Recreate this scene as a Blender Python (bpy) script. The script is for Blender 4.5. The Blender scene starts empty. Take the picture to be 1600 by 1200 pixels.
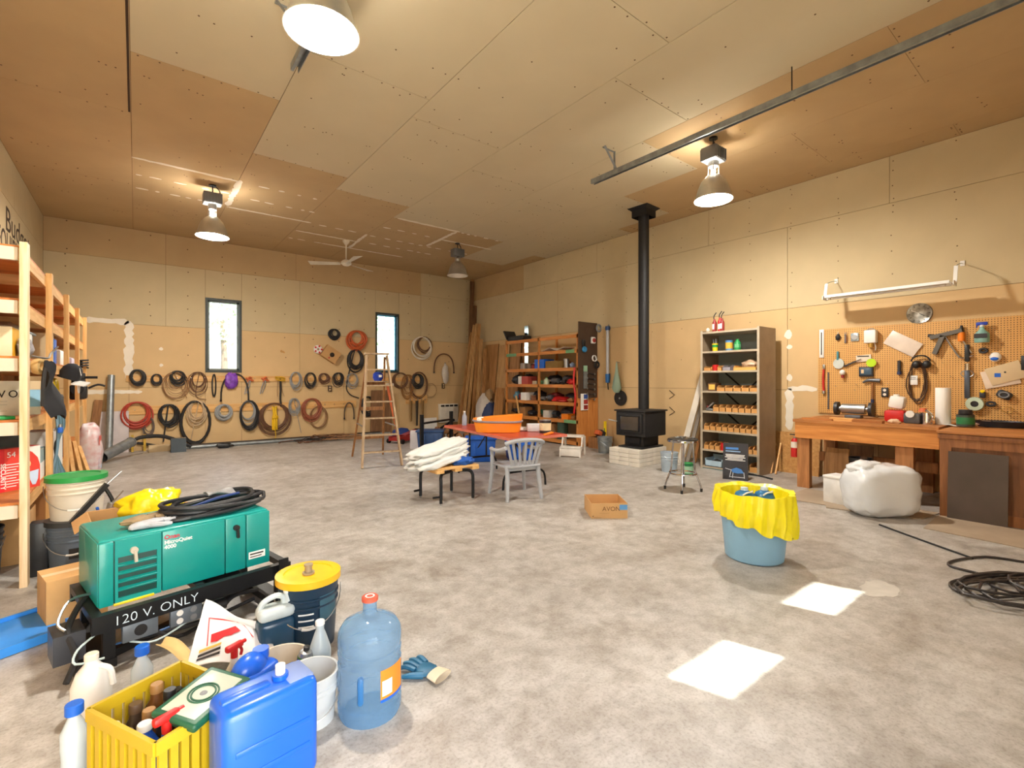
import bpy, bmesh, math, random
from mathutils import Vector, Matrix, Euler, noise
# ---------------------------------------------------------------- camera, world, sun, exposure
SC = bpy.context.scene
COL = SC.collection
FP, VPX, HOR, CAMH = 750.0, 212.0, 594.5, 1.36
TH = math.atan((800 - VPX) / FP); SN, CS = math.sin(TH), math.cos(TH)
XL, XR, YB, YR, ZC = -1.285, 7.70, 11.75, -0.55, 4.27
cam = bpy.data.cameras.new('camera'); cam_o = bpy.data.objects.new('camera', cam); COL.objects.link(cam_o)
cam.sensor_width = 36; cam.lens = 36 * FP / 1600; cam.shift_y = -(600 - HOR) / 1600; cam.clip_start = 0.02
cam_o.location = (0, 0, CAMH); cam_o.rotation_euler = (math.pi / 2, 0, -TH)
SC.camera = cam_o
SC.view_settings.view_transform = 'Standard'; SC.view_settings.look = 'None'
SC.view_settings.gamma = 1.0; SC.view_settings.use_curve_mapping = False
SC.view_settings.exposure = 0.7
W = bpy.data.worlds.new('world'); SC.world = W; W.use_nodes = True
_n = W.node_tree.nodes; _n.clear()
_o = _n.new('ShaderNodeOutputWorld'); _b = _n.new('ShaderNodeBackground'); _s = _n.new('ShaderNodeTexSky')
_s.sky_type = 'NISHITA'; _s.sun_disc = False; _s.sun_elevation = math.radians(46); _s.sun_rotation = math.radians(160)
_s.air_density = 1.3; _s.dust_density = 3.0; _b.inputs[1].default_value = .9
W.node_tree.links.new(_s.outputs[0], _b.inputs[0]); W.node_tree.links.new(_b.outputs[0], _o.inputs[0])
sun = bpy.data.lights.new('sun', 'SUN'); sun.energy = 15.0; sun.angle = math.radians(0.7); sun.color = (1, .95, .86)
sun_o = bpy.data.objects.new('sun', sun); COL.objects.link(sun_o); sun_o.location = (2, -4, 8)
sun_o.rotation_euler = Vector((-.085, .27, -.30)).to_track_quat('-Z', 'Y').to_euler()
LAMP_W = 215.0
LAMP_COL = (1.0, .95, .88)

# ---------------------------------------------------------------- photograph pixel -> place
def ray(px, py):
    u = (px - 800) / FP
    return Vector((SN + u * CS, CS - u * SN, -(py - HOR) / FP))
CAMP = Vector((0, 0, CAMH))
def onz(px, py, Z=0.0):
    d = ray(px, py); return CAMP + d * ((Z - CAMH) / d.z)
def onx(px, py, X=XR):
    d = ray(px, py); return CAMP + d * (X / d.x)
def ony(px, py, Y=YB):
    d = ray(px, py); return CAMP + d * (Y / d.y)
def at(px, py, dep): return CAMP + ray(px, py) * dep
def V(*a): return Vector(a)

# ---------------------------------------------------------------- materials
def lin(c): 
    c = c / 255.0
    return c / 12.92 if c <= .04045 else ((c + .055) / 1.055) ** 2.4
def rgb(c): return (lin(c[0]), lin(c[1]), lin(c[2]), 1.0)
MATS = {}
def mat(name, col, rough=.6, metal=0.0, var=.12, scale=6.0, bump=0.0, stretch=None, trans=0.0, emit=0.0, coat=0.0, col2=None, detail=4):
    """procedural material: noise-driven colour variation and optional bump"""
    if name in MATS: return MATS[name]
    m = bpy.data.materials.new(name); m.use_nodes = True; nt = m.node_tree; N = nt.nodes; L = nt.links
    p = N['Principled BSDF']; p.inputs['Roughness'].default_value = rough; p.inputs['Metallic'].default_value = metal
    c = rgb(col)
    tc = N.new('ShaderNodeTexCoord'); mp = N.new('ShaderNodeMapping'); L.new(tc.outputs['Object'], mp.inputs[0])
    mp.inputs['Scale'].default_value = stretch if stretch else (1, 1, 1)
    nz = N.new('ShaderNodeTexNoise'); nz.inputs['Scale'].default_value = scale; nz.inputs['Detail'].default_value = detail
    L.new(mp.outputs[0], nz.inputs['Vector'])
    rp = N.new('ShaderNodeValToRGB'); rp.color_ramp.elements[0].position = .3; rp.color_ramp.elements[1].position = .7
    c2 = rgb(col2) if col2 else tuple(min(1, k * (1 + var)) for k in c[:3]) + (1,)
    rp.color_ramp.elements[0].color = tuple(k * (1 - var) for k in c[:3]) + (1,) if not col2 else c
    rp.color_ramp.elements[1].color = c2
    L.new(nz.outputs['Fac'], rp.inputs[0]); L.new(rp.outputs[0], p.inputs['Base Color'])
    if bump:
        b = N.new('ShaderNodeBump'); b.inputs['Strength'].default_value = bump; b.inputs['Distance'].default_value = .02
        L.new(nz.outputs['Fac'], b.inputs['Height']); L.new(b.outputs[0], p.inputs['Normal'])
    if trans:
        p.inputs['Transmission Weight'].default_value = trans; p.inputs['IOR'].default_value = 1.25
    if coat: p.inputs['Coat Weight'].default_value = coat
    if emit:
        p.inputs['Emission Color'].default_value = c; p.inputs['Emission Strength'].default_value = emit
    MATS[name] = m; return m
def glassy(name, col, clear=.75, rough=.08):
    if name in MATS: return MATS[name]
    m = bpy.data.materials.new(name); m.use_nodes = True; nt = m.node_tree; N = nt.nodes; L = nt.links
    p = N['Principled BSDF']; p.inputs['Base Color'].default_value = rgb(col); p.inputs['Roughness'].default_value = rough
    t = N.new('ShaderNodeBsdfTransparent'); t.inputs[0].default_value = tuple(.5 + .5 * k for k in rgb(col)[:3]) + (1,)
    lw = N.new('ShaderNodeLayerWeight'); lw.inputs[0].default_value = .5
    pw = N.new('ShaderNodeMath'); pw.operation = 'POWER'; pw.inputs[1].default_value = 3.0; L.new(lw.outputs['Facing'], pw.inputs[0])
    ma = N.new('ShaderNodeMath'); ma.operation = 'MULTIPLY_ADD'; ma.inputs[1].default_value = .7 * clear; ma.inputs[2].default_value = 1 - clear
    ma.use_clamp = True; L.new(pw.outputs[0], ma.inputs[0])
    mx = N.new('ShaderNodeMixShader'); L.new(ma.outputs[0], mx.inputs[0]); L.new(t.outputs[0], mx.inputs[1]); L.new(p.outputs[0], mx.inputs[2])
    L.new(mx.outputs[0], N['Material Output'].inputs[0]); MATS[name] = m; return m
def woodmat(name, c1, c2, axis=1, rough=.6, scale=3.0):
    if name in MATS: return MATS[name]
    m = bpy.data.materials.new(name); m.use_nodes = True; nt = m.node_tree; N = nt.nodes; L = nt.links
    p = N['Principled BSDF']; p.inputs['Roughness'].default_value = rough
    tc = N.new('ShaderNodeTexCoord'); mp = N.new('ShaderNodeMapping'); L.new(tc.outputs['Object'], mp.inputs[0])
    s = [9, 9, 9]; s[axis] = .8; mp.inputs['Scale'].default_value = s
    nz = N.new('ShaderNodeTexNoise'); nz.inputs['Scale'].default_value = scale; nz.inputs['Detail'].default_value = 6; nz.inputs['Distortion'].default_value = .6
    L.new(mp.outputs[0], nz.inputs['Vector'])
    rp = N.new('ShaderNodeValToRGB'); e = rp.color_ramp.elements; e[0].position = .32; e[1].position = .68; e[0].color = rgb(c1); e[1].color = rgb(c2)
    L.new(nz.outputs['Fac'], rp.inputs[0]); L.new(rp.outputs[0], p.inputs['Base Color'])
    b = N.new('ShaderNodeBump'); b.inputs['Strength'].default_value = .15; b.inputs['Distance'].default_value = .01
    L.new(nz.outputs['Fac'], b.inputs['Height']); L.new(b.outputs[0], p.inputs['Normal'])
    MATS[name] = m; return m

def concrete():
    m = bpy.data.materials.new('concrete_floor'); m.use_nodes = True; nt = m.node_tree; N = nt.nodes; L = nt.links
    p = N['Principled BSDF']
    tc = N.new('ShaderNodeTexCoord')
    def nz(s, d, dist=0.0):
        n = N.new('ShaderNodeTexNoise'); n.inputs['Scale'].default_value = s; n.inputs['Detail'].default_value = d; n.inputs['Distortion'].default_value = dist; n.inputs['Roughness'].default_value = .66
        L.new(tc.outputs['Object'], n.inputs['Vector']); return n.outputs['Fac']
    def ramp(f, a, b, ca, cb):
        r = N.new('ShaderNodeValToRGB'); r.color_ramp.elements[0].position = a; r.color_ramp.elements[1].position = b
        r.color_ramp.elements[0].color = rgb(ca); r.color_ramp.elements[1].color = rgb(cb); L.new(f, r.inputs[0]); return r.outputs[0]
    def mix(kind, fac, a, b):
        x = N.new('ShaderNodeMixRGB'); x.blend_type = kind; x.inputs[0].default_value = fac; L.new(a, x.inputs[1]); L.new(b, x.inputs[2]); return x.outputs[0]
    base = ramp(nz(.55, 8, .2), .35, .65, (180, 176, 170), (200, 196, 190))
    blotch = ramp(nz(3.4, 14, .3), .34, .60, (196, 188, 178), (255, 255, 255))
    c = mix('MULTIPLY', .65, base, blotch)
    stain = ramp(nz(1.0, 14, .5), .55, .70, (255, 255, 255), (178, 160, 140))
    c = mix('MULTIPLY', .55, c, stain)
    pale = ramp(nz(1.9, 12, .4), .56, .70, (0, 0, 0), (70, 68, 64))
    c = mix('ADD', .5, c, pale)
    speck = ramp(nz(75, 4), .30, .52, (170, 158, 144), (255, 255, 255))
    c = mix('MULTIPLY', .45, c, speck)
    grime = ramp(nz(11, 12, .2), .38, .58, (180, 171, 160), (255, 255, 255))
    c = mix('MULTIPLY', .38, c, grime)
    L.new(c, p.inputs['Base Color'])
    r = N.new('ShaderNodeMapRange'); r.inputs[3].default_value = .28; r.inputs[4].default_value = .6; L.new(nz(2.1, 6, .8), r.inputs[0]); L.new(r.outputs[0], p.inputs['Roughness'])
    b = N.new('ShaderNodeBump'); b.inputs['Strength'].default_value = .12; b.inputs['Distance'].default_value = .01; L.new(nz(14, 8), b.inputs['Height']); L.new(b.outputs[0], p.inputs['Normal'])
    return m
def pegmat():
    m = bpy.data.materials.new('pegboard_holes'); m.use_nodes = True; nt = m.node_tree; N = nt.nodes; L = nt.links
    p = N['Principled BSDF']; p.inputs['Roughness'].default_value = .55
    tc = N.new('ShaderNodeTexCoord'); sx = N.new('ShaderNodeSeparateXYZ'); L.new(tc.outputs['Object'], sx.inputs[0])
    def M(op, a, b=None):
        x = N.new('ShaderNodeMath'); x.operation = op
        if isinstance(a, float): x.inputs[0].default_value = a
        else: L.new(a, x.inputs[0])
        if b is not None:
            if isinstance(b, float): x.inputs[1].default_value = b
            else: L.new(b, x.inputs[1])
        return x.outputs[0]
    def cell(o): return M('SUBTRACT', M('FRACT', M('MULTIPLY', o, 1 / .0254)), .5)
    u, v = cell(sx.outputs['Y']), cell(sx.outputs['Z'])
    d = M('ADD', M('MULTIPLY', u, u), M('MULTIPLY', v, v))
    hole = M('LESS_THAN', d, .045)
    nz = N.new('ShaderNodeTexNoise'); nz.inputs['Scale'].default_value = 2.5; nz.inputs['Detail'].default_value = 6; L.new(tc.outputs['Object'], nz.inputs['Vector'])
    rp = N.new('ShaderNodeValToRGB'); rp.color_ramp.elements[0].color = rgb((204, 150, 80)); rp.color_ramp.elements[1].color = rgb((224, 174, 102)); L.new(nz.outputs['Fac'], rp.inputs[0])
    mx = N.new('ShaderNodeMixRGB'); L.new(hole, mx.inputs[0]); L.new(rp.outputs[0], mx.inputs[1]); mx.inputs[2].default_value = rgb((84, 52, 22)); L.new(mx.outputs[0], p.inputs['Base Color'])
    return m

# ---------------------------------------------------------------- mesh builder
class B:
    def __init__(s): s.v = []; s.f = []
    def add(s, vs, fs, M=None):
        o = len(s.v)
        s.v += [tuple((M @ Vector(p)) if M is not None else p) for p in vs]
        s.f += [tuple(i + o for i in f) for f in fs]; return s
    def box(s, c, d, R=None):
        x, y, z = d[0] / 2, d[1] / 2, d[2] / 2
        M = Matrix.Translation(c)
        if R is not None: M = M @ (R if isinstance(R, Matrix) else Euler(R).to_matrix().to_4x4())
        return s.add([(-x, -y, -z), (x, -y, -z), (x, y, -z), (-x, y, -z), (-x, -y, z), (x, -y, z), (x, y, z), (-x, y, z)],
                     [(0, 3, 2, 1), (4, 5, 6, 7), (0, 1, 5, 4), (1, 2, 6, 5), (2, 3, 7, 6), (3, 0, 4, 7)], M)
    def b2(s, a, b): return s.box([(a[i] + b[i]) / 2 for i in range(3)], [abs(b[i] - a[i]) for i in range(3)])
    def rbox(s, c, d, r=.01, R=None, seg=2, taper=None):
        bm = bmesh.new(); bmesh.ops.create_cube(bm, size=1); bmesh.ops.scale(bm, vec=d, verts=bm.verts)
        if taper:
            for v in bm.verts:
                if v.co.z < 0: v.co.x *= taper; v.co.y *= taper
        bmesh.ops.bevel(bm, geom=bm.edges[:], offset=r, segments=seg, affect='EDGES', profile=.5)
        M = Matrix.Translation(c)
        if R is not None: M = M @ (R if isinstance(R, Matrix) else Euler(R).to_matrix().to_4x4())
        s.bm(bm, M); return s
    def bm(s, bm, M=None):
        bm.verts.index_update(); s.add([tuple(v.co) for v in bm.verts], [tuple(v.index for v in f.verts) for f in bm.faces], M); bm.free()
    def bar(s, p0, p1, w, h, up=(0, 0, 1)):
        p0, p1 = Vector(p0), Vector(p1); z = p1 - p0; L = z.length; z.normalize(); u = Vector(up)
        if abs(z.dot(u)) > .98: u = Vector((1, 0, 0))
        x = u.cross(z).normalized(); y = z.cross(x)
        return s.box((p0 + p1) / 2, (w, h, L), Matrix((x, y, z)).transposed().to_4x4())
    def cyl(s, p0, p1, r0, r1=None, n=14, cap=True):
        r1 = r0 if r1 is None else r1
        p0, p1 = Vector(p0), Vector(p1); z = (p1 - p0).normalized()
        u = Vector((0, 0, 1)) if abs(z.z) < .9 else Vector((1, 0, 0)); x = u.cross(z).normalized(); y = z.cross(x)
        vs = []
        for p, r in ((p0, r0), (p1, r1)):
            for i in range(n):
                a = 2 * math.pi * i / n; vs.append(tuple(p + x * (r * math.cos(a)) + y * (r * math.sin(a))))
        fs = [(i, (i + 1) % n, n + (i + 1) % n, n + i) for i in range(n)]
        if cap: fs += [tuple(range(n - 1, -1, -1)), tuple(range(n, 2 * n))]
        return s.add(vs, fs)
    def tube(s, pts, r, n=7, closed=False, cap=True, sm=True):
        P = [Vector(p) for p in pts]; m = len(P)
        rs = list(r) if isinstance(r, (list, tuple)) else [r] * m
        if sm and not closed and 3 <= m <= 10:      # round off short control polylines (Catmull-Rom)
            Q = []; R_ = []
            for i in range(m - 1):
                a, b, c, d = P[max(i - 1, 0)], P[i], P[i + 1], P[min(i + 2, m - 1)]
                for k in range(4):
                    u = k / 4; Q.append(.5 * ((2 * b) + (c - a) * u + (2 * a - 5 * b + 4 * c - d) * u * u + (3 * b - a - 3 * c + d) * u ** 3)); R_.append(rs[i] * (1 - u) + rs[i + 1] * u)
            P = Q + [P[-1]]; rs = R_ + [rs[-1]]; m = len(P)
        T = []
        for i in range(m):
            a = P[(i - 1) % m] if closed or i else P[0]; b = P[(i + 1) % m] if closed or i < m - 1 else P[-1]
            t = b - a; T.append(t.normalized() if t.length > 1e-9 else Vector((0, 0, 1)))
        u = Vector((0, 0, 1)) if abs(T[0].z) < .9 else Vector((1, 0, 0)); x = (u - T[0] * u.dot(T[0])).normalized(); vs = []
        for i in range(m):
            x = x - T[i] * x.dot(T[i])
            if x.length < 1e-6: x = T[i].orthogonal()
            x.normalize(); y = T[i].cross(x)
            for k in range(n):
                a = 2 * math.pi * k / n; vs.append(tuple(P[i] + x * (rs[i] * math.cos(a)) + y * (rs[i] * math.sin(a))))
        fs = []
        for i in range(m if closed else m - 1):
            j = (i + 1) % m
            for k in range(n): fs.append((i * n + k, i * n + (k + 1) % n, j * n + (k + 1) % n, j * n + k))
        if cap and not closed: fs += [tuple(range(n - 1, -1, -1)), tuple((m - 1) * n + k for k in range(n))]
        return s.add(vs, fs)
    def lathe(s, prof, n=24, M=None, sx=1.0, sy=1.0):
        vs = []; fs = []; m = len(prof)
        for (r, z) in prof:
            r = max(r, 1e-4)
            for k in range(n):
                a = 2 * math.pi * k / n; vs.append((r * sx * math.cos(a), r * sy * math.sin(a), z))
        for i in range(m - 1):
            for k in range(n): fs.append((i * n + k, i * n + (k + 1) % n, (i + 1) * n + (k + 1) % n, (i + 1) * n + k))
        return s.add(vs, fs, M)
    def prism(s, poly, z0, z1, M=None):
        n = len(poly); vs = [(p[0], p[1], z0) for p in poly] + [(p[0], p[1], z1) for p in poly]
        fs = [tuple(range(n - 1, -1, -1)), tuple(range(n, 2 * n))] + [(i, (i + 1) % n, n + (i + 1) % n, n + i) for i in range(n)]
        return s.add(vs, fs, M)
    def ball(s, c, r, nu=14, nv=9, R=None, jit=0.0, seed=0, p=1.0):
        if not isinstance(r, (tuple, list)): r = (r, r, r)
        M = Matrix.Translation(c)
        if R is not None: M = M @ Euler(R).to_matrix().to_4x4()
        pw = lambda t: math.copysign(abs(t) ** p, t)
        vs = []
        for i in range(nv + 1):
            t = math.pi * i / nv
            for k in range(nu):
                a = 2 * math.pi * k / nu
                q = Vector((pw(math.sin(t)) * pw(math.cos(a)), pw(math.sin(t)) * pw(math.sin(a)), pw(math.cos(t))))
                if jit: q *= 1 + jit * noise.noise(q * 2.2 + Vector((seed * 3.1, seed * 1.7, 0))) + .4 * jit * noise.noise(q * 6 + Vector((seed, 0, 0)))
                vs.append((q.x * r[0], q.y * r[1], q.z * r[2]))
        fs = []
        for i in range(nv):
            for k in range(nu): fs.append((i * nu + k, (i + 1) * nu + k, (i + 1) * nu + (k + 1) % nu, i * nu + (k + 1) % nu))
        return s.add(vs, fs, M)
    def grid(s, fn, nu, nv, th=0.0):
        pts = [[Vector(fn(i / nu, j / nv)) for j in range(nv + 1)] for i in range(nu + 1)]
        W_ = nv + 1; vs = [tuple(p) for r in pts for p in r]
        fs = [(i * W_ + j, (i + 1) * W_ + j, (i + 1) * W_ + j + 1, i * W_ + j + 1) for i in range(nu) for j in range(nv)]
        if th:
            n0 = len(vs); vs += [(p[0], p[1], p[2] - th) for p in vs]
            fs += [tuple(n0 + q for q in reversed(f)) for f in fs]
            bd = [(i * W_) for i in range(nu + 1)] + [nu * W_ + j for j in range(1, nv + 1)] + [i * W_ + nv for i in range(nu - 1, -1, -1)] + [j for j in range(nv - 1, 0, -1)]
            fs += [(bd[k], n0 + bd[k], n0 + bd[(k + 1) % len(bd)], bd[(k + 1) % len(bd)]) for k in range(len(bd))]
        return s.add(vs, fs)
    def mesh(s, name, m, smooth=True):
        me = bpy.data.meshes.new(name); me.from_pydata(s.v, [], s.f); me.update()
        bm = bmesh.new(); bm.from_mesh(me); bmesh.ops.remove_doubles(bm, verts=bm.verts, dist=1e-5)
        bmesh.ops.recalc_face_normals(bm, faces=bm.faces); bm.to_mesh(me); bm.free()
        if m: me.materials.append(m)
        if smooth:
            me.polygons.foreach_set('use_smooth', [True] * len(me.polygons)); me.set_sharp_from_angle(angle=math.radians(38 if smooth is True else smooth))
        me.update(); return me
    def obj(s, name, m, parent=None, loc=None, rot=None, smooth=True, label=None):
        o = bpy.data.objects.new(name, s.mesh(name, m, smooth)); COL.objects.link(o)
        if parent: o.parent = parent
        if loc is not None: o.location = loc
        if rot is not None: o.rotation_euler = rot
        if label: o['label'] = label
        return o
def tag(o, label, cat, group=None):
    o['label'] = label; o['category'] = cat
    if group: o['group'] = group
    return o
def thing(name, label, cat, loc=(0, 0, 0), rz=0.0, group=None, rot=None):
    o = bpy.data.objects.new(name, None); COL.objects.link(o); o.empty_display_size = .1
    o.location = loc; o.rotation_euler = rot if rot else (0, 0, rz)
    return tag(o, label, cat, group)
def struct(o): o['kind'] = 'structure'; return o
def linkmesh(name, me, parent, loc, rot=None, scale=None):
    o = bpy.data.objects.new(name, me); COL.objects.link(o); o.parent = parent; o.location = loc
    if rot: o.rotation_euler = rot
    if scale: o.scale = scale
    return o
def text(parent, s, size, M, m, name='lettering', ext=.0008, align='LEFT', bold=0.0):
    c = bpy.data.curves.new('t', 'FONT'); c.body = s; c.size = size; c.extrude = ext; c.align_x = align; c.offset = bold; c.resolution_u = 3
    o = bpy.data.objects.new('t', c); COL.objects.link(o)
    me = bpy.data.meshes.new_from_object(o.evaluated_get(bpy.context.evaluated_depsgraph_get())); bpy.data.objects.remove(o); bpy.data.curves.remove(c)
    me.materials.clear(); me.materials.append(m)
    r = bpy.data.objects.new(name, me); COL.objects.link(r)
    if parent: r.parent = parent
    r.matrix_local = M; return r
def frame(org, xdir, ydir):
    x = Vector(xdir).normalized(); z = x.cross(Vector(ydir)).normalized(); y = z.cross(x)
    M = Matrix((x, y, z)).transposed().to_4x4(); M.translation = Vector(org); return M
ORD = ['first', 'second', 'third', 'fourth', 'fifth', 'sixth', 'seventh', 'eighth', 'ninth', 'tenth', 'eleventh', 'twelfth']

# ---------------------------------------------------------------- shared materials
DRY_L = mat('drywall_pale', (200, 182, 144), .85, var=.04, scale=2.5)
DRY_T = mat('drywall_tan', (210, 178, 130), .85, var=.05, scale=2.0)
DRY_C = mat('ceiling_pale', (202, 188, 156), .9, var=.03, scale=1.5)
DRY_D = mat('ceiling_tan', (190, 162, 120), .9, var=.05, scale=1.8)
GAP = mat('joint_dark', (120, 88, 52), .9)
PLASTER = mat('plaster_white', (236, 226, 208), .9, var=.05)
PINE = woodmat('pine', (206, 152, 84), (232, 186, 122), 1)
PINEZ = woodmat('pine_upright', (206, 152, 84), (232, 186, 122), 2)
PINEX = woodmat('pine_across', (206, 152, 84), (232, 186, 122), 0)
PLYO = woodmat('plywood_orange', (176, 98, 40), (214, 136, 62), 0, scale=2)
OLDW = woodmat('old_wood', (120, 78, 40), (164, 112, 62), 2)
OLDY = woodmat('old_wood_lengthwise', (150, 92, 42), (190, 124, 62), 1)
BLACK = mat('black_plastic', (28, 28, 30), .45)
BLKST = mat('black_steel', (24, 25, 28), .4, metal=.3)
RUB = mat('black_rubber', (34, 32, 32), .7)
STEEL = mat('steel', (170, 172, 172), .35, metal=.9)
GALV = mat('galvanised', (150, 156, 158), .45, metal=.7, var=.2, scale=12)
CHROME = mat('chrome', (210, 210, 212), .12, metal=1.0)
CARD = mat('cardboard', (196, 152, 98), .85, var=.06)
CARDP = mat('cardboard_pale', (214, 190, 150), .85, var=.05)
WHITE = mat('white_plastic', (232, 230, 224), .4, var=.04)
PAPER = mat('white_paper', (238, 236, 230), .8, var=.03)
RED = mat('red_paint', (196, 30, 28), .4)
BLUE = mat('blue_plastic', (24, 96, 200), .4)
GREEN = mat('green_plastic', (28, 140, 70), .45)
YEL = mat('yellow_plastic', (240, 206, 20), .45)
ORANGE = mat('orange_plastic', (240, 130, 24), .5)
INK = mat('ink', (40, 36, 34), .8)
GREY = mat('grey_plastic', (128, 130, 132), .5)
BRASSY = mat('brown_cable', (120, 72, 44), .6)
# ================================================================ THE ROOM
fl = B().box(((XL + XR) / 2, (YB + YR) / 2, -.06), (XR - XL + .6, YB - YR + .6, .12)).obj('floor', concrete()); struct(fl)
def blot(px, py, r, seed):
    rr = random.Random(seed); c = onz(px, py); return B().prism([(c.x + r * (.75 + .35 * rr.random()) * math.cos(a), c.y + r * .6 * (.75 + .35 * rr.random()) * math.sin(a)) for a in [2 * math.pi * k / 22 for k in range(22)]], 0, .0012)
blot(1372, 920, .17, 5).obj('dried_cement_patch', mat('cement_pale', (194, 188, 179), .9, var=.08, scale=9), fl, smooth=False)
# --- ceiling: backing slab with plasterboard sheets hung under it
ceil = struct(B().box(((XL + XR) / 2, (YB + YR) / 2, ZC + .072), (XR - XL + .5, YB - YR + .5, .12)).obj('ceiling', GAP))
def sheet(parent, axis, a0, a1, b0, b1, m, g=.0025, th=.0125, name='panel'):
    """one plasterboard sheet; axis = normal of the surface ('c','b','l','r'), a/b = extents"""
    if axis == 'c': lo, hi = (a0 + g, b0 + g, ZC), (a1 - g, b1 - g, ZC + th)
    if axis == 'b': lo, hi = (a0 + g, YB, b0 + g), (a1 - g, YB + th, b1 - g)
    if axis == 'k': lo, hi = (a0 + g, YR - th, b0 + g), (a1 - g, YR, b1 - g)
    if axis == 'r': lo, hi = (XR, a0 + g, b0 + g), (XR + th, a1 - g, b1 - g)
    if axis == 'l': lo, hi = (XL - th, a0 + g, b0 + g), (XL, a1 - g, b1 - g)
    c = [(lo[i] + hi[i]) / 2 for i in range(3)]
    return B().box((0, 0, 0), [hi[i] - lo[i] for i in range(3)]).obj(name, m, parent, loc=c, smooth=False)
XS = [XL, -.04, 1.18, 2.40, 3.62, 4.86, 6.08, 7.30, XR]
CJ = [  # per strip: joints in Y and the sheet kinds between them (0 pale, 1 tan)
    ([1.9, 4.3, 6.65, 9.1], [1, 1, 1, 1, 1]),
    ([.6, 3.0, 5.42, 7.97, 10.3], [0, 0, 0, 1, 1, 1]),
    ([2.0, 4.45, 6.88, 9.27], [0, 0, 0, 1, 1]),
    ([0.0, 2.42, 4.85, 7.40, 9.9], [0, 0, 0, 0, 1, 1]),
    ([.6, 3.02, 5.55, 8.05, 10.5], [0, 0, 0, 0, 1, 1]),
    ([1.2, 3.62, 6.0, 8.05, 10.3], [1, 1, 0, 0, 1, 1]),
    ([0.0, 2.42, 4.88, 7.3, 9.7], [1, 1, 1, 0, 0, 1]),
    ([1.2, 3.6, 6.0, 8.5], [1, 1, 1, 0, 1])]
for i in range(8):
    js = [YR] + CJ[i][0] + [YB]
    for k in range(len(js) - 1):
        sheet(ceil, 'c', XS[i], XS[i + 1], js[k], js[k + 1], DRY_D if CJ[i][1][k] else DRY_C, .003 if i in (1, 2, 3, 4) else .0015)
B().box((-.055, 4.6, ZC - .001), (.018, 4.1, .002)).obj('crack', mat('crack_dark', (60, 40, 26), .9), ceil, label='dark open joint in the ceiling')
random.seed(3)
def smear(b, p0, p1, w, nrm, jit=.35, n=None, th=.003):
    """an irregular trowelled strip of plaster standing slightly proud of a surface"""
    p0, p1 = Vector(p0), Vector(p1); d = (p1 - p0); L = d.length; d.normalize(); nr = Vector(nrm); s = nr.cross(d)
    n = n or max(3, int(L / .06)); up = []; dn = []
    for i in range(n + 1):
        t = i / n; e = .35 if i in (0, n) else 1.0
        up.append(p0 + d * (L * t) + s * (w / 2 * e * (1 + random.uniform(-jit, jit)))); dn.append(p0 + d * (L * t) - s * (w / 2 * e * (1 + random.uniform(-jit, jit))))
    for i in range(n):
        q = [up[i], up[i + 1], dn[i + 1], dn[i]]
        b.add([tuple(x + nr * th) for x in q] + [tuple(x) for x in q], [(0, 1, 2, 3), (0, 4, 5, 1), (3, 2, 6, 7), (0, 3, 7, 4), (1, 5, 6, 2)])
    return b
DN = (0, 0, -1)
for a, b_, w in (((-.04, 7.97), (1.2, 7.99), .055), ((1.2, 7.93), (1.2, 9.2), .075), ((1.2, 9.27), (2.55, 9.26), .05), ((2.44, 9.91), (3.62, 9.92), .05),
                 ((3.62, 9.3), (3.68, 10.5), .06), ((3.1, 10.5), (4.95, 10.5), .05), ((3.70, 8.04), (5.0, 8.04), .06), ((4.94, 8.07), (4.95, 9.3), .07), ((4.95, 8.7), (6.22, 8.68), .05)):
    smear(B(), (*a, ZC), (*b_, ZC), w, DN).obj('plaster_strip', PLASTER, ceil, smooth=False)
dots = B()
for Y, x0, x1 in ((8.6, 0, 1.1), (8.0, 1.45, 2.45), (8.66, 1.45, 2.4), (9.2, 0, 1.1), (9.3, 2.7, 3.5), (8.68, 3.7, 4.8), (8.06, 5.05, 6.0), (9.35, 3.7, 6.0), (9.88, 3.9, 5.3), (10.5, 2.45, 3.1)):
    x = x0
    while x < x1:
        l = random.uniform(.05, .16); smear(dots, (x, Y, ZC), (x + l, Y + random.uniform(-.01, .01), ZC), .045, DN, n=3); x += l + random.uniform(.07, .2)
o = dots.obj('plaster_dabs', PLASTER, ceil, smooth=False); o['kind'] = 'stuff'
SCREW = mat('screw_dark', (92, 66, 40), .7)
def screws(parent, pts, nrm, r=.009):
    b = B(); n = Vector(nrm)
    for p in pts: b.cyl(Vector(p), Vector(p) + n * .002, r, r * .8, 6)
    o = b.obj('screw_heads', SCREW, parent, smooth=False); o['kind'] = 'stuff'
pts = []
for i in range(8):
    for Y in CJ[i][0]:
        for k in range(8):
            pts.append((XS[i] + .05 + (XS[i + 1] - XS[i] - .1) * k / 7 + random.uniform(-.03, .03), Y + random.choice((-.025, .03)), ZC))
    for k in range(60): pts.append((random.uniform(XS[i] + .05, XS[i + 1] - .05), random.choice([.3 + .61 * q for q in range(18)]) + random.uniform(-.02, .02), ZC))
screws(ceil, pts, DN)
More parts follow.
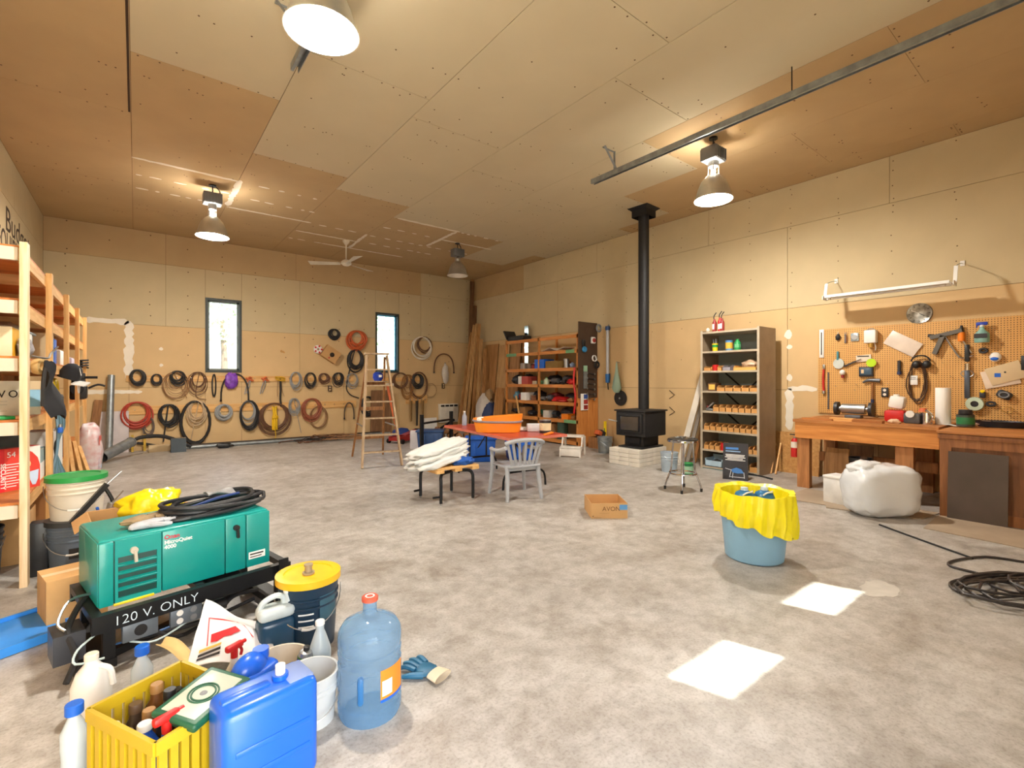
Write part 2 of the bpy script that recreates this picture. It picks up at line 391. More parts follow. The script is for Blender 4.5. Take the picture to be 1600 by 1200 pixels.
# --- back wall with two narrow windows
W1 = (1.135, 1.80, 1.53, 3.08); W2 = (4.80, 5.44, 1.56, 3.10)
BZ = [0, 1.22, 2.44, 3.66, ZC]
wb = struct(B().b2((XL - .2, YB + .0125, -.02), (W1[0], YB + .17, ZC)).b2((W1[0], YB + .0125, -.02), (W1[1], YB + .17, W1[2])).b2((W1[0], YB + .0125, W1[3]), (W1[1], YB + .17, ZC))
            .b2((W1[1], YB + .0125, -.02), (W2[0], YB + .17, ZC)).b2((W2[0], YB + .0125, -.02), (W2[1], YB + .17, W2[2])).b2((W2[0], YB + .0125, W2[3]), (W2[1], YB + .17, ZC))
            .b2((W2[1], YB + .0125, -.02), (XR + .2, YB + .17, ZC)).obj('wall_back', GAP, smooth=False))
for a in (XL, -.13, 2.3, 6.07): pass
for r in range(4):
    z0, z1 = BZ[r], BZ[r + 1]
    xs = [[XL, -.1, W1[0], W1[1], 4.0, W2[0], W2[1], 6.9, XR], [XL, -.1, W1[0], W1[1], 2.98, W2[0], W2[1], XR], [XL, .47, W1[0], W1[1], 2.98, W2[0], W2[1], 6.07, XR], [XL, .47, 2.9, 6.07, XR]][r]
    for k in range(len(xs) - 1):
        a, b_ = xs[k], xs[k + 1]
        m = DRY_T if r < 2 else (DRY_L if r == 2 else (DRY_L if a > 6 else DRY_D))
        win = [w for w in (W1, W2) if abs(a - w[0]) < .01]
        if win and r < 3:
            w = win[0]
            if z1 <= w[2]: sheet(wb, 'b', a, b_, z0, z1, m)
            elif z0 < w[2] < z1: sheet(wb, 'b', a, b_, z0, w[2], m)
            elif z0 < w[3] < z1: sheet(wb, 'b', a, b_, w[3], z1, m)
            if z0 < w[3] and z1 > w[3] and z0 < w[2]: sheet(wb, 'b', a, b_, w[3], z1, m)
        else: sheet(wb, 'b', a, b_, z0, z1, m)
FN = (0, -1, 0)
for a, b_, w in (((-.74, 2.47), (-.1, 2.48), .10), ((-.1, 2.5), (-.1, 1.35), .13), ((-.75, 1.15), (.1, 1.14), .07), ((.36, 1.98), (.43, 1.98), .06), ((.37, 1.66), (.43, 1.66), .06)):
    smear(B(), (a[0], YB, a[1]), (b_[0], YB, b_[1]), w, FN).obj('plaster_patch', PLASTER, wb, smooth=False)
pts = []
for x in [XL + .3 + .61 * k for k in range(15)]:
    for z in [2.6, 2.85, 3.1, 3.4, 3.6, 3.75, 4.0, 4.2, 2.3, 1.9]:
        if not any(w[0] - .03 < x < w[1] + .03 and w[2] < z < w[3] for w in (W1, W2)) and random.random() < .75: pts.append((x + random.uniform(-.02, .02), YB, z + random.uniform(-.04, .04)))
screws(wb, pts, FN, .012)
smear(B(), (2.57, YB, 2.04), (2.66, YB, 1.98), .06, FN, .6, 5, .001).obj('rust_stain', mat('rust_stain', (190, 142, 84), .9, var=.2, scale=30), wb, smooth=False)
PANE = glassy('window_glass', (235, 245, 248), .93, .02)
DKFR = mat('window_frame_dark', (52, 58, 52), .5); BLFR = mat('window_frame_blue', (70, 150, 190), .5)
for n, w, fm in ((1, W1, DKFR), (2, W2, DKFR)):
    t = bpy.data.objects.new('window_%d' % n, None); COL.objects.link(t); t['kind'] = 'structure'; t.location = (w[0], YB, w[2]); ww, hh = w[1] - w[0], w[3] - w[2]
    f = B(); e = .045
    f.b2((0, -.012, 0), (e, .17, hh)).b2((ww - e, -.012, 0), (ww, .17, hh)).b2((e, -.012, 0), (ww - e, .17, e)).b2((e, -.012, hh - e), (ww - e, .17, hh)); f.obj('window_frame', fm, t, smooth=False)
    g = B(); g.b2((e, .075, e), (e + .035, .115, hh - e)).b2((ww - e - .035, .075, e), (ww - e, .115, hh - e)).b2((e, .075, e), (ww - e, .115, e + .035)).b2((e, .075, hh - e - .035), (ww - e, .115, hh - e))
    so = g.obj('sash', mat('sash_grey', (120, 126, 120), .5) if n == 1 else BLFR, t, smooth=False)
    B().b2((e, .09, e), (ww - e, .096, hh - e)).obj('pane', PANE, so, smooth=False)
# --- right wall
wr = struct(B().b2((XR + .0125, YR - .2, -.02), (XR + .17, YB + .17, ZC)).obj('wall_right', GAP, smooth=False))
for r, ys in enumerate(([YR, 2.0, 4.4, 6.85, 9.2, YB], [YR, .68, 3.12, 5.55, 8.0, 10.4, YB], [YR, 3.12, 5.72, 8.1, 10.5, YB], [YR, 1.88, 4.38, 6.9, 9.35, YB])):
    for k in range(len(ys) - 1):
        m = DRY_T if r < 2 else (DRY_D if (r == 3 and ys[k] > 9.2) else DRY_L)
        sheet(wr, 'r', ys[k], ys[k + 1], BZ[r], BZ[r + 1], m)
LN = (-1, 0, 0)
for a, b_, w in (((3.10, 2.12), (3.10, 1.98), .10), ((3.13, 1.86), (3.05, 1.86), .06), ((3.13, 1.4), (3.05, 1.4), .09), ((3.11, 1.24), (2.72, 1.235), .08), ((3.09, 1.24), (3.09, .62), .11)):
    smear(B(), (XR, a[0], a[1]), (XR, b_[0], b_[1]), w, LN).obj('plaster_patch', PLASTER, wr, smooth=False)
pts = []
for y in [.0 + .61 * k for k in range(19)]:
    for z in [2.5, 2.75, 3.0, 3.25, 3.5, 3.6, 3.72, 3.9, 4.1, 4.22, 2.3, 1.7]:
        if random.random() < .8: pts.append((XR, y + .02 + random.uniform(-.015, .015), z + random.uniform(-.04, .04)))
screws(wr, pts, LN, .008)
# --- left wall
wl = struct(B().b2((XL - .17, YR - .2, -.02), (XL - .0125, YB + .17, ZC)).obj('wall_left', GAP, smooth=False))
for r in range(4):
    ys = [YR, 1.2 + .5 * r, 3.7 + .5 * r, 6.1 + .4 * r, 8.6 + .2 * r, YB]
    for k in range(5): sheet(wl, 'l', ys[k], ys[k + 1], BZ[r], BZ[r + 1], DRY_T if r < 2 else DRY_L)
MARK = mat('marker_ink', (58, 42, 30), .8)
def walltxt(s, size, y0, z0): text(wl, s, size, frame((XL + .002, y0, z0), (0, 1, 0), (0, 0, 1)), MARK, 'wall_lettering', .0008)
for s_, size, p0, p1, dz in (('Budget', .62, (8, 345), (46, 378), 0), ('EQUIPMENT', .62, (-5, 372), (45, 396), 0)):
    a = onx(p0[0], p0[1], XL); 
    t_ = text(wl, s_, .5, frame((XL + .002, 0, 0), (0, 1, 0), (0, 0, 1)), MARK, 'wall_lettering')
    b_ = onx(p1[0], p1[1], XL); wd = max(v.co.x for v in t_.data.vertices); hg = max(v.co.y for v in t_.data.vertices)
    M = frame((XL + .002, a.y, 3.26 if s_ == 'Budget' else 2.94), (0, 1, 0), (0, 0, 1)); sx = (b_.y - a.y) / wd
    t_.matrix_local = M @ Matrix.Diagonal((sx, .30 / hg, 1, 1))
# --- rear wall behind the camera: closed overhead door with a row of windows, open service doorway
DX0, DX1, DH = 1.12, 4.78, 3.66
OX0, OX1, OH = -1.08, 1.0, 2.2
wk = struct(B().b2((XL - .2, YR - .17, -.02), (OX0, YR - .0125, ZC)).b2((OX0, YR - .17, OH), (OX1, YR - .0125, ZC)).b2((OX1, YR - .17, -.02), (DX0, YR - .0125, ZC))
            .b2((DX0, YR - .17, DH), (DX1, YR - .0125, ZC)).b2((DX1, YR - .17, -.02), (XR + .2, YR - .0125, ZC)).obj('wall_rear', GAP, smooth=False))
for a0, a1, b0, b1 in ((XL, OX0, 0, ZC), (OX0, OX1, OH, ZC), (OX1, DX0, 0, ZC), (DX0, DX1, DH, ZC), (DX1, 6.2, 0, 2.44), (6.2, XR, 0, 2.44), (DX1, 6.2, 2.44, ZC), (6.2, XR, 2.44, ZC)):
    sheet(wk, 'k', a0, a1, b0, b1, DRY_L if b0 > 1 else DRY_T)
d = bpy.data.objects.new('door_1', None); COL.objects.link(d); d['kind'] = 'structure'; d.location = (DX0, YR - .06, 0)
DOORW = mat('door_white', (216, 214, 206), .5)
WZ0, WZ1 = 1.83, 2.16
SEC = [0, .61, 1.22, 1.80, 2.44, 3.05, DH]
wins = [2.52, 3.70]   # left edges (world X) of the three door windows, 0.52 m wide
for k in range(6):
    z0, z1 = SEC[k] + .004, SEC[k + 1] - .004
    b = B()
    if k == 3:
        b.b2((0, -.045, z0), (DX1 - DX0, 0, WZ0)).b2((0, -.045, WZ1), (DX1 - DX0, 0, z1)) if WZ1 < z1 else b.b2((0, -.045, z0), (DX1 - DX0, 0, WZ0))
        xs = [0] + [q for w in wins for q in (w - DX0, w + .52 - DX0)] + [DX1 - DX0]
        for q in range(0, len(xs), 2): b.b2((xs[q], -.045, WZ0), (xs[q + 1], 0, min(WZ1, z1)))
        for w in wins: B().b2((w - DX0, -.025, WZ0), (w + .52 - DX0, -.02, min(WZ1, z1))).obj('pane', PANE, d, smooth=False)
    else: b.b2((0, -.045, z0), (DX1 - DX0, 0, z1))
    b.obj('door_section', DOORW, d, smooth=False)
dd = bpy.data.objects.new('door_2', None); COL.objects.link(dd); dd['kind'] = 'structure'; dd.location = (OX0, YR, 0)
B().b2((-.06, -.18, 0), (0, .02, OH)).b2((OX1 - OX0, -.18, 0), (OX1 - OX0 + .06, .02, OH)).b2((-.06, -.18, OH), (OX1 - OX0 + .06, .02, OH + .06)).obj('door_frame', DOORW, dd, smooth=False)
# --- outside
struct(B().box((3, 5, -.25), (160, 160, .2)).obj('ground_outside', mat('gravel_pale', (196, 194, 180), .95, var=.15, scale=.8)))
LEAF = mat('leaves', (150, 182, 130), .7, var=.2, scale=2)
random.seed(41)
for k, (x, y, h, r, l) in enumerate(((3.3, 27, 5.6, 2.1, 'leafy tree outside seen through the left window'), (12.6, 31, 6.4, 2.4, 'leafy tree outside seen through the right window'))):
    t = thing('tree', l, 'tree', (x, y, -.15)); B().tube([(0, 0, 0), (.1, 0, h * .4), (0, .1, h * .8)], [.2, .15, .08], 8).obj('trunk', mat('bark', (92, 76, 60), .9), t)
    b = B()
    for q in range(1300):
        u = Vector((random.gauss(0, 1), random.gauss(0, 1), random.gauss(0, 1))).normalized() * (random.random() ** .33 * r); u.z *= 1.15
        n = Vector((random.gauss(0, 1), random.gauss(0, 1), random.gauss(0, 1))).normalized(); e1 = n.orthogonal().normalized() * .14; e2 = n.cross(e1); c = u + Vector((0, 0, h))
        b.add([tuple(c + e1), tuple(c + e2 * .6), tuple(c - e1), tuple(c - e2 * .6)], [(0, 1, 2, 3)])
    o = b.obj('foliage', LEAF, t, smooth=False); o['kind'] = 'stuff'
por = bpy.data.lights.new('door_portal', 'AREA'); por.shape = 'RECTANGLE'; por.size = OX1 - OX0; por.size_y = OH; por.cycles.is_portal = True
po = bpy.data.objects.new('door_portal', por); COL.objects.link(po); po.location = ((OX0 + OX1) / 2, YR - .2, OH / 2); po.rotation_euler = (math.pi / 2, 0, 0)
# ================================================================ CEILING THINGS
ALU = mat('spun_aluminium', (186, 186, 182), .35, metal=.85)
ALUIN = mat('reflector_inside', (235, 232, 224), .45, metal=.2)
BALL = mat('ballast_grey', (120, 122, 124), .5, metal=.5)
def high_bay(x, y, zb, lit, label):
    t = thing('high_bay_lamp', label, 'lamp', (x, y, ZC), group='high bay lamps')
    h = ZC - zb   # down to the reflector rim
    B().cyl((0, 0, 0), (0, 0, -.02), .05, n=12).tube([(0, 0, -.01), (.004, .004, -.08), (0, 0, -.12)], .009).obj('hook', BLKST, t)
    B().tube([(.03, .02, 0), (.09, .03, -.05), (.10, .03, -.12), (.04, .02, -.15), (.0, .0, -.2)], .008).obj('power_cord', RUB, t)
    b = B(); zt = -.13; bh = .16
    b.rbox((0, 0, zt - bh / 2), (.24, .19, bh), .012)
    for k in range(6): b.box((-.10 + .04 * k, 0, zt - bh / 2), (.012, .215, bh * .85))
    b.obj('ballast', BALL, t)
    s = B(); s.cyl((0, 0, zt - bh), (0, 0, -h + .40), .06, .055)
    for k in range(4):
        a = k * math.pi / 2 + .5; s.bar((.055 * math.cos(a), .055 * math.sin(a), zt - bh), (.062 * math.cos(a), .062 * math.sin(a), -h + .29), .012, .006)
    s.obj('socket', ALU, t)
    # open-necked reflector: light leaks up past the socket
    prof = [(.075, -h + .29), (.095, -h + .27), (.14, -h + .22), (.175, -h + .14), (.20, -h + .05), (.215, -h + .012), (.222, -h), (.214, -h), (.206, -h + .02), (.192, -h + .055), (.168, -h + .14), (.133, -h + .213), (.09, -h + .262), (.070, -h + .285)]
    rf = B().lathe(prof[:7], 32).obj('reflector', ALU, t)
    B().lathe(prof[6:], 32).obj('reflector_lining', ALUIN, rf)
    bulb = B().ball((0, 0, -h + .16), (.05, .05, .085), 14, 10)
    bulb.cyl((0, 0, -h + .23), (0, 0, -h + .36), .028)
    bulb.obj('bulb', mat('bulb_lit', (255, 236, 205), .3, emit=60) if lit else mat('bulb_off', (225, 225, 220), .2), t)
    if lit:
        l = bpy.data.lights.new('lamp_light', 'POINT'); l.energy = LAMP_W; l.color = LAMP_COL; l.shadow_soft_size = .09
        lo = bpy.data.objects.new('lamp_light', l); COL.objects.link(lo); lo.parent = t; lo.location = (0, 0, -h + .055)
        l2 = bpy.data.lights.new('lamp_leak', 'POINT'); l2.energy = LAMP_W * .06; l2.color = LAMP_COL; l2.shadow_soft_size = .03
        lo = bpy.data.objects.new('lamp_leak', l2); COL.objects.link(lo); lo.parent = t; lo.location = (.0, .085, -h + .30)
    return t
high_bay(.90, 8.38, 3.50, True, 'lit high bay lamp hanging over the cable wall on the left')
high_bay(5.45, 3.04, 3.52, True, 'lit high bay lamp hanging beside the galvanised door track')
high_bay(5.37, 8.72, 3.58, False, 'unlit high bay lamp hanging near the far right corner')
high_bay(.90, 3.04, 3.50, True, 'lit high bay lamp overhead close to the camera')
# ceiling fan
t = thing('ceiling_fan', 'white three-blade ceiling fan between the two far lamps', 'fan', (3.45, 10.0, ZC))
CREAM = mat('fan_cream', (222, 214, 196), .4)
B().lathe([(.001, 0), (.07, 0), (.065, -.03), (.02, -.09), (.001, -.09)], 18).obj('canopy', CREAM, t)
B().cyl((0, 0, -.05), (0, 0, -.42), .013).obj('downrod', CREAM, t)
B().lathe([(.001, -.40), (.05, -.40), (.10, -.44), (.11, -.48), (.06, -.52), (.001, -.53)], 20).obj('motor', CREAM, t)
for k in range(3):
    a = math.radians(28 + 120 * k)
    def fb(u, v, a=a):
        r = .12 + u * .62; w = (.045 + .045 * u) * (v - .5) * 2; c = Vector((r * math.cos(a), r * math.sin(a), -.475 + .03 * (v - .5) - .05 * u * 0))
        return c + Vector((-math.sin(a) * w, math.cos(a) * w, 0))
    B().grid(fb, 8, 3, .006).obj('blade', CREAM, t)
# overhead door tracks
def track(y0, y1, x, z, label, brk):
    t = thing('door_track', label, 'track', (x, y0, z))
    b = B(); L = y1 - y0
    b.b2((-.035, 0, -.03), (-.03, L, .03)).b2((-.03, 0, .025), (.03, L, .03)).b2((.025, 0, -.03), (.03, L, .03)).b2((-.03, 0, -.03), (-.01, L, -.025))
    b.obj('rail', GALV, t, smooth=False)
    for yy in brk:
        k = B(); k.bar((0, yy, .03), (0, yy, ZC - z), .03, .004).bar((0, yy - .03, .04), (-.22, yy - .03, ZC - z), .03, .004).bar((0, yy, ZC - z - .003), (-.22, yy, ZC - z - .003), .03, .005, (0, 1, 0)); k.obj('bracket', GALV, t, smooth=False)
    B().cyl((0, L * .46, .03), (0, L * .46, ZC - z), .005).obj('hanger_rod', BLKST, t)
track(-.2, 4.37, 4.79, 4.0, 'long galvanised overhead door track on the right of the ceiling', [4.20])
track(-.2, 4.33, 1.06, 4.0, 'galvanised overhead door track end at the top left', [4.22])
# ================================================================ GENERIC MAKERS
def pail(name, label, loc, r, h, body, lid=None, lidm=None, bail=True, rings=3, rz=0.0, z_in=None, content=None, cat='pail'):
    """tapered pail with ribs under the rim, wire bail, optional lid"""
    t = thing(name, label, cat, loc, rz); rb = r * .87
    prof = [(.001, .004), (rb - .004, .004), (rb, 0)]
    for k in range(rings):
        z = h * (.66 + .11 * k); rr = rb + (r - rb) * z / h
        prof += [(rr, z - .012), (rr + .006, z - .008), (rr + .006, z), (rr, z + .004)]
    prof += [(r + .004, h - .01), (r + .005, h), (r - .004, h), (rb * .96, .02), (.001, .012)]
    if not lid: pass
    B().lathe([(rb - .003, 0)] + prof[2:], 28).obj('body', body, t)
    if bail:
        b = B(); pts = [(math.cos(a) * (r + .012), -math.sin(a) * (r + .02) * .25 - .01, h * .82 - math.sin(a) * r * .95) for a in [math.pi * k / 16 for k in range(17)]]
        pts = [(p[0], p[1] - (r + .02) * math.sin(math.pi * k / 16) * .8, p[2]) for k, p in enumerate(pts)]
        b.tube(pts, .003, 5); bl = b.obj('bail', STEEL, t); B().tube(pts[7:10], .007, 6).obj('grip', WHITE, bl)
    if lid:
        B().lathe([(.001, h + .008), (r * .80, h + .008), (r * .82, h + .014), (r * .93, h + .014), (r + .012, h + .012), (r + .012, h - .022), (r + .006, h - .024)], 32).obj('lid', lidm, t)
    if content:
        B().lathe([(.001, z_in), (rb * .9 + (r - rb) * z_in / h, z_in)], 24).obj('contents', content, t)
    return t
def carton(name, label, loc, d, m, rz=0.0, open_top=False, flaps=True, cat='box', group=None):
    t = thing(name, label, cat, loc, rz, group); x, y, z = d; th = .005
    if not open_top:
        bo = B().box((0, 0, z / 2), (x, y, z)).obj('body', m, t, smooth=False)
        B().box((0, 0, z + .0006), (x, .045, .001)).obj('tape', CARDP, bo, smooth=False)
    else:
        b = B(); b.b2((-x / 2, -y / 2, 0), (x / 2, y / 2, th)).b2((-x / 2, -y / 2, th), (x / 2, -y / 2 + th, z)).b2((-x / 2, y / 2 - th, th), (x / 2, y / 2, z)).b2((-x / 2, -y / 2 + th, th), (-x / 2 + th, y / 2 - th, z)).b2((x / 2 - th, -y / 2 + th, th), (x / 2, y / 2 - th, z)); b.obj('body', m, t, smooth=False)
        if flaps:
            for k, (a, b_, n) in enumerate((((-x / 2, -y / 2, z), (x / 2, -y / 2, z), (0, -1, 0)), ((-x / 2, y / 2, z), (x / 2, y / 2, z), (0, 1, 0)), ((-x / 2, -y / 2, z), (-x / 2, y / 2, z), (-1, 0, 0)), ((x / 2, -y / 2, z), (x / 2, y / 2, z), (1, 0, 0)))):
                w = min(x, y) * .32; n = Vector(n); o_ = Vector(((a[0] + b_[0]) / 2, (a[1] + b_[1]) / 2, z)) + n * w * .38 + Vector((0, 0, -w * .28)) * (1 if k % 2 else .6)
                L = Vector(b_) - Vector(a); f = B(); f.bar(Vector(a) + n * w * .35 + Vector((0, 0, -w * .25)), Vector(b_) + n * w * .35 + Vector((0, 0, -w * .25)), th * .8, w * .85, (n.x, n.y, -.75)); f.obj('flap', m, t, smooth=False)
    return t
def jug(name, label, loc, prof, body, cap, capz, capr, caph=.02, rz=0.0, sx=1.0, sy=1.0, cat='bottle', handle=None, liquid=None, lab=None):
    t = thing(name, label, cat, loc, rz)
    bo = B().lathe(prof, 24, None, sx, sy).obj('body', body, t)
    if cap: B().lathe([(.001, capz + caph), (capr * .9, capz + caph), (capr, capz + caph - .003), (capr, capz), (capr * .6, capz)], 16).obj('cap', cap, t)
    if handle: B().tube(handle, .011, 8).obj('handle', body, t)
    if liquid: B().lathe(liquid[0], 24, None, sx, sy).obj('liquid', liquid[1], t)
    if lab:
        r, z0, z1, m, a0, a1 = lab
        B().grid(lambda u, v: (r * sx * math.cos(a0 + (a1 - a0) * u), r * sy * math.sin(a0 + (a1 - a0) * u), z0 + (z1 - z0) * v), 10, 1).obj('label', m, bo)
    return t
def can(name, label, loc, r, h, m, topm=STEEL, band=None, cat='can', group=None, rot=None):
    t = thing(name, label, cat, loc, 0, group, rot)
    bo = B().lathe([(.001, 0), (r, 0), (r, h), (r * .97, h)], 20).obj('body', m, t)
    B().lathe([(r, h), (r * 1.02, h + .004), (r * .93, h + .005), (r * .9, h - .004), (.001, h - .004)], 20).obj('lid', topm, t)
    if band: B().lathe([(r * 1.005, h * .2), (r * 1.008, h * .22), (r * 1.008, h * .78), (r * 1.005, h * .8)], 20).obj('label', band, bo)
    return t
def toview(loc): return math.atan2(-loc[1], -loc[0]) + math.pi / 2   # turns a thing's -y side to the camera

# ================================================================ LEFT SHELVING UNIT
SX0, SX1 = XL + .03, -.58
PY = [4.50, 5.67, 6.95, 8.15, 9.30]; SZ = [2.235, 1.885, 1.505, 1.085, .54]
t = thing('storage_shelving', 'tall open shelving of raw pine with orange plywood shelves along left wall', 'shelf', (SX0, PY[0], 0))
dx = SX1 - SX0
pw = B().b2((-.019, -.045, 0), (.019, .045, 2.27)).mesh('post', PINEZ, False)
WHPOST = mat('whitewashed_pine', (226, 214, 194), .7, var=.06)
pw0 = B().b2((-.019, -.045, 0), (.019, .045, 2.27)).mesh('post', woodmat('pine_light', (222, 186, 134), (240, 222, 190), 2), False)
for i, y in enumerate(PY):
    for x in (.0, dx): linkmesh('post', pw0 if (i == 0 and x > 0) else pw, t, (x, y - PY[0], 0))
for k, z in enumerate(SZ):
    for x in (.03, dx - .03): B().b2((x - .012, .0, z - .085), (x + .012, PY[-1] - PY[0], z)).obj('rail', PINE, t, smooth=False)
    for i, y in enumerate(PY): B().b2((.03, y - PY[0] - .019, z - .085), (dx - .03, y - PY[0] + .019, z)).obj('bearer', WHPOST if i == 0 else PINEX, t, smooth=False)
    for i in range(4): B().b2((.0, PY[i] - PY[0] + .003, z), (dx - .02, PY[i + 1] - PY[0] - .003, z + .016)).obj('shelf_board', PLYO, t, smooth=False)
def sh(k): return SZ[k] + .016
def put(px, py, X=None, Y=None, Z=None):
    return onx(px, py, X) if X is not None else (ony(px, py, Y) if Y is not None else onz(px, py, Z))
# shelf at 1.5 m
c = carton('carton', 'yellow and white carton on the middle shelf at left edge', (-.80, 4.90, sh(2)), (.26, .34, .21), mat('carton_cream', (234, 224, 190), .7), 0)
B().b2((.1305, -.17, 0), (.132, .17, .205)).obj('side_panel', mat('carton_yellow', (226, 170, 30), .6), c, smooth=False)
B().b2((-.10, -.1715, .12), (.06, -.17, .16)).obj('label', mat('label_blue', (60, 110, 170), .6), c, smooth=False)
o = B().ball((0, 0, .075), (.045, .10, .075), 14, 9, jit=.25, seed=4).obj('bundle', mat('grey_cloth', (150, 146, 150), .9, var=.5, scale=14), loc=(-.625, 4.88, sh(2))); tag(o, 'grey and purple cloth bundle next to yellow carton', 'cloth')
t = thing('storage_bin', 'pale blue-grey plastic bin on middle shelf behind the first post', 'bin', (-.80, 5.33, sh(2)))
BG = mat('bluegrey_plastic', (128, 150, 158), .5)
B().rbox((0, 0, .105), (.28, .40, .21), .02, taper=.9).obj('body', BG, t); B().rbox((0, 0, .212), (.31, .43, .018), .008).obj('lid', BG, t); B().b2((.152, -.16, .12), (.155, .0, .2)).obj('label', PAPER, t, smooth=False)
o = B().ball((0, 0, .03), (.09, .13, .035), 14, 8, jit=.3, seed=9).obj('rag', mat('beige_cloth', (188, 172, 150), .9, var=.25), loc=(-.80, 5.33, sh(2) + .225)); tag(o, 'crumpled beige rag on top of the blue-grey bin', 'rag')
B_ = carton('carton', 'narrow pale wooden-looking carton beside the blue cartons', (-.72, 5.95, sh(2)), (.18, .10, .26), CARDP)
for k, (y, zc, m, l) in enumerate(((6.25, 0, mat('carton_lblue', (120, 176, 208), .6), 'light blue carton standing on the middle shelf'), (6.48, 0, BLUE, 'dark blue carton with white lid on the middle shelf'))):
    carton('carton', l, (-.72, y, sh(2)), (.2, .17, .27 - .03 * k), m)
o = B().rbox((0, 0, .09), (.2, .3, .18), .02).obj('box', PAPER, loc=(-.75, 7.4, sh(2))); tag(o, 'white box on the middle shelf in the third bay', 'box')
o = B().rbox((0, 0, .07), (.2, .3, .14), .02).obj('box', mat('lilac', (190, 180, 196), .7), loc=(-.75, 8.6, sh(2))); tag(o, 'pale lilac box on the middle shelf in the far bay', 'box')
# shelf at 1.09 m
c = carton('carton', 'large cream carton with light blue panel and spaced letters', (-.857, 5.09, sh(3)), (.50, .28, .255), mat('carton_offwhite', (222, 214, 192), .8), math.radians(40))
SKY_ = mat('carton_skyblue', (150, 196, 222), .7)
B().b2((.16, -.1415, .06), (.247, -.14, .19)).obj('blue_panel', SKY_, c, smooth=False); B().b2((.18, -.1425, .19), (.25, -.14, .254)).obj('packing_tape', CARDP, c, smooth=False)
for k, ch in enumerate('AVON'): text(c, ch, .075, frame((-.075 + .06 * k, -.1425, .135), (1, 0, 0), (0, 0, 1)), INK)
for z in (.11, .085, .04): text(c, '________', .02, frame((-.04, -.1425, z), (1, 0, 0), (0, 0, 1)), INK)
o = B().rbox((0, 0, .012), (.08, .16, .024), .008).obj('flat_case', GREEN, loc=(-.70, 4.60, sh(3)), rot=(0, 0, .5)); tag(o, 'dark green flat case on the shelf edge under the cream carton', 'case')
o = B().ball((0, 0, .05), (.10, .12, .055), 12, 8, jit=.3, seed=2).obj('paper_bag', CARD, loc=(-.70, 5.42, sh(3))); tag(o, 'crumpled tan paper bag beside the cream carton', 'bag')
# yellow coiled case, black kit on further bays
t = thing('power_tool', 'yellow and black electric tool on the shelf behind hanging cap', 'tool', (-.66, 6.75, sh(3)))
B().tube([(0, .12, .02), (0, .14, .16), (0, .06, .25), (0, -.08, .24), (0, -.14, .14), (0, -.12, .03)], .030, 8).obj('handle', YEL, t); B().rbox((0, 0, .06), (.14, .22, .12), .03).obj('motor', BLACK, t)
t = thing('shelf_machine', 'black machine with handle on the far end of the shelf', 'tool', (-.62, 8.9, sh(3)))
B().rbox((0, 0, .1), (.18, .22, .2), .03).obj('body', BLACK, t); B().cyl((.0, -.2, .14), (0, .2, .14), .07, n=16).obj('drum', BLKST, t); B().tube([(.1, 0, .15), (.2, .0, .2), (.28, 0, .18)], .015).obj('crank', BLKST, t)
t = thing('bench_vise', 'black metal clamp sitting on top of the far shelf machine', 'tool', (-.62, 8.9, sh(3) + .212))
B().rbox((0, 0, .03), (.14, .16, .06), .01).obj('base', BLKST, t); B().rbox((0.02, 0, .10), (.10, .12, .10), .01).obj('jaw', BLKST, t); B().cyl((.0, 0, .09), (.2, 0, .09), .018).obj('screw', BLKST, t)
t = thing('hose_coil', 'black coil of hose at the end of the middle shelf', 'hose', (-.6, 9.22, sh(2)))
B().tube([(.06 * math.cos(a), .10 * math.sin(a), .02 + .006 * a) for a in [k * .4 for k in range(48)]], .012, 6).obj('coil', RUB, t)
# shelf at 0.54 m
c = carton('carton', 'red and white security light carton at the bottom shelf end', (-.857, 5.06, sh(4)), (.50, .28, .31), mat('carton_red', (222, 64, 52), .6), math.radians(40))
B().b2((-.25, -.142, .0), (.03, -.14, .308)).obj('spine', mat('carton_deepred', (206, 30, 40), .6), c, smooth=False)
WPR = mat('print_white', (244, 236, 230), .7)
text(c, 'SECURITY', .042, frame((.008, -.143, .205), (0, 0, -1), (1, 0, 0)), WPR, bold=.001); text(c, '54', .055, frame((.042, -.143, .245), (1, 0, 0), (0, 0, 1)), WPR)
for k in range(9): B().b2((.04, -.1425, .03 + .02 * k), (.10 + .012 * (k % 3), -.141, .036 + .02 * k)).obj('print_line', WPR, c, smooth=False)
B().prism([(.25, .309), (.25, .16), (.235, .22), (.20, .265), (.13, .309)], 0, .0015, frame((0, -.1405, 0), (1, 0, 0), (0, 0, 1))).obj('white_corner', WPR, c, smooth=False)
B().lathe([(.001, .0015), (.03, .0015), (.036, 0)], 16, frame((.155, -.141, .18), (1, 0, 0), (0, 0, 1))).obj('lamp_print', mat('print_cream', (246, 214, 150), .7), c)
B().prism([(.18, .12), (.24, .13), (.235, .06), (.22, .02), (.20, .02), (.185, .06)], 0, .0015, frame((0, -.1415, 0), (1, 0, 0), (0, 0, 1))).obj('light_print', mat('print_sky', (196, 214, 238), .7), c, smooth=False)
o = B().rbox((0, 0, .06), (.3, .34, .12), .03, seg=3).obj('soft_case', BLACK, loc=(-.84, 5.03, sh(4) + .315), rot=(0, 0, .6)); tag(o, 'black soft case lying on the red carton', 'case')
c = carton('carton', 'pale teal carton with white front on the bottom shelf', (-.76, 5.52, sh(4)), (.30, .38, .24), mat('carton_teal', (150, 178, 182), .7))
B().b2((.1505, -.19, .0), (.152, .17, .13)).obj('front_label', PAPER, c, smooth=False); B().b2((-.15, -.1915, .0), (.15, -.19, .13)).obj('front_label', PAPER, c, smooth=False)
t = thing('carton', 'white carton with black curved print and torn flaps on the bottom shelf', 'box', (-.72, 6.45, sh(4)), .1)
B().box((0, 0, .16), (.30, .34, .32)).obj('body', PAPER, t, smooth=False)
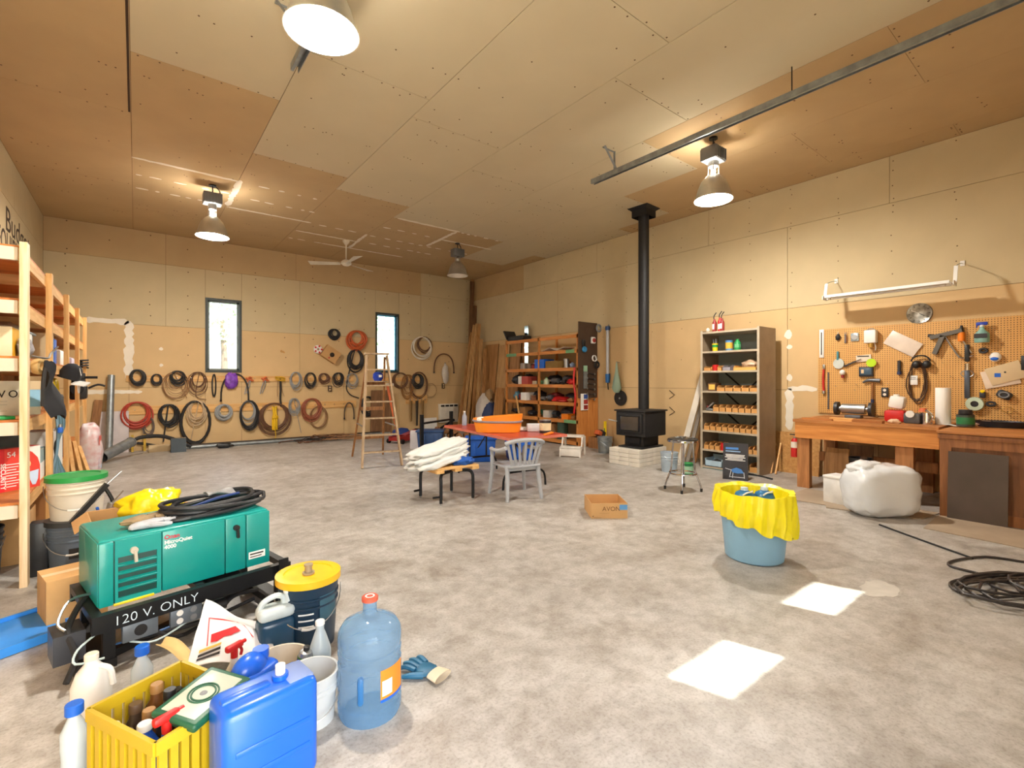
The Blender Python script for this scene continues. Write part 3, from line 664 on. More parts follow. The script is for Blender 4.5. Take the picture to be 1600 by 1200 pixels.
B().bar((.12, -.1, .35), (.12, .16, .36), .12, .006, (1, 0, -.5)).obj('flap', PAPER, t, smooth=False)
B().tube([(.152, -.02 + .07 * math.cos(a), .16 + .11 * math.sin(a)) for a in [-1.3 + .26 * k for k in range(11)]], .005, 5).obj('curved_print', INK, t); B().b2((.1505, .07, .14), (.152, .14, .25)).obj('black_print', INK, t, smooth=False)
o = B().ball((0, 0, .045), (.05, .06, .045), 14, 9).obj('twine_ball', mat('navy_ball', (36, 46, 110), .5), loc=(-.66, 5.25, sh(4) + .002)); tag(o, 'dark blue ball of twine on the bottom shelf beside the red carton', 'twine')
c = carton('carton', 'brown carton beneath the bottom shelf beside black pail', (-.85, 5.3, 0), (.4, .5, .34), CARD)
c = carton('carton', 'old brown carton under the bottom shelf in the third bay', (-.85, 6.5, 0), (.4, .5, .36), mat('cardboard_brown', (168, 112, 62), .85))
t = thing('clear_sack', 'clear bag of red and white packets under the far shelf bay', 'bag', (-.48, 8.45, 0))
B().ball((0, 0, .40), (.13, .15, .40), 20, 16, jit=.14, seed=5, p=.7).obj('packets', mat('red_white_print', (226, 220, 222), .25, col2=(214, 168, 170), scale=16), t, smooth=180)
for k, z in enumerate((.2, .5)): B().grid(lambda u, v, z=z: (.10 + .02 * math.sin(3 * u), -.12 + .2 * u, z + .13 * v), 5, 3, .0).obj('print_patch', [mat('packet_blue', (160, 190, 226), .4), mat('packet_red', (206, 96, 92), .4)][k], t)
for k in range(3):
    o = B().bar((0, 0, 0), (-.10 - .03 * k, .25, .72 - .1 * k), .035, .07).obj('offcut', PINEZ, loc=(-.50 + .05 * k, 7.0 + .35 * k, 0.02)); tag(o, 'short pine offcut leaning on shelving, %s from the camera' % ORD[k], 'board', 'pine offcuts leaning on the shelving')
# things hanging on the front of the unit
t = thing('hanging_bag', 'black fabric bag hanging from first shelf post hook', 'bag', (-.53, 5.08, 1.50))
B().tube([(-.04, -.42, .03), (.03, -.30, .02), (.03, -.12, .06), (.06, -.02, .12)], .007, 6).obj('hook', STEEL, t)
def bagf(u, v):
    w = .09 + .09 * u; x = .035 * math.sin(math.pi * v) * (1 + u); return (.02 + x * math.cos(v * 0) + .025 * math.sin(7 * u + 4 * v), -.30 + (v - .5) * 2 * w + .30 * u, -.02 - .40 * u + .02 * math.sin(9 * v))
b = B(); b.grid(bagf, 12, 10); b.grid(lambda u, v: Vector(bagf(u, v)) * 1 - Vector((.05 * math.sin(math.pi * v), 0, 0)), 12, 10); b.obj('pouch', mat('black_fabric', (34, 34, 38), .9), t)
B().tube([(.03, -.34, .0), (.02, -.40, -.15), (.015, -.38, -.32)], .012, 6).obj('strap', RUB, t)
o = B().lathe([(.03, -.02), (.055, -.02), (.06, 0), (.055, .02), (.03, .02), (.028, 0), (.03, -.02)], 20).obj('tape_roll', mat('masking_tape', (214, 180, 120), .7), loc=(-.545, 4.80, 1.46), rot=(math.pi / 2, 0, 1.2)); tag(o, 'roll of tan masking tape hung on the first post', 'tape')
t = thing('baseball_cap', 'black cap with white peak hanging on the third post', 'cap', (-.52, 6.62, 1.43))
B().lathe([(.10, -.06), (.102, -.02), (.09, .05), (.06, .09), (.02, .105), (.001, .107)], 20, Matrix.Rotation(.35, 4, 'Y'), .9, 1.15).obj('crown', MATS['black_fabric'], t)
B().tube([(.085, -.09, -.02), (.06, -.03, .08), (.03, .05, .09)], .004, 5).obj('piping', WHITE, t)
B().grid(lambda u, v: (.05 + .10 * u - .04 * (2 * v - 1) ** 2, (2 * v - 1) * .13, -.07 - .02 * u - .03 * (2 * v - 1) ** 2), 5, 8, .012).obj('peak', WHITE, t)
B().tube([(.06, .1 * math.cos(a), -.10 + .10 * math.sin(a)) for a in [math.pi + math.pi * k / 10 for k in range(11)]], .006, 5).obj('strap', WHITE, t)
for k in range(6):
    p = at(88 + 3.5 * k, 640, 4.9 + .1 * k); q = [(0, 0, 0), (.01, .02, -.18), (.0 - .01 * k, .04 + .03 * math.sin(k), -.38), (.015 * (k - 3), .02, -.60 - .03 * (k % 3))]
    o = B().tube([Vector(a) for a in q], .011, 6).obj('hanging_hose', mat('teal_hose', (88, 122, 130), .45, var=.3, scale=20) if k % 2 else mat('blue_hose', (110, 146, 168), .4), loc=(-.545, 5.72 + .09 * k, 1.10)); tag(o, 'grey-blue hose hanging from the shelf edge, %s from the camera' % ORD[k], 'hose', 'hoses hanging from the shelf edge')
t = thing('hose_connector', 'small bright blue connector on the hanging hoses', 'connector', (-.515, 5.70, .93)); B().rbox((0, 0, 0), (.035, .05, .05), .008).obj('body', BLUE, t); B().cyl((0, 0, .02), (0, 0, .05), .012).obj('nipple', STEEL, t)

# under / in front of the unit
pail('pail', 'black ribbed pail under the shelf at the left edge', (-.86, 4.72, 0), .15, .37, BLACK, rings=4)
o = B().ball((0, 0, .04), (.12, .11, .06), 14, 8, jit=.35, seed=8).obj('rags', mat('olive_rag', (92, 88, 70), .9, var=.4, scale=9), loc=(-.86, 4.72, .37)); tag(o, 'heap of dark olive rags on the black pail', 'rag')
o = B().rbox((0, 0, .185), (.10, .12, .37), .012).obj('tin', mat('charcoal_tin', (40, 42, 46), .4, var=.25, scale=12), loc=(-.53, 4.70, 0)); tag(o, 'tall charcoal rectangular tin beside the first shelf post', 'tin')
o = B().ball((0, 0, .03), (.05, .07, .035), 10, 7, jit=.3, seed=2).obj('steel_scrap', STEEL, loc=(-.46, 4.42, .0)); tag(o, 'small crumpled metal scrap at the foot of first shelf post', 'scrap')
SPR = mat('navy_bottle', (34, 60, 130), .4)
jug('spray_bottle', 'dark blue bottle standing between the tin and the grey pail', (-.445, 4.92, 0), [(.001, 0), (.045, 0), (.048, .02), (.048, .20), (.02, .25), (.018, .28)], SPR, ORANGE, .28, .02)
P1 = (-.345, 4.66, 0)
pail('pail', 'blue-grey pail with dark lid under the white green-lidded pail', P1, .150, .365, mat('slate_pail', (96, 108, 122), .5), True, mat('lid_dark', (50, 52, 54), .5))
B().b2((-.02, -.150, .12), (.08, -.146, .19)).obj('label', INK, bpy.data.objects['pail.001'], smooth=False)
pail('pail', 'white pail with bright green lid on top of another pail', (-.335, 4.68, .374), .162, .295, mat('pail_white', (226, 218, 202), .45, var=.08), True, mat('lid_green', (30, 150, 70), .45))
t = thing('caulking_gun', 'black caulking gun leaning on the white pail', 'tool', (-.22, 4.50, .372), 0)
b = B(); b.bar((-.13, -.05, .01), (.06, -.02, .25), .045, .03); b.obj('barrel', BLKST, t); B().tube([(.05, -.02, .22), (.09, -.02, .12), (.08, -.02, .03)], .012, 7).obj('handle', BLACK, t); B().tube([(.06, -.02, .25), (.14, .0, .33)], .005).obj('plunger_rod', STEEL, t)
t = thing('grease_gun', 'small chrome gun with red and blue handles on the grey pail', 'tool', (-.19, 4.50, .372)); 
B().cyl((.04, -.06, .03), (.06, -.06, .12), .028).obj('cylinder', STEEL, t); B().tube([(.03, -.09, .01), (.10, -.12, .10)], .009).obj('lever', RED, t); B().tube([(.0, -.09, .01), (-.02, -.12, .11)], .009).obj('grip', BLUE, t); B().tube([(.06, -.06, .12), (.12, -.08, .2)], .005).obj('spout', STEEL, t)
c = carton('carton', 'plain brown carton on the floor behind the generator at left', (-.285, 3.74, 0), (.26, .26, .27), mat('cardboard_tan', (204, 160, 104), .85), .25)
c = carton('carton', 'open brown carton with yellow bag behind the generator', (.02, 4.14, 0), (.52, .34, .48), CARD, .12, True)
o = B().ball((0, 0, .02), (.18, .13, .12), 26, 16, jit=.45, seed=12).obj('yellow_bag', mat('yellow_film', (246, 222, 20), .3, bump=.4, scale=8), loc=(.09, 4.13, .47), smooth=180); tag(o, 'crumpled yellow plastic bag bulging out of the open carton', 'bag')
t = thing('tote_lid', 'bright blue plastic tote lid lying on the floor at left edge', 'lid', onz(12, 1005) + V(-.09, .0, .004), .45)
LB = mat('lid_blue', (54, 140, 226), .4)
B().rbox((0, 0, .012), (.60, .42, .024), .010).obj('top', LB, t); B().rbox((0, 0, .028), (.53, .35, .012), .006).obj('raised_panel', LB, t)
b = B(); b.b2((-.30, -.215, 0), (.30, -.2, .045)).b2((-.30, .2, 0), (.30, .215, .045)).b2((.29, -.21, 0), (.305, .21, .045)).b2((-.305, -.21, 0), (-.29, .21, .045)); b.obj('rim', LB, t, smooth=False)

# ================================================================ GENERATOR ON ITS CART
GT = mat('generator_teal', (14, 146, 140), .35, var=.06, scale=3, coat=.2); GTD = mat('generator_seam', (8, 60, 56), .5)
g = thing('generator', 'teal green enclosed generator with louvred vent on black steel frame', 'generator', (-.135, 2.965, 0), math.radians(12))
L_, D_, z0, z1 = .768, .46, .288, .596
b = B(); b.rbox((L_ / 2, D_ / 2, (z0 + z1) / 2), (L_, D_, z1 - z0), .018, seg=3); body = b.obj('enclosure', GTD, g)
b = B(); b.rbox((L_ / 2, D_ / 2 + .004, z1 - .004), (L_ + .004, D_ - .004, .020), .012, seg=3); b.obj('top_cover', GT, g)
b = B().rbox((.0, D_ / 2, (z0 + z1) / 2), (.014, D_ - .01, z1 - z0 - .008), .005); b.obj('end_panel', GT, g)
b = B().rbox((L_, D_ / 2, (z0 + z1) / 2), (.014, D_ - .01, z1 - z0 - .008), .005); b.obj('end_panel', GT, g)
def gp(x0, x1, nm='front_panel'): return B().rbox(((x0 + x1) / 2, -.002, (z0 + z1) / 2), (x1 - x0, .022, z1 - z0 - .006), .006).obj(nm, GT, g)
gp(-.004, .052); gp(.244, .532); ad_ = gp(.536, .640, 'access_door'); gp(.644, .772)
# vent panel built as a frame with slats
vx0, vx1, vz0, vz1 = .068, .222, .318, .512
b = B(); zc0, zc1 = z0 + .003, z1 - .003
vp_ = None; b.b2((.056, -.012, zc0), (vx0, .009, zc1)).b2((vx1, -.012, zc0), (.240, .009, zc1)).b2((vx0, -.012, zc0), (vx1, .009, vz0)).b2((vx0, -.012, vz1), (vx1, .009, zc1)); vp_ = b.obj('vent_panel', GT, g, smooth=False)
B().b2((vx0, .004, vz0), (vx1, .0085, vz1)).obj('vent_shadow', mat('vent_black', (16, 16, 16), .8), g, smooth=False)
for k in range(4):
    z = vz0 + (vz1 - vz0) * (k + 1) / 5; B().bar((vx0, -.004, z), (vx1, -.004, z), .016, .010, (0, -.6, 1)).obj('slat', GT, vp_, smooth=False)
LT = mat('latch_grey', (188, 180, 164), .4)
for x, z in ((.128, .535), (.588, .535)):
    b = B(); b.cyl((x, -.03, z), (x, -.01, z), .016, n=14).bar((x + .002, -.03, z), (x + .006, -.028, z - .055), .022, .012); b.obj('latch', LT if x < .3 else BLACK, vp_ if x < .3 else ad_)
WL = mat('decal_white', (238, 238, 234), .6)
text(g, 'Onan', .030, frame((.252, -.0135, .552), (1, 0, 0), (0, 0, 1)), mat('decal_red', (196, 24, 60), .5), 'lettering', .0005, bold=.0008)
text(g, 'MicroQuiet', .026, frame((.252, -.0135, .527), (1, 0, 0), (0, 0, 1)), WL, bold=.0006); text(g, '4000', .026, frame((.252, -.0135, .503), (1, 0, 0), (0, 0, 1)), WL, bold=.0006)
B().b2((.655, -.0145, .335), (.745, -.013, .375)).obj('sticker', WL, g, smooth=False); B().b2((.662, -.0152, .358), (.735, -.0144, .366)).b2((.662, -.0152, .344), (.725, -.0144, .349)).obj('sticker_print', INK, g, smooth=False)
b = B().rbox((.13, -.012, z0 + .004), (.16, .012, .012), .003).obj('yellow_strip', YEL, g)
# frame
ct = B(); ct.b2((-.04, -.09, .205), (.86, -.05, .285)).b2((-.04, .44, .205), (.86, .48, .285)).b2((-.04, -.05, .25), (.0, .44, .285)).b2((.82, -.05, .25), (.86, .44, .285)).b2((.38, -.05, .255), (.42, .44, .287)); ct.obj('top_frame', BLKST, g, smooth=False)
for x, y in ((.0, -.085), (.0, .44), (.78, -.085), (.78, .44)): B().b2((x, y, .035), (x + .045, y + .04, .205)).obj('leg', BLKST, g, smooth=False)
b = B(); b.b2((-.04, -.09, .035), (.05, .5, .075)).b2((.77, -.09, .035), (.86, .5, .075)).bar((.03, .0, .06), (.80, .30, .06), .04, .035).bar((.8, -.12, .18), (.98, .10, .10), .045, .045); b.obj('lower_frame', BLKST, g, smooth=False)
B().bar((.80, -.13, .21), (.80, -.13, .33), .05, .012, (0, 1, 0)).obj('bracket', BLKST, g, smooth=False)
for x, y in ((-.07, .0), (.0, .42), (.83, .02), (.83, .42)):
    w = B(); w.cyl((x - .018, y, .04), (x + .018, y, .04), .040, n=18); w.obj('caster', RUB, g)
b = B().b2((-.16, -.02, .09), (-.05, .14, .22)).obj('battery_box', mat('grey_steel', (70, 72, 78), .4, metal=.5), g, smooth=False)
OUT = mat('outlet_grey', (110, 118, 126), .45, metal=.4)
for x in (.07, .26):
    B().rbox((x + .07, -.070, .165), (.14, .03, .085), .005).obj('outlet_box', OUT, g)
b = B(); b.cyl((.14, -.087, .165), (.14, -.083, .165), .026, n=16); b.obj('socket', BLACK, g)
for x, z in ((.30, .185), (.30, .145), (.36, .185), (.36, .145)): B().cyl((x, -.087, z), (x, -.083, z), .015, n=14).obj('socket', WHITE if x < .33 else GREY, g)
text(g, '120 V. ONLY', .062, frame((.035, -.0915, .222), (1, 0, 0), (0, 0, 1)), mat('chalk_paint', (214, 230, 240), .8), bold=-.0008)
for k, (m, pts) in enumerate(((RUB, [(-.02, .2, .30), (-.08, .08, .26), (-.11, .0, .22), (-.09, -.05, .12), (-.13, -.12, .05)]), (STEEL, [(.0, .15, .32), (-.09, .1, .33), (-.14, .02, .27), (-.12, -.02, .24)]), (RUB, [(.1, -.04, .12), (.25, .0, .08), (.45, -.06, .10), (.6, .05, .13), (.75, .1, .1)]),
                  (mat('wire_pale', (200, 220, 220), .4), [(-.02, -.06, .2), (-.09, -.1, .17), (-.1, -.12, .12), (.0, -.11, .10)]), (RUB, [(.18, .0, .14), (.3, -.04, .05), (.5, .06, .04), (.7, .02, .09)]), (MATS['wire_pale'], [(.1, -.07, .12), (.2, -.09, .09), (.35, -.07, .13)]), (mat('wire_blue', (60, 100, 150), .4), [(.05, -.05, .12), (.2, -.02, .1), (.4, -.03, .12)]))):
    B().tube(pts, [.013, .006, .012, .005, .010, .005, .005][k], 6).obj('wiring', m, g)
b = B(); b.cyl((.42, -.05, .155), (.52, -.06, .15), .030, .026, n=14).cyl((.37, -.05, .155), (.42, -.05, .155), .02); b.obj('plug', BLACK, g)
B().rbox((.56, .1, .20), (.2, .2, .09), .02).obj('engine_underside', mat('dark_metal', (44, 44, 46), .5, metal=.5), g)
# on top of the generator
def rotp(x, y, z): a = math.radians(12); return Vector((-.135 + x * math.cos(a) - y * math.sin(a), 2.965 + x * math.sin(a) + y * math.cos(a), z))
t = thing('cable_coil', 'thick black cable coil lying on top of the generator', 'cable', rotp(.55, .20, .602), math.radians(12)); random.seed(7)
pts = []
for k in range(150):
    a = k * .26; r = 1 + .12 * math.sin(k * .21); lay = int(a / (2 * math.pi))
    pts.append((.24 * r * math.cos(a) + .02 * math.sin(lay * 2), .135 * r * math.sin(a) + .02 * math.cos(lay * 3), .014 + .011 * lay + .008 * math.sin(a * 1.7)))
B().tube(pts, .0115, 7).obj('loops', mat('cable_black', (30, 31, 35), .45), t)
B().tube([(-.30, -.06, .012), (-.2, -.12, .012), (-.05, -.14, .03), (.1, -.12, .05)], .0115, 7).obj('tail', MATS['cable_black'], t)
B().tube([(-.22, -.02, .03), (-.1, -.05, .06), (.0, -.03, .075), (.14, .02, .075)], .008, 6).obj('blue_lead', mat('lead_navy', (44, 64, 120), .45), t)
B().grid(lambda u, v: (-.02 + .15 * u, .03 + .09 * v, .088 + .012 * math.sin(5 * u + 3 * v)), 6, 5, .006).obj('grey_rag', mat('rag_grey', (150, 150, 152), .9, var=.3, scale=20), t)
t = thing('work_gloves', 'pair of worn grey and tan work gloves on the generator top', 'gloves', rotp(.20, .14, .601), math.radians(30))
for k in range(2):
    b = B(); oy = -.035 + .07 * k
    b.ball((0, oy, .020 + .012 * k), (.09, .045, .020), 14, 8, jit=.25, seed=k)
    for q in range(4): b.tube([(.06, oy - .03 + .02 * q, .02 + .012 * k), (.11, oy - .036 + .024 * q, .02 + .012 * k), (.15 - .01 * abs(q - 1), oy - .04 + .026 * q, .014 + .012 * k)], [.012, .011, .007], 7)
    b.tube([(-.02, oy - .03, .02), (.03, oy - .07, .018), (.07, oy - .08, .014)], [.013, .012, .008], 7)
    b.obj('glove', mat('glove_grey', (176, 178, 184), .9, var=.2, scale=20) if k == 0 else mat('glove_tan', (150, 126, 92), .9, var=.25, scale=20), t)

# ================================================================ FOREGROUND CLUSTER
JB = glassy('jug_blue', (140, 184, 220), .72, .05)
p = at(578, 1000, 1.985); X5, Y5 = p.x, p.y
R5 = .127
prof = [(.001, .012), (.09, .006), (R5 * .93, .0), (R5, .02), (R5, .055), (R5 * .955, .062), (R5 * .955, .072), (R5, .08), (R5, .215), (R5 * .95, .222), (R5 * .95, .236), (R5, .246), (R5, .262), (R5 * .96, .268), (R5, .276), (R5, .315), (R5 * .97, .340), (R5 * .84, .366), (R5 * .5, .388), (R5 * .28, .396), (.028, .405), (.027, .445), (.030, .447), (.030, .452), (.026, .454)]
t = jug('water_jug', 'empty large clear blue water cooler jug standing on the floor', (X5, Y5, 0), prof, JB, mat('cap_red', (196, 84, 60), .5), .452, .033, .018, toview((X5, Y5)))
b = B(); b.rbox((-.035, -.112, .15), (.026, .03, .11), .012); b.obj('grip_recess', mat('jug_grip', (44, 110, 170), .3), t)
lo = B().grid(lambda u, v: ((R5 + .001) * math.cos(-1.25 + .95 * u), (R5 + .001) * math.sin(-1.25 + .95 * u), .105 + .115 * v), 10, 1).obj('label', mat('label_orange', (236, 138, 40), .6), t)
B().grid(lambda u, v: ((R5 + .002) * math.cos(-1.2 + .35 * u), (R5 + .002) * math.sin(-1.2 + .35 * u), .118 + .06 * v), 5, 1).obj('label_panel', PAPER, t); B().grid(lambda u, v: ((R5 + .002) * math.cos(-1.25 + .95 * u), (R5 + .002) * math.sin(-1.25 + .95 * u), .095 + .012 * v), 8, 1).obj('label_stripe', BLUE, t)
B().lathe([(.001, .458), (.014, .4705), (.02, .4705)], 14).obj('cap_sticker', PAPER, t)
# glove on floor
t = thing('work_glove', 'blue rubber-palmed glove with white cuff lying on floor', 'glove', onz(666, 1052) + V(0, 0, .002), math.radians(108))
GB = mat('glove_teal', (34, 96, 128), .5, var=.25, scale=14)
b = B(); b.ball((0, 0, .016), (.058, .05, .018), 16, 8, jit=.15, seed=3)
for q, (y0, L) in enumerate(((-.036, .062), (-.012, .078), (.013, .080), (.036, .066))): b.tube([(.035, y0, .018), (.05 + L * .45, y0 * 1.25, .024), (.045 + L, y0 * 1.45, .012)], [.013, .0125, .009], 8)
b.tube([(-.02, .04, .016), (.02, .075, .018), (.055, .098, .012)], [.016, .014, .009], 8); b.obj('hand', GB, t)
b = B(); b.lathe([(.045, 0), (.05, .03), (.054, .06)], 18, frame((-.045, 0, .018), (0, 1, 0), (0, 0, 1)) @ Matrix.Rotation(math.pi, 4, 'X'), 1.0, .34); b.obj('cuff', mat('cuff_cream', (222, 206, 178), .9), t)
# yellow-lidded pail
p = at(482, 900, 2.5); PY_ = (p.x, p.y)
t = pail('pail', 'navy pail with yellow screw-spout lid beside the generator cart', (p.x, p.y, 0), .146, .352, mat('pail_navy', (22, 50, 72), .35), True, mat('lid_yellow', (240, 186, 24), .4), True, 2, toview(p))
b = B(); b.cyl((.0, -.02, .362), (0, -.02, .372), .030, n=16).cyl((0, -.02, .37), (0, -.02, .405), .019, .017, n=12).cyl((0, -.02, .402), (0, -.02, .412), .022, n=12); b.obj('spout', mat('spout_grey', (150, 136, 112), .5), t)
B().grid(lambda u, v: (.1435 * math.cos(-1.2 + .7 * u), .1435 * math.sin(-1.2 + .7 * u), .16 + .12 * v), 8, 1).obj('label', mat('label_teal', (60, 100, 116), .6), t)
for k in range(3): B().grid(lambda u, v: (.1445 * math.cos(-1.9 + .5 * u), .1445 * math.sin(-1.9 + .5 * u), .20 - .03 * k + .008 * v), 6, 1).obj('print_line', WL, t)
# white bucket (front), nested tub behind
p = at(487, 1060, 1.93)
t = pail('bucket', 'small dirty white bucket in front of the blue cans', (p.x, p.y, 0), .098, .195, mat('bucket_white', (200, 204, 204), .45, var=.06), None, None, True, 2, toview(p), .06, mat('dried_residue', (196, 178, 150), .9, var=.2))
p = at(440, 1045, 2.10); TB = p
t = pail('tub', 'round off-white tub holding bottles and spray can', (p.x, p.y, 0), .11, .15, mat('tub_cream', (214, 204, 186), .5, var=.08), None, None, False, 1, 0, .02, MATS['dried_residue'], cat='tub')
# washer-fluid jug
p = at(430, 1000, 2.34)
CLB = glassy('jug_milky', (214, 222, 220), .12, .3)
t = thing('fluid_jug', 'translucent rectangular jug half full of blue fluid with moulded handle', 'jug', (p.x, p.y, .0), toview(p) + .25)
BLQ = mat('fluid_blue', (30, 66, 92), .25)
B().rbox((0, 0, .105), (.165, .11, .21), .028, seg=3).obj('fluid_body', BLQ, t)
bm_ = B(); bm_.rbox((0, 0, .237), (.165, .11, .06), .026, seg=3); bm_.obj('shoulder', mat('jug_whitish', (196, 206, 206), .4), t)
bm_ = B(); bm_.tube([(-.07, 0, .25), (-.055, 0, .29), (.0, 0, .31), (.035, 0, .295), (.04, 0, .26)], .014, 8); bm_.obj('handle', MATS['jug_whitish'], t)
bm_ = B(); bm_.cyl((.06, 0, .26), (.06, 0, .315), .024, .02, n=14); bm_.obj('neck', MATS['jug_whitish'], t); bm_ = B(); bm_.cyl((.06, 0, .315), (.06, 0, .335), .023, n=14); bm_.obj('cap', WHITE, t)
# clear bottle
p = at(500, 1000, 2.12)
jug('vinegar_bottle', 'clear tall plastic bottle partly full beside the white bucket', (p.x, p.y, 0), [(.001, .0), (.043, .0), (.046, .02), (.046, .17), (.042, .19), (.022, .25), (.017, .262), (.017, .29)], glassy('bottle_clear', (214, 224, 226), .35, .2), WHITE, .283, .02, .018, liquid=([(.001, .004), (.042, .004), (.043, .14), (.001, .141)], mat('liquid_pale', (190, 208, 214), .2)))
# spray can in tub
p = at(470, 1020, 2.08)
t = thing('spray_can', 'green and blue aerosol can standing in the off-white tub', 'can', (p.x, p.y, .022), 0, rot=(.12, .1, 0))
B().lathe([(.001, 0), (.033, 0), (.033, .15), (.031, .155)], 18).obj('body', mat('can_green', (62, 120, 44), .35), t); B().lathe([(.0335, .0), (.0335, .045)], 18).obj('lower_band', mat('can_blue', (30, 52, 120), .35), t); B().lathe([(.0335, .115), (.0335, .15)], 18).obj('upper_band', MATS['can_blue'], t)
B().lathe([(.031, .155), (.026, .17), (.012, .178), (.001, .178)], 16).obj('dome', STEEL, t); B().lathe([(.013, .176), (.013, .192), (.001, .194)], 12).obj('nozzle', BLACK, t)
# two blue jerry cans
JBL = mat('jerry_blue', (18, 96, 214), .32, var=.05, coat=.2)
def jerry(label, loc, rz, sx, sy, sz, cap, capx, dome=False):
    t = thing('jerry_can', label, 'container', loc, rz)
    B().rbox((0, 0, sz / 2), (sx, sy, sz), .03, seg=3).obj('body', JBL, t)
    if dome: B().ball((-sx * .05, 0, sz - .02), (sx * .42, sy * .42, .075), 20, 10).obj('domed_top', JBL, t)
    else: B().rbox((-sx * .2, 0, sz - .002), (sx * .5, sy * .22, .018), .008).obj('handle', JBL, t); B().rbox((sx * .33, 0, sz - .004), (sx * .28, sy * .7, .012), .005).obj('shoulder', mat('jerry_pale', (120, 140, 190), .5), t)  # shoulder piece in a paler, greyer blue than the body
    B().cyl((capx, 0, sz - .005), (capx, 0, sz + .015), .026, n=16).obj('neck', JBL, t); B().cyl((capx, 0, sz + .012), (capx, 0, sz + .045), .03 if cap is not WHITE else .016, n=16).obj('cap', cap, t)
    for z in (.35, .6): B().rbox((0, -sy / 2 + .001, sz * z), (sx * .78, .008, .02), .004).obj('moulded_rib', JBL, t)
    return t
p = at(414, 1132, 1.62); jerry('large bright blue jerry can with white vent cap in foreground', (p.x, p.y, 0), toview(p) + .35, .30, .17, .335, WHITE, .05)
p = at(392, 1060, 1.88); jerry('blue jerry can with rounded top standing behind the larger one', (p.x, p.y, 0), toview(p) + .8, .19, .13, .24, JBL, .05, True)
# yellow crate with bottles
a, b_ = onz(137, 1107, .27), onz(268, 1040, .27); e1 = (b_ - a); LC = .30; rzc = math.atan2(e1.y, e1.x)
t = thing('crate', 'yellow slatted plastic crate full of dark bottles in foreground', 'crate', (a.x, a.y, 0), rzc); WC = .37; HC = .27
CY = mat('crate_yellow', (190, 160, 26), .45, var=.08)
b = B(); 
for (u0, u1) in (((0, 0), (LC, 0)), ((0, -WC), (LC, -WC)), ((0, 0), (0, -WC)), ((LC, 0), (LC, -WC))):
    for z, h in ((HC - .02, .04), (.02, .04)): b.bar((*u0, z), (*u1, z), .014, h, (0, 0, 1)) if False else b.bar((*u0, z), (*u1, z), h if False else .014, h) 
b.b2((0, -WC, 0), (LC, 0, .008)); b.obj('frame', CY, t, smooth=False)
sl = B().b2((-.012, -.006, .04), (.012, .006, HC - .04)).mesh('slat', CY, False)
for k in range(9):
    for y in (0, -WC): linkmesh('slat', sl, t, (.02 + (LC - .04) * k / 8, y, 0))
for k in range(8):
    for x in (0, LC): linkmesh('slat', sl, t, (x, -.02 - (WC - .04) * k / 7, 0), (0, 0, math.pi / 2))
BBR = mat('bottle_dark', (66, 52, 40), .3); BAM = mat('bottle_amber', (112, 70, 34), .25)
def crp(x, y, z): v = Matrix.Rotation(rzc, 3, 'Z') @ Vector((x, y, 0)); return (a.x + v.x, a.y + v.y, z)
caps = [mat('cap_cream', (214, 200, 172), .5), mat('cap_brown', (92, 70, 48), .5), mat('cap_tan', (160, 118, 66), .5), BLACK]
names = {0: 'cream', 1: 'brown', 2: 'tan', 3: 'black'}
n_ = 0
for i in range(4):
    for k in range(3):
        x, y = .05 + .068 * i, -.045 - .078 * k
        if i == 0 and k == 2: continue
        hh = .17 + .03 * ((i * 7 + k * 3) % 3)
        t2 = jug('bottle', 'dark bottle with %s cap in the yellow crate, row %s, place %s' % (names[(i + k) % 4], ORD[k], ORD[i]), crp(x, y, .0085), [(.001, 0), (.034, 0), (.036, .015), (.036, hh - .06), (.02, hh - .03), (.017, hh)], BBR if (i + k) % 2 else BAM, caps[(i + k) % 4], hh - .01, .020, .03)
        t2['group'] = 'bottles in the yellow crate'; n_ += 1
# green lid resting on crate edge and blue can
c0 = onz(318, 1088, .285)
t = thing('food_tub_lid', 'dark green rounded lid with pale centre and ring resting on crate', 'lid', (c0.x, c0.y, .285), math.radians(40), rot=(math.radians(6), math.radians(-4), math.radians(38)))
GLD = mat('lid_darkgreen', (24, 84, 58), .4)
B().rbox((0, 0, 0), (.235, .175, .022), .010, seg=3).obj('rim', GLD, t); B().rbox((0, 0, -.018), (.215, .155, .02), .008).obj('skirt', GLD, t)
B().rbox((0, 0, .0085), (.195, .135, .008), .003).obj('centre', mat('lid_film', (188, 196, 178), .3), t)
for r in (.045, .036): B().lathe([(r - .003, .0125), (r - .002, .0155), (r + .002, .0155), (r + .003, .0125)], 28).obj('ring', GLD, t)
B().lathe([(.001, .0145), (.01, .0145), (.012, .0125)], 14).obj('button', GREY, t)
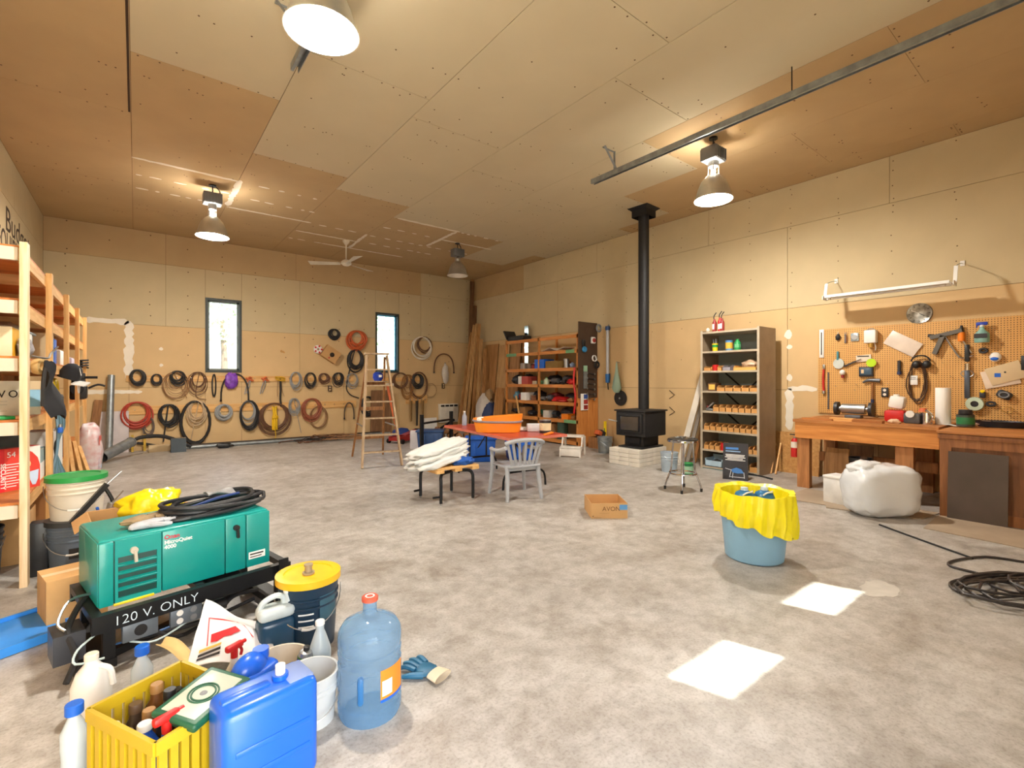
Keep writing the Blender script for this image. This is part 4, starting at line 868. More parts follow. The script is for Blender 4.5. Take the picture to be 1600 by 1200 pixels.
# white bag with red logo, tan paper, spray heads and jugs
p0 = [onz(322, 938, .30), onz(425, 1012, .22), onz(292, 1045, .22), onz(345, 1040, .22)]
t = thing('paper_sack', 'white printed feed sack with red emblem draped over the cart edge', 'sack', at(350, 1010, 2.2))
q00, q10, q01, q11 = at(322, 936, 2.42), at(420, 985, 2.38), at(288, 1044, 2.08), at(430, 1020, 2.22); base = t.location.copy()
def sack(u, v):
    p = q00 * (1 - u) * (1 - v) + q10 * u * (1 - v) + q01 * (1 - u) * v + q11 * u * v
    return p - base + Vector((.0, -.02 * math.sin(3.1 * v), .03 * math.sin(math.pi * u) * math.sin(math.pi * v) + .010 * math.sin(9 * u + 5 * v) + .006 * math.sin(14 * v - 6 * u)))
B().grid(sack, 20, 20, .004).obj('sheet', mat('sack_white', (232, 230, 228), .6, var=.04), t)
def spr(poly, m, nm, off=.004):
    n_up = Vector((-.25, -.75, .6)).normalized(); us = B(); nn = len(poly)
    cx = sum(x for x, y in poly) / nn; cy = sum(y for x, y in poly) / nn
    pts = [sack(cx, cy) + n_up * off] + [sack(x, y) + n_up * off for x, y in poly]
    us.add([tuple(x) for x in pts], [(0, 1 + k, 1 + (k + 1) % nn) for k in range(nn)]); us.obj(nm, m, t, smooth=False)
spr([(.20, .52), (.50, .40), (.58, .50), (.50, .55), (.46, .60), (.38, .62), (.30, .70), (.22, .68)], mat('print_red', (206, 30, 36), .6), 'emblem', .006)
for k, (xa, ya, xb, yb) in enumerate(((.12, .30, .50, .22), (.50, .22, .74, .55), (.12, .30, .18, .72))):
    nx, ny = (yb - ya) * .03, -(xb - xa) * .03; spr([(xa, ya), (xb, yb), (xb + nx, yb + ny), (xa + nx, ya + ny)], MATS['print_red'], 'border_line', .006)
for k in range(3): spr([(.10, .74 + .06 * k), (.36, .74 + .06 * k), (.36, .775 + .06 * k), (.10, .775 + .06 * k)], mat('print_gold', (214, 176, 80), .6) if k == 0 else INK, 'print_band', .005)
t = thing('tan_paper', 'curled tan paper bag piece lying on the crate edge', 'paper', at(270, 1022, 2.12))
b0 = t.location.copy(); r00, r10, r01, r11 = at(263, 995, 2.18), at(298, 1018, 2.14), at(243, 1010, 2.06), at(290, 1047, 1.98)
B().grid(lambda u, v: r00 * (1 - u) * (1 - v) + r10 * u * (1 - v) + r01 * (1 - u) * v + r11 * u * v - b0 + Vector((0, 0, .02 * math.sin(3 * u) + .008 * math.sin(8 * v))), 10, 10, .002).obj('sheet', mat('paper_tan', (214, 180, 118), .8, var=.1), t)
def trigger(label, loc, rz, m, tilt=0):
    t = thing('spray_trigger', label, 'sprayer', loc, rot=(tilt, 0, rz))
    B().rbox((0, 0, .045), (.075, .026, .026), .008).obj('head', m, t); B().cyl((0, 0, 0), (0, 0, .035), .014, n=12).obj('collar', m, t); B().tube([(.025, 0, .035), (.035, 0, .015), (.03, 0, -.005)], .006).obj('lever', m, t); B().cyl((.037, 0, .047), (.052, 0, .047), .008, n=10).obj('nozzle', m, t); return t
p = at(366, 1036, 2.03)
tb = jug('spray_bottle', 'white spray bottle body under the red trigger near the sack', (p.x, p.y, 0), [(.001, 0), (.04, 0), (.042, .02), (.042, .12), (.016, .17), (.014, .19)], WHITE, None, 0, 0)
trigger('red spray trigger on bottle beside the white sack', (p.x, p.y, .19), .5, RED)
p = Vector(crp(.065, -.315, .0)); tb = jug('spray_bottle', 'blue bottle with red trigger in the front of the crate', (p.x, p.y, .0085), [(.001, 0), (.045, 0), (.047, .02), (.047, .15), (.016, .21), (.014, .235)], mat('bottle_blue', (36, 84, 176), .3), None, 0, 0); trigger('red spray trigger in front of the green lid', (p.x, p.y, .2435), .4, RED, -.1)
p = at(143, 1095, 1.95)
jug('bleach_jug', 'white plastic jug with handle standing left of the yellow crate', (p.x, p.y, 0), [(.001, 0), (.062, 0), (.066, .02), (.066, .13), (.05, .18), (.022, .215), (.02, .235)], WHITE, mat('cap_ivory', (230, 222, 206), .4), .228, .024, .024, handle=[(.03, -.03, .205), (.06, -.05, .19), (.07, -.055, .13)])
p = at(116, 1135, 1.66)
jug('water_bottle', 'clear water bottle with blue cap at the bottom left corner', (p.x, p.y, 0), [(.001, 0), (.036, 0), (.038, .02), (.035, .06), (.038, .1), (.038, .15), (.016, .2), (.014, .215)], glassy('bottle_pet', (214, 226, 232), .4, .1), BLUE, .21, .026, .035)
p = at(222, 1090, 2.02)
jug('water_bottle', 'clear bottle with blue cap standing behind the yellow crate', (p.x, p.y, 0), [(.001, 0), (.036, 0), (.038, .02), (.038, .15), (.016, .2), (.014, .215)], MATS['bottle_pet'], BLUE, .21, .026, .035)
p = Vector(crp(.06, -.207, 0))
jug('oil_bottle', 'blue bottle with white cap in the front of the crate', (p.x, p.y, .0085), [(.001, 0), (.05, 0), (.053, .02), (.053, .14), (.02, .2), (.018, .22)], MATS['bottle_blue'], WHITE, .215, .022, .02)
# ================================================================ BACK WALL
def bx(px, py): p = ony(px, py); return p.x, p.z
# rails with nails
def rail(px0, py0, px1, py1, h, label):
    a, b_ = bx(px0, py0), bx(px1, py1); z = (a[1] + b_[1]) / 2
    t = thing('hanging_rail', label, 'rail', (a[0], YB, z)); L = b_[0] - a[0]
    B().b2((0, -.02, -h / 2), (L, -.001, h / 2)).obj('board', PINEX, t, smooth=False)
    me = B().cyl((0, 0, 0), (0, -.07, .02), .005, n=6).mesh('nail', STEEL)
    n = int(L / .22)
    for k in range(n): linkmesh('nail', me, t, (.1 + (L - .2) * k / (n - 1), -.02, .0))
rail(197, 589, 552, 594, .12, 'upper pine board with nails carrying cable coils on back wall')
rail(200, 640, 556, 632, .16, 'lower pine board with nails carrying hoses on back wall')
rail(585, 592, 655, 594, .10, 'short upper pine board under the right window')
CB = mat('coil_black', (38, 36, 36), .55); CBR = mat('coil_brown', (104, 70, 48), .6); CRD = mat('coil_red', (178, 66, 48), .55); CBG = mat('coil_beige', (196, 170, 136), .6)
CGR = mat('coil_grey', (150, 152, 152), .55); COR = mat('coil_orange', (196, 92, 46), .55); CTN = mat('coil_tan', (150, 112, 76), .6); CWH = mat('coil_white', (224, 216, 200), .6)
def coil(px, py, w, h, m, wire, turns, label, seed=0, spread=.12, depth=.05, droop=0.0, tail=None, name='cable_coil', cat='cable', tie=None, group='cable coils on the back wall'):
    """loops of cable hung flat against the wall; w,h in pixels of the photograph"""
    if turns > 2: spread = min(.55, spread * 1.5); turns = int(turns * 1.5)
    rnd = random.Random(seed * 77 + int(px)); p0 = ony(px - w / 2, py); p1 = ony(px + w / 2, py); q0 = ony(px, py - h / 2); q1 = ony(px, py + h / 2)
    rw, rh = (p1.x - p0.x) / 2 - wire, (q0.z - q1.z) / 2 - wire; c = ony(px, py)
    t = thing(name, label, cat, (c.x, YB, c.z), 0, group); pts = []; n = int(turns * 22)
    ph = rnd.uniform(0, 6)
    ks = [(1 - spread * rnd.random(), rnd.uniform(-1, 1), rnd.uniform(-1, 1)) for _ in range(int(turns) + 2)]
    for i in range(n + 1):
        a = i / 22 * 2 * math.pi + math.pi / 2; j = int(i / 22); f = i / 22 - j
        k0, k1 = ks[j], ks[j + 1]; s_ = k0[0] * (1 - f) + k1[0] * f; dx_ = (k0[1] * (1 - f) + k1[1] * f) * spread * rw * .35
        yy = -(wire + .022 + (depth * ((j * .37) % 1.0)) * .9)
        x_ = math.cos(a) * rw * s_ + dx_; z_ = rh - (rh * s_ - math.sin(a) * rh * s_) * (1 + droop * (1 - math.sin(a)) * .2)
        pts.append((x_, yy, max(z_, -rh * 1.35)))
    B().tube(pts, wire, 6).obj('loops', m, t)
    if tail:
        l0 = Vector(pts[-1]); tp = [l0] + [Vector(((ony(x, y).x - c.x), -(.03), max(ony(x, y).z, wire + .004) - c.z)) for x, y in tail]; B().tube(tp, wire, 6).obj('tail', m, t)
    if tie: B().box((0, -.03, rh), (.03, .06, .05)).obj('tie', tie, t, smooth=False)
    return t
coil(214, 592, 30, 30, CB, .016, 7, 'black cable coil at the left end of upper board', 1, .3)
coil(245, 594, 19, 20, CB, .010, 4, 'small dark cable coil second from left on the upper board', 2, .25)
coil(277, 592, 28, 26, CB, .012, 6, 'dark cable coil hung over loose brown loops', 3, .3)
coil(274, 603, 42, 44, CTN, .006, 5, 'loose brown wire loops hanging below a dark coil', 4, .3, tail=[(292, 622)])
coil(309, 600, 32, 38, CBR, .007, 5, 'orange-brown thin cord loops left of the first window', 5, .3, tail=[(306, 618), (322, 624)])
coil(334, 605, 9, 42, CB, .013, 2, 'narrow folded black strap left of the purple bag', 6, .2)
coil(349, 646, 30, 30, CGR, .02, 5, 'thick grey cable roll on the lower board', 8, .35)
coil(388, 650, 32, 50, CB, .014, 6, 'oval black and grey cable coil below the orange clamps', 9, .2)
coil(387, 644, 26, 34, CGR, .008, 4, 'thin grey cord looped inside the oval black coil', 10, .2)
coil(427, 655, 54, 52, CBR, .011, 9, 'large dark brown wire coil behind yellow rope', 11, .2)
coil(214, 653, 58, 52, CRD, .015, 8, 'big red air hose coil at the left end of lower board', 12, .28)
coil(263, 653, 38, 44, CB, .014, 7, 'black cable coil beside the red hose', 13, .3, tail=[(255, 690)])
coil(308, 649, 38, 48, CBG, .010, 7, 'beige cable coil inside the big black hose loop', 14, .3, tail=[(296, 700)])
coil(305, 661, 52, 72, RUB, .026, 1.6, 'big thick black hose loop hung on lower board', 15, .1, tail=[(300, 712), (262, 706), (230, 694), (214, 692)], name='hose_loop', cat='hose')
coil(461, 598, 22, 34, CGR, .007, 6, 'grey wire coil on the upper board, first right of yellow bundle', 16, .35)
coil(484, 596, 20, 28, CB, .008, 6, 'black wire coil on the upper board, second right of yellow bundle', 17, .35)
coil(505, 593, 20, 20, CBR, .010, 6, 'brown cord coil on the upper board above the outlet', 18, .35)
coil(528, 595, 20, 26, CB, .008, 6, 'black cord coil on upper board beside the ladder', 19, .35)
coil(554, 565, 28, 38, CB, .014, 7, 'thick black coil hung left of the ladder top', 20, .25, tail=[(541, 600), (546, 616), (560, 622)])
coil(556, 533, 33, 33, COR, .020, 6, 'orange hose coil hung high beside right window', 21, .4)
coil(521, 525, 22, 22, CB, .016, 5, 'dark round reel high on the wall above the cardboard box', 22, .4)
coil(659, 545, 34, 38, CWH, .014, 5, 'white cable coil right of the second window', 23, .25)
coil(663, 541, 26, 30, CBR, .012, 3, 'dark brown hose over the white coil', 24, .25)
coil(486, 643, 36, 42, mat('coil_rust', (150, 82, 56), .6), .012, 8, 'rust-red hose coil on the lower board left of ladder', 25, .3)
coil(497, 656, 34, 44, CTN, .010, 3, 'tan hose loops hanging under the rust-red coil', 26, .2)
coil(459, 637, 20, 30, CGR, .006, 6, 'tangled silver wire bundle on the lower board', 27, .5, tail=[(470, 676)])
coil(573, 637, 24, 36, CB, .014, 6, 'dark cable coil behind the ladder rungs', 28, .3)
coil(624, 595, 24, 26, CBR, .010, 5, 'brown cable coil under the right window', 29, .3)
coil(636, 606, 22, 42, mat('coil_ochre', (158, 110, 58), .6), .008, 6, 'ochre rope loops beside the jack handle', 30, .4)
coil(651, 597, 20, 26, CB, .016, 6, 'black cable coil at right of the jack handle', 31, .4)
coil(653, 604, 30, 46, CBR, .009, 3, 'long brown cord loop around the black coil', 32, .2)
coil(550, 598, 22, 30, CGR, .006, 5, 'thin grey wire loops under the thick black coil', 33, .4)
coil(673, 612, 22, 26, CTN, .004, 2, 'thin tan wire loop below the white coil', 34, .3)
coil(233, 672, 24, 40, mat('coil_greybrown', (110, 96, 88), .6), .008, 4, 'grey-brown cord hanging over the red hose', 35, .4)
def arch(px0, px1, pyt, pyb, m, r, label, yoff=.05, name='hose', cat='hose'):
    a, b_ = ony(px0, pyb), ony(px1, pyb); top = ony((px0 + px1) / 2, pyt); t = thing(name, label, cat, (top.x, YB, top.z))
    n = 18; w = (b_.x - a.x) / 2; H = top.z - a.z
    B().tube([(-w * math.cos(math.pi * k / n), -yoff, -H + H * math.sin(math.pi * k / n) ** .7) for k in range(n + 1)], r, 7).obj('bend', m, t)
    for s in (-w, w): B().cyl((s, -yoff, -H - .02), (s, -yoff, -H + .02), r * 1.25, n=8).obj('ferrule', BLKST, t)
arch(345, 388, 584, 626, CB, .016, 'black cable arched over the purple bag below first window')
arch(677, 708, 553, 582, CBR, .018, 'brown curved hose hung beside the far corner')
arch(537, 552, 629, 654, mat('hose_dark', (84, 68, 54), .6), .015, 'short dark hose bent over a nail left of ladder')
# purple bag, clamps, yellow bundle, rope
c = ony(361, 595); t = thing('hanging_bag', 'shiny purple plastic bag hanging under the first window', 'bag', (c.x, YB, c.z)); B().ball((0, -.06, 0), (.12, .05, .16), 16, 12, jit=.3, seed=3, p=.7).obj('bag', mat('purple_film', (124, 66, 176), .25, var=.4, scale=14), t); B().tube([(-.03, -.05, .13), (0, -.04, .19), (.03, -.05, .13)], .006).obj('handle', MATS['purple_film'], t)
for k, (px, l) in enumerate(((389, 'orange spring clamp with wire, left of the pair'), (413, 'orange clamp with grey handles, right of the pair'))):
    c = ony(px, 593); t = thing('clamp', l, 'clamp', (c.x, YB, c.z)); B().tube([(-.07, -.05, .03), (0, -.06, .0), (.08, -.05, -.03)], .018, 6).obj('jaw', COR, t); B().tube([(-.03, -.05, -.05), (0, -.06, .05), (.05, -.05, .03)], .014, 6).obj('jaw', COR, t)
    B().tube([(0, -.05, 0), (-.05, -.04, -.14), (-.09, -.03, -.32)], .010, 6).obj('handle', CGR, t); B().tube([(0.02, -.05, 0), (-.0, -.04, -.14), (-.05, -.03, -.30)], .010, 6).obj('handle', CGR, t)
c = ony(437, 592); t = thing('cord_bundle', 'yellow and brown knotted cord bundle with long dark tail', 'cord', (c.x, YB, c.z))
B().tube([(.10 * math.cos(a * 1.1), -.05 - .02 * math.sin(a * 2), .05 * math.sin(a)) for a in [k * .5 for k in range(40)]], .010, 6).obj('knot', mat('cord_yellow', (206, 160, 40), .6), t); B().tube([(0, -.05, 0), (.01, -.05, -.2), (.0, -.06, -.45), (.02, -.05, -.62)], .022, 7).obj('tail', CB, t)
for k in range(3): B().tube([(.03 * k - .05, -.05, 0), (.05 * k - .06, -.04, -.25), (.07 * k - .05, -.03, -.40)], .005, 5).obj('strand', CTN, t)
c = ony(428, 652); t = thing('rope_hank', 'bright yellow rope hank hanging in front of brown coil', 'rope', (c.x, YB - .09, c.z)); YR_ = mat('rope_yellow', (230, 186, 20), .6)
random.seed(5)
for k in range(6): B().tube([(.05 * math.sin(k), 0, .25), (.03 * math.cos(2 * k), -.03, .0), (.05 * math.sin(k + 1), -.01, -.27), (.05 * math.sin(k + 2), .01, -.05), (.04 * math.sin(k), .01, .24)], .012, 6).obj('strand', YR_, t)
B().tube([(.06 * math.cos(a), -.03 + .03 * math.sin(a), -.02 + .004 * a) for a in [k * .6 for k in range(24)]], .012, 6).obj('wrap', YR_, t); B().tube([(0, 0, -.25), (.02, 0, -.4), (-.02, 0, -.58)], .008).obj('tail', YR_, t)
# cardboard box hung askew, reels, gauge, outlets, heater...
c = ony(515, 554); t = thing('carton', 'cardboard box with round hole hung tilted on back wall', 'box', (c.x, YB - .01, c.z), rot=(0, math.radians(33), 0))
B().b2((-.19, -.13, -.15), (.19, -.0, .15)).obj('body', CARD, t, smooth=False); B().lathe([(.001, 0), (.055, 0), (.055, .003)], 18, frame((.02, -.1305, .0), (1, 0, 0), (0, 0, 1))).obj('round_hole', mat('hole_dark', (40, 28, 18), .9), t); B().lathe([(.001, 0), (.02, 0), (.02, .004)], 12, frame((.0, -.1305, -.10), (1, 0, 0), (0, 0, 1))).obj('red_knob', RED, t)
c = ony(496, 546); t = thing('tape_reel', 'small red and white reel beside the tilted cardboard box', 'reel', (c.x, YB, c.z))
b = B(); b.lathe([(.03, -.03), (.09, -.03), (.10, -.015), (.10, .015), (.09, .03), (.03, .03), (.03, -.03)], 20, frame((0, -.04, 0), (1, 0, 0), (0, 0, 1))); b.obj('spool', WHITE, t)
for k in range(5): a = k * 2 * math.pi / 5; B().box((.075 * math.cos(a), -.075, .075 * math.sin(a)), (.04, .006, .04), (0, -a, 0)).obj('red_mark', RED, t, smooth=False)
for k, (px, py, l) in enumerate(((515, 607, 'dark wall outlet under the brown cord coil'), (692, 603, 'dark wall outlet below the white hanging bag'))):
    c = ony(px, py); t = thing('wall_outlet', l, 'outlet', (c.x, YB, c.z)); B().rbox((0, -.018, 0), (.085, .035, .14), .006).obj('box', mat('outlet_dark', (60, 46, 34), .5), t)
    for dz in (.03, -.03): B().rbox((0, -.036, dz), (.04, .006, .035), .004).obj('socket', CARDP, t)
c = ony(694, 582); t = thing('hanging_bag', 'pale plastic bag hanging under the brown curved hose', 'bag', (c.x, YB, c.z)); B().ball((0, -.07, -.05), (.10, .05, .26), 14, 12, jit=.3, seed=6).obj('bag', mat('pale_film', (214, 206, 194), .3), t); B().tube([(-.03, -.07, .15), (0, -.05, .28), (.03, -.07, .15)], .007).obj('loop', STEEL, t)
c = ony(622, 590); t = thing('blue_pot', 'bright blue round pot standing on the ladder shelf', 'pot', (0, 0, 0))
# floor along the back wall: pipes, wires
a, b_ = onz(205, 735), onz(560, 690)
for k, (dy, r, m, l) in enumerate(((.10, .035, GALV, 'long galvanised pipe lying along the back wall, nearest the room'), (.18, .03, mat('pipe_rust', (112, 78, 58), .6, metal=.4), 'long rusty pipe lying along the back wall'), (.26, .04, mat('pipe_dark', (70, 62, 58), .5, metal=.5), 'long dark pipe lying tight against the back wall'))):
    o = B().cyl((0, 0, 0), (4.6 - .3 * k, 0, 0), r, n=10).obj('pipe', m, loc=(.45 + .2 * k, YB - .42 + dy, r)); tag(o, l, 'pipe', 'pipes along the back wall')
random.seed(21)
c = onz(515, 694); t = thing('wire_tangle', 'tangle of brown wires heaped on the floor by the ladder', 'wire', (c.x, YB - .62, 0))
for s in range(5):
    pts = []; x, y = random.uniform(-.6, .6), random.uniform(-.15, .15); a = random.uniform(0, 6)
    for k in range(60):
        a += random.uniform(-.3, .75); x += .10 * math.cos(a); y += .05 * math.sin(a); x = max(-.85, min(.85, x)); y = max(-.22, min(.22, y)); pts.append((x, y, .015 + .05 * (1 - abs(x)) * random.random() + .02 * s))
    B().tube(pts, .010, 5).obj('wire', [CBR, CTN, CB, CBR, CTN][s], t)
# plywood board, jack, handle, hook rack, heater, white panels
c = onz(590, 690); t = thing('particle_board', 'weathered brown board leaning on the wall behind ladder', 'board', (ony(592, 650).x, YB - .02, 0), rot=(math.radians(3), 0, 0)); B().b2((-.26, -.09, 0), (.30, -.05, 1.12)).obj('panel', woodmat('board_brown', (112, 78, 50), (146, 106, 70), 2), t, smooth=False)
J = onz(636, 690)
t = thing('floor_jack', 'red floor jack with long orange handle standing by the back wall', 'jack', (J.x, J.y, 0), math.radians(25)); JR = mat('jack_red', (150, 34, 30), .45)
b = B(); b.b2((-.42, -.16, .05), (.38, -.12, .15)).b2((-.42, .12, .05), (.38, .16, .15)).b2((-.42, -.12, .06), (-.2, .12, .13)); b.obj('chassis', JR, t, smooth=False)
B().bar((-.15, 0, .13), (.36, 0, .22), .16, .06).obj('lift_arm', JR, t, smooth=False); B().cyl((.36, 0, .22), (.36, 0, .26), .06).obj('saddle', BLKST, t)
for x, y in ((-.38, -.19), (-.38, .19), (.32, -.19), (.32, .19)): B().cyl((x, y - .025, .05), (x, y + .025, .05), .05, n=14).obj('wheel', BLKST, t)
h0 = Vector((-.3, 0, .15)); B().cyl(h0, h0 + V(.06, .35, 1.10), .03, n=10).obj('handle', COR, t); q = h0 + V(.06, .35, 1.10); B().bar(q + V(-.18, .0, .02), q + V(.18, 0, .02), .05, .05).obj('grip', CWH, t)
o = B().ball((0, 0, .12), (.22, .16, .13), 14, 9, jit=.2, seed=7).obj('blue_tarp', mat('tarp_blue', (36, 62, 130), .6), loc=(J.x + .15, J.y + .62, 0)); tag(o, 'folded dark blue tarp behind the floor jack', 'tarp')
c = ony(651, 624); t = thing('hook_rack', 'pine board with hooks and hanging rags right of the jack', 'rack', (c.x, YB, c.z)); B().b2((-.32, -.03, -.11), (.30, -.001, .11)).obj('board', PINEX, t, smooth=False)
for k in range(5): B().tube([(-.22 + .11 * k, -.03, .0), (-.22 + .11 * k, -.08, -.02), (-.22 + .11 * k, -.09, .03)], .007).obj('hook', STEEL, t)
for k in range(3): B().grid(lambda u, v, k=k: (-.2 + .17 * k + .09 * (v - .5) * (1 - .3 * u), -.08 - .03 * math.sin(6 * v), -.03 - (.55 + .12 * k) * u), 8, 6, .0).obj('hanging_cloth', [mat('cloth_tan', (150, 116, 70), .9), mat('cloth_dk', (70, 62, 52), .9), MATS['cloth_tan']][k], t)
o = B().b2((-.2, -.03, 0), (.18, 0, .34)).obj('leaning_board', PAPER, loc=(ony(671, 660).x, YB - .08, .0), rot=(-.08, 0, 0)); tag(o, 'small white panel leaning on back wall beside heater', 'panel')
o = B().b2((-.03, -.02, 0), (.03, .02, .62)).obj('bar', BLKST, loc=(ony(668, 660).x + .1, YB - .32, .0), rot=(.0, 1.1, 0)); tag(o, 'black steel bar propped by the white panel', 'bar')
c = ony(699, 650); t = thing('wall_heater', 'white baseboard heater panel with black slotted top', 'heater', (c.x, YB, .25)); B().rbox((0, -.05, .2), (.60, .10, .52), .01).obj('body', CWH, t)
for k in range(4): B().b2((-.26 + .14 * k, -.104, .38), (-.15 + .14 * k, -.099, .43)).obj('slot', BLACK, t, smooth=False)
# left end of the wall: white sheet, silver gutter pipe, metal duct, scrap
o = B().b2((-.25, -.03, 0), (.22, 0, .78)).obj('white_sheet', mat('sheet_lilac', (206, 196, 196), .7), loc=(ony(178, 660).x, YB - .07, 0), rot=(-.05, 0, 0)); tag(o, 'pale board leaning behind the silver downpipe', 'board')
o = B().b2((-.12, -.02, 0), (.0, .0, 1.0)).obj('board', OLDW, loc=(ony(150, 660).x, YB - .10, 0), rot=(-.07, .1, 0)); tag(o, 'dark stained board leaning at the left corner of back wall', 'board')
p = onz(170, 718); t = thing('downpipe', 'silver downpipe leaning upright at the left of back wall', 'pipe', (p.x - .02, YB - .42, 0), rot=(math.radians(-14), math.radians(1), 0)); B().cyl((0, 0, .02), (0, 0, 1.50), .055, .055, n=18, cap=False).cyl((0, 0, .02), (0, 0, 1.50), .051, .051, n=18, cap=False).obj('tube', GALV, t)
t = thing('duct_pipe', 'silver metal duct lying angled on floor below red hose', 'duct', onz(160, 724) + V(0, 0, .10), 0)
e = ony(206, 690, YB - .9) - t.location; B().cyl((0, 0, .0), e, .085, .085, n=20, cap=False).cyl((0, 0, .0), e, .08, .08, n=20, cap=False).obj('tube', GALV, t); B().tube([e, e + V(.15, .1, .06), e + V(.5, .3, .02), e + V(.9, .3, -.2)], .035, 8).obj('hose', RUB, t)
B().cyl(e * .96, e * 1.06, .09, .05, n=18).obj('reducer', BLKST, t)
t = thing('motor', 'small black pump motor on the floor beside the duct', 'motor', onz(135, 705) + V(0, 0, .09), .4); B().cyl((-.16, 0, 0), (.14, 0, 0), .09, n=16).obj('housing', BLACK, t); B().b2((-.12, -.07, -.09), (.12, .07, -.06)).obj('foot', BLKST, t, smooth=False); B().cyl((.14, 0, 0), (.22, 0, 0), .03).obj('shaft', STEEL, t)
for k, (px, py, s, m, l) in enumerate(((252, 712, (.34, .2, .12), CARDP, 'pale flattened carton at the foot of red hose'), (280, 708, (.24, .2, .26), mat('box_slate', (70, 80, 88), .5), 'dark slate box at the foot of beige coil'))):
    p = onz(px, py); carton('carton', l, (p.x, YB - (.30 if k == 0 else .6), 0), s, m, .0)
o = B().ball((0, 0, .05), (.16, .08, .06), 12, 8, jit=.3, seed=4).obj('rubber_scrap', BLACK, loc=(ony(345, 697).x, YB - .55, 0)); tag(o, 'small black lump of rubber by the wall pipes', 'scrap')
for k, px in enumerate((207, 226)): 
    o = B().b2((-.02, -.02, 0), (.02, .0, .32)).obj('yellow_bar', mat('bar_yellow', (196, 158, 40), .5), loc=(ony(px, 690).x, YB - .10, 0), rot=(-.1, 0, 0)); tag(o, 'thin yellow bar leaning under the red hose, %s' % ('left one' if k == 0 else 'right one'), 'bar')
# corner lumber
LUM = [woodmat('lumber_a', (150, 104, 58), (190, 142, 88), 2), woodmat('lumber_b', (176, 132, 80), (212, 172, 118), 2), woodmat('lumber_c', (92, 62, 36), (124, 88, 54), 2)]
for k, (pxb, pxt, pyt, Y, m, w, l) in enumerate(((731, 738, 440, 11.5, 2, .12, 'tallest dark plank standing in the far corner'), (735, 741, 437, 11.6, 0, .10, 'tall brown plank standing in the far corner beside darkest one'), (740, 745, 478, 11.45, 2, .08, 'dark square bar standing in the far corner'),
        (722, 741, 508, 11.2, 1, .07, 'pale plank leaning in corner, first from the left'), (729, 745, 506, 11.1, 1, .07, 'pale plank leaning in corner, second from the left'), (737, 749, 506, 11.0, 0, .08, 'pale plank leaning in corner, third from the left'), (744, 752, 530, 10.9, 1, .09, 'shorter pale plank leaning in corner, fourth from the left'), (716, 737, 520, 11.3, 0, .08, 'thin brown plank leaning in corner behind the pale ones'), (752, 758, 545, 10.7, 0, .09, 'short brown plank leaning in corner, rightmost of the planks'))):
    zt = ony(pxt, pyt, Y).z; xb, xt = ony(pxb, 660, Y - .25).x, ony(pxt, pyt, Y).x
    xt = min(xt, XR - .06); xb = min(xb, XR - .1)
    o = B().bar((0, 0, .0), (xt - xb, .25, zt), w, .04, (0, 1, 0)).obj('plank', LUM[m], loc=(xb, Y - .25, 0), smooth=False); tag(o, l, 'plank', 'lumber leaning in the far corner')
for k, (y0, y1, zt, m, l) in enumerate(((10.95, 10.35, 2.35, 0, 'wide brown sheet leaning on right wall by the corner planks'), (10.30, 9.85, 2.3, 1, 'wide tan sheet leaning on right wall, middle one'), (9.8, 9.38, 2.38, 0, 'wide brown sheet leaning on right wall next to the shelf'))):
    o = B().b2((-.02, y1, 0), (0, y0, zt)).obj('plywood_sheet', LUM[m], loc=(XR - .27, 0, 0), rot=(0, math.radians(6), 0), smooth=False); tag(o, l, 'board', 'sheets leaning on the right wall')
t = thing('grain_sack', 'white and navy sack propped against the leaning sheets', 'sack', (6.95, 9.75, 0)); B().ball((0, 0, .40), (.26, .22, .42), 16, 12, jit=.15, seed=2, p=.8).obj('sack_body', mat('sack_navy', (40, 54, 92), .7), t); B().ball((-.05, .12, .5), (.24, .2, .55), 14, 10, jit=.15, seed=5, p=.8).obj('white_liner', mat('sack_grey', (196, 186, 176), .7), t); B().ball((0, .02, .98), (.12, .12, .16), 12, 8, jit=.4, seed=8).obj('twisted_top', mat('burlap', (150, 118, 80), .9), t)
o = B().bar((0, 0, 0), (.12, -.05, 1.18), .04, .24, (1, 0, 0)).obj('plank', LUM[0], loc=(6.90, 9.46, 0), smooth=False); tag(o, 'short brown plank leaning on left end of wooden shelf', 'plank')
bpy.data.objects.remove(bpy.data.objects['blue_pot'])
# ================================================================ MIDDLE OF THE ROOM
# --- wooden stepladder
LW = woodmat('ladder_wood', (164, 136, 104), (200, 174, 140), 2)
t = thing('stepladder', 'old wooden stepladder standing open before the cable wall', 'ladder', (3.05, 7.19, 0), math.radians(-11.6))
H_ = 1.80; tl = .46
def lad(s, f): return Vector((s * (.31 - .15 * f), tl * f, H_ * f))
for s in (-1, 1):
    B().bar(lad(s, 0), lad(s, .985), .028, .075, (0, 1, 0)).obj('stile', LW, t, smooth=False)
    B().bar((s * .27, 1.30, 0), (s * .14, tl + .05, H_ * .97), .028, .045, (0, 1, 0)).obj('rear_leg', OLDW, t, smooth=False)
for k in range(6):
    f = .13 + .145 * k; a, b_ = lad(-1, f), lad(1, f); B().b2((a.x, a.y - .045, a.z - .011), (b_.x, a.y + .045, a.z + .011)).obj('tread', LW, t, smooth=False)
B().b2((-.19, tl - .07, H_ - .01), (.19, tl + .08, H_ + .014)).obj('top_cap', LW, t, smooth=False)
for f in (.2, .5, .75): y = 1.30 + (tl + .05 - 1.30) * f; x = .27 - .13 * f; B().b2((-x, y - .012, H_ * .97 * f - .03), (x, y + .012, H_ * .97 * f + .03)).obj('rear_brace', OLDW, t, smooth=False)
B().b2((-.17, tl - .02, 1.335), (.17, tl + .24, 1.352)).obj('pail_shelf', LW, t, smooth=False)
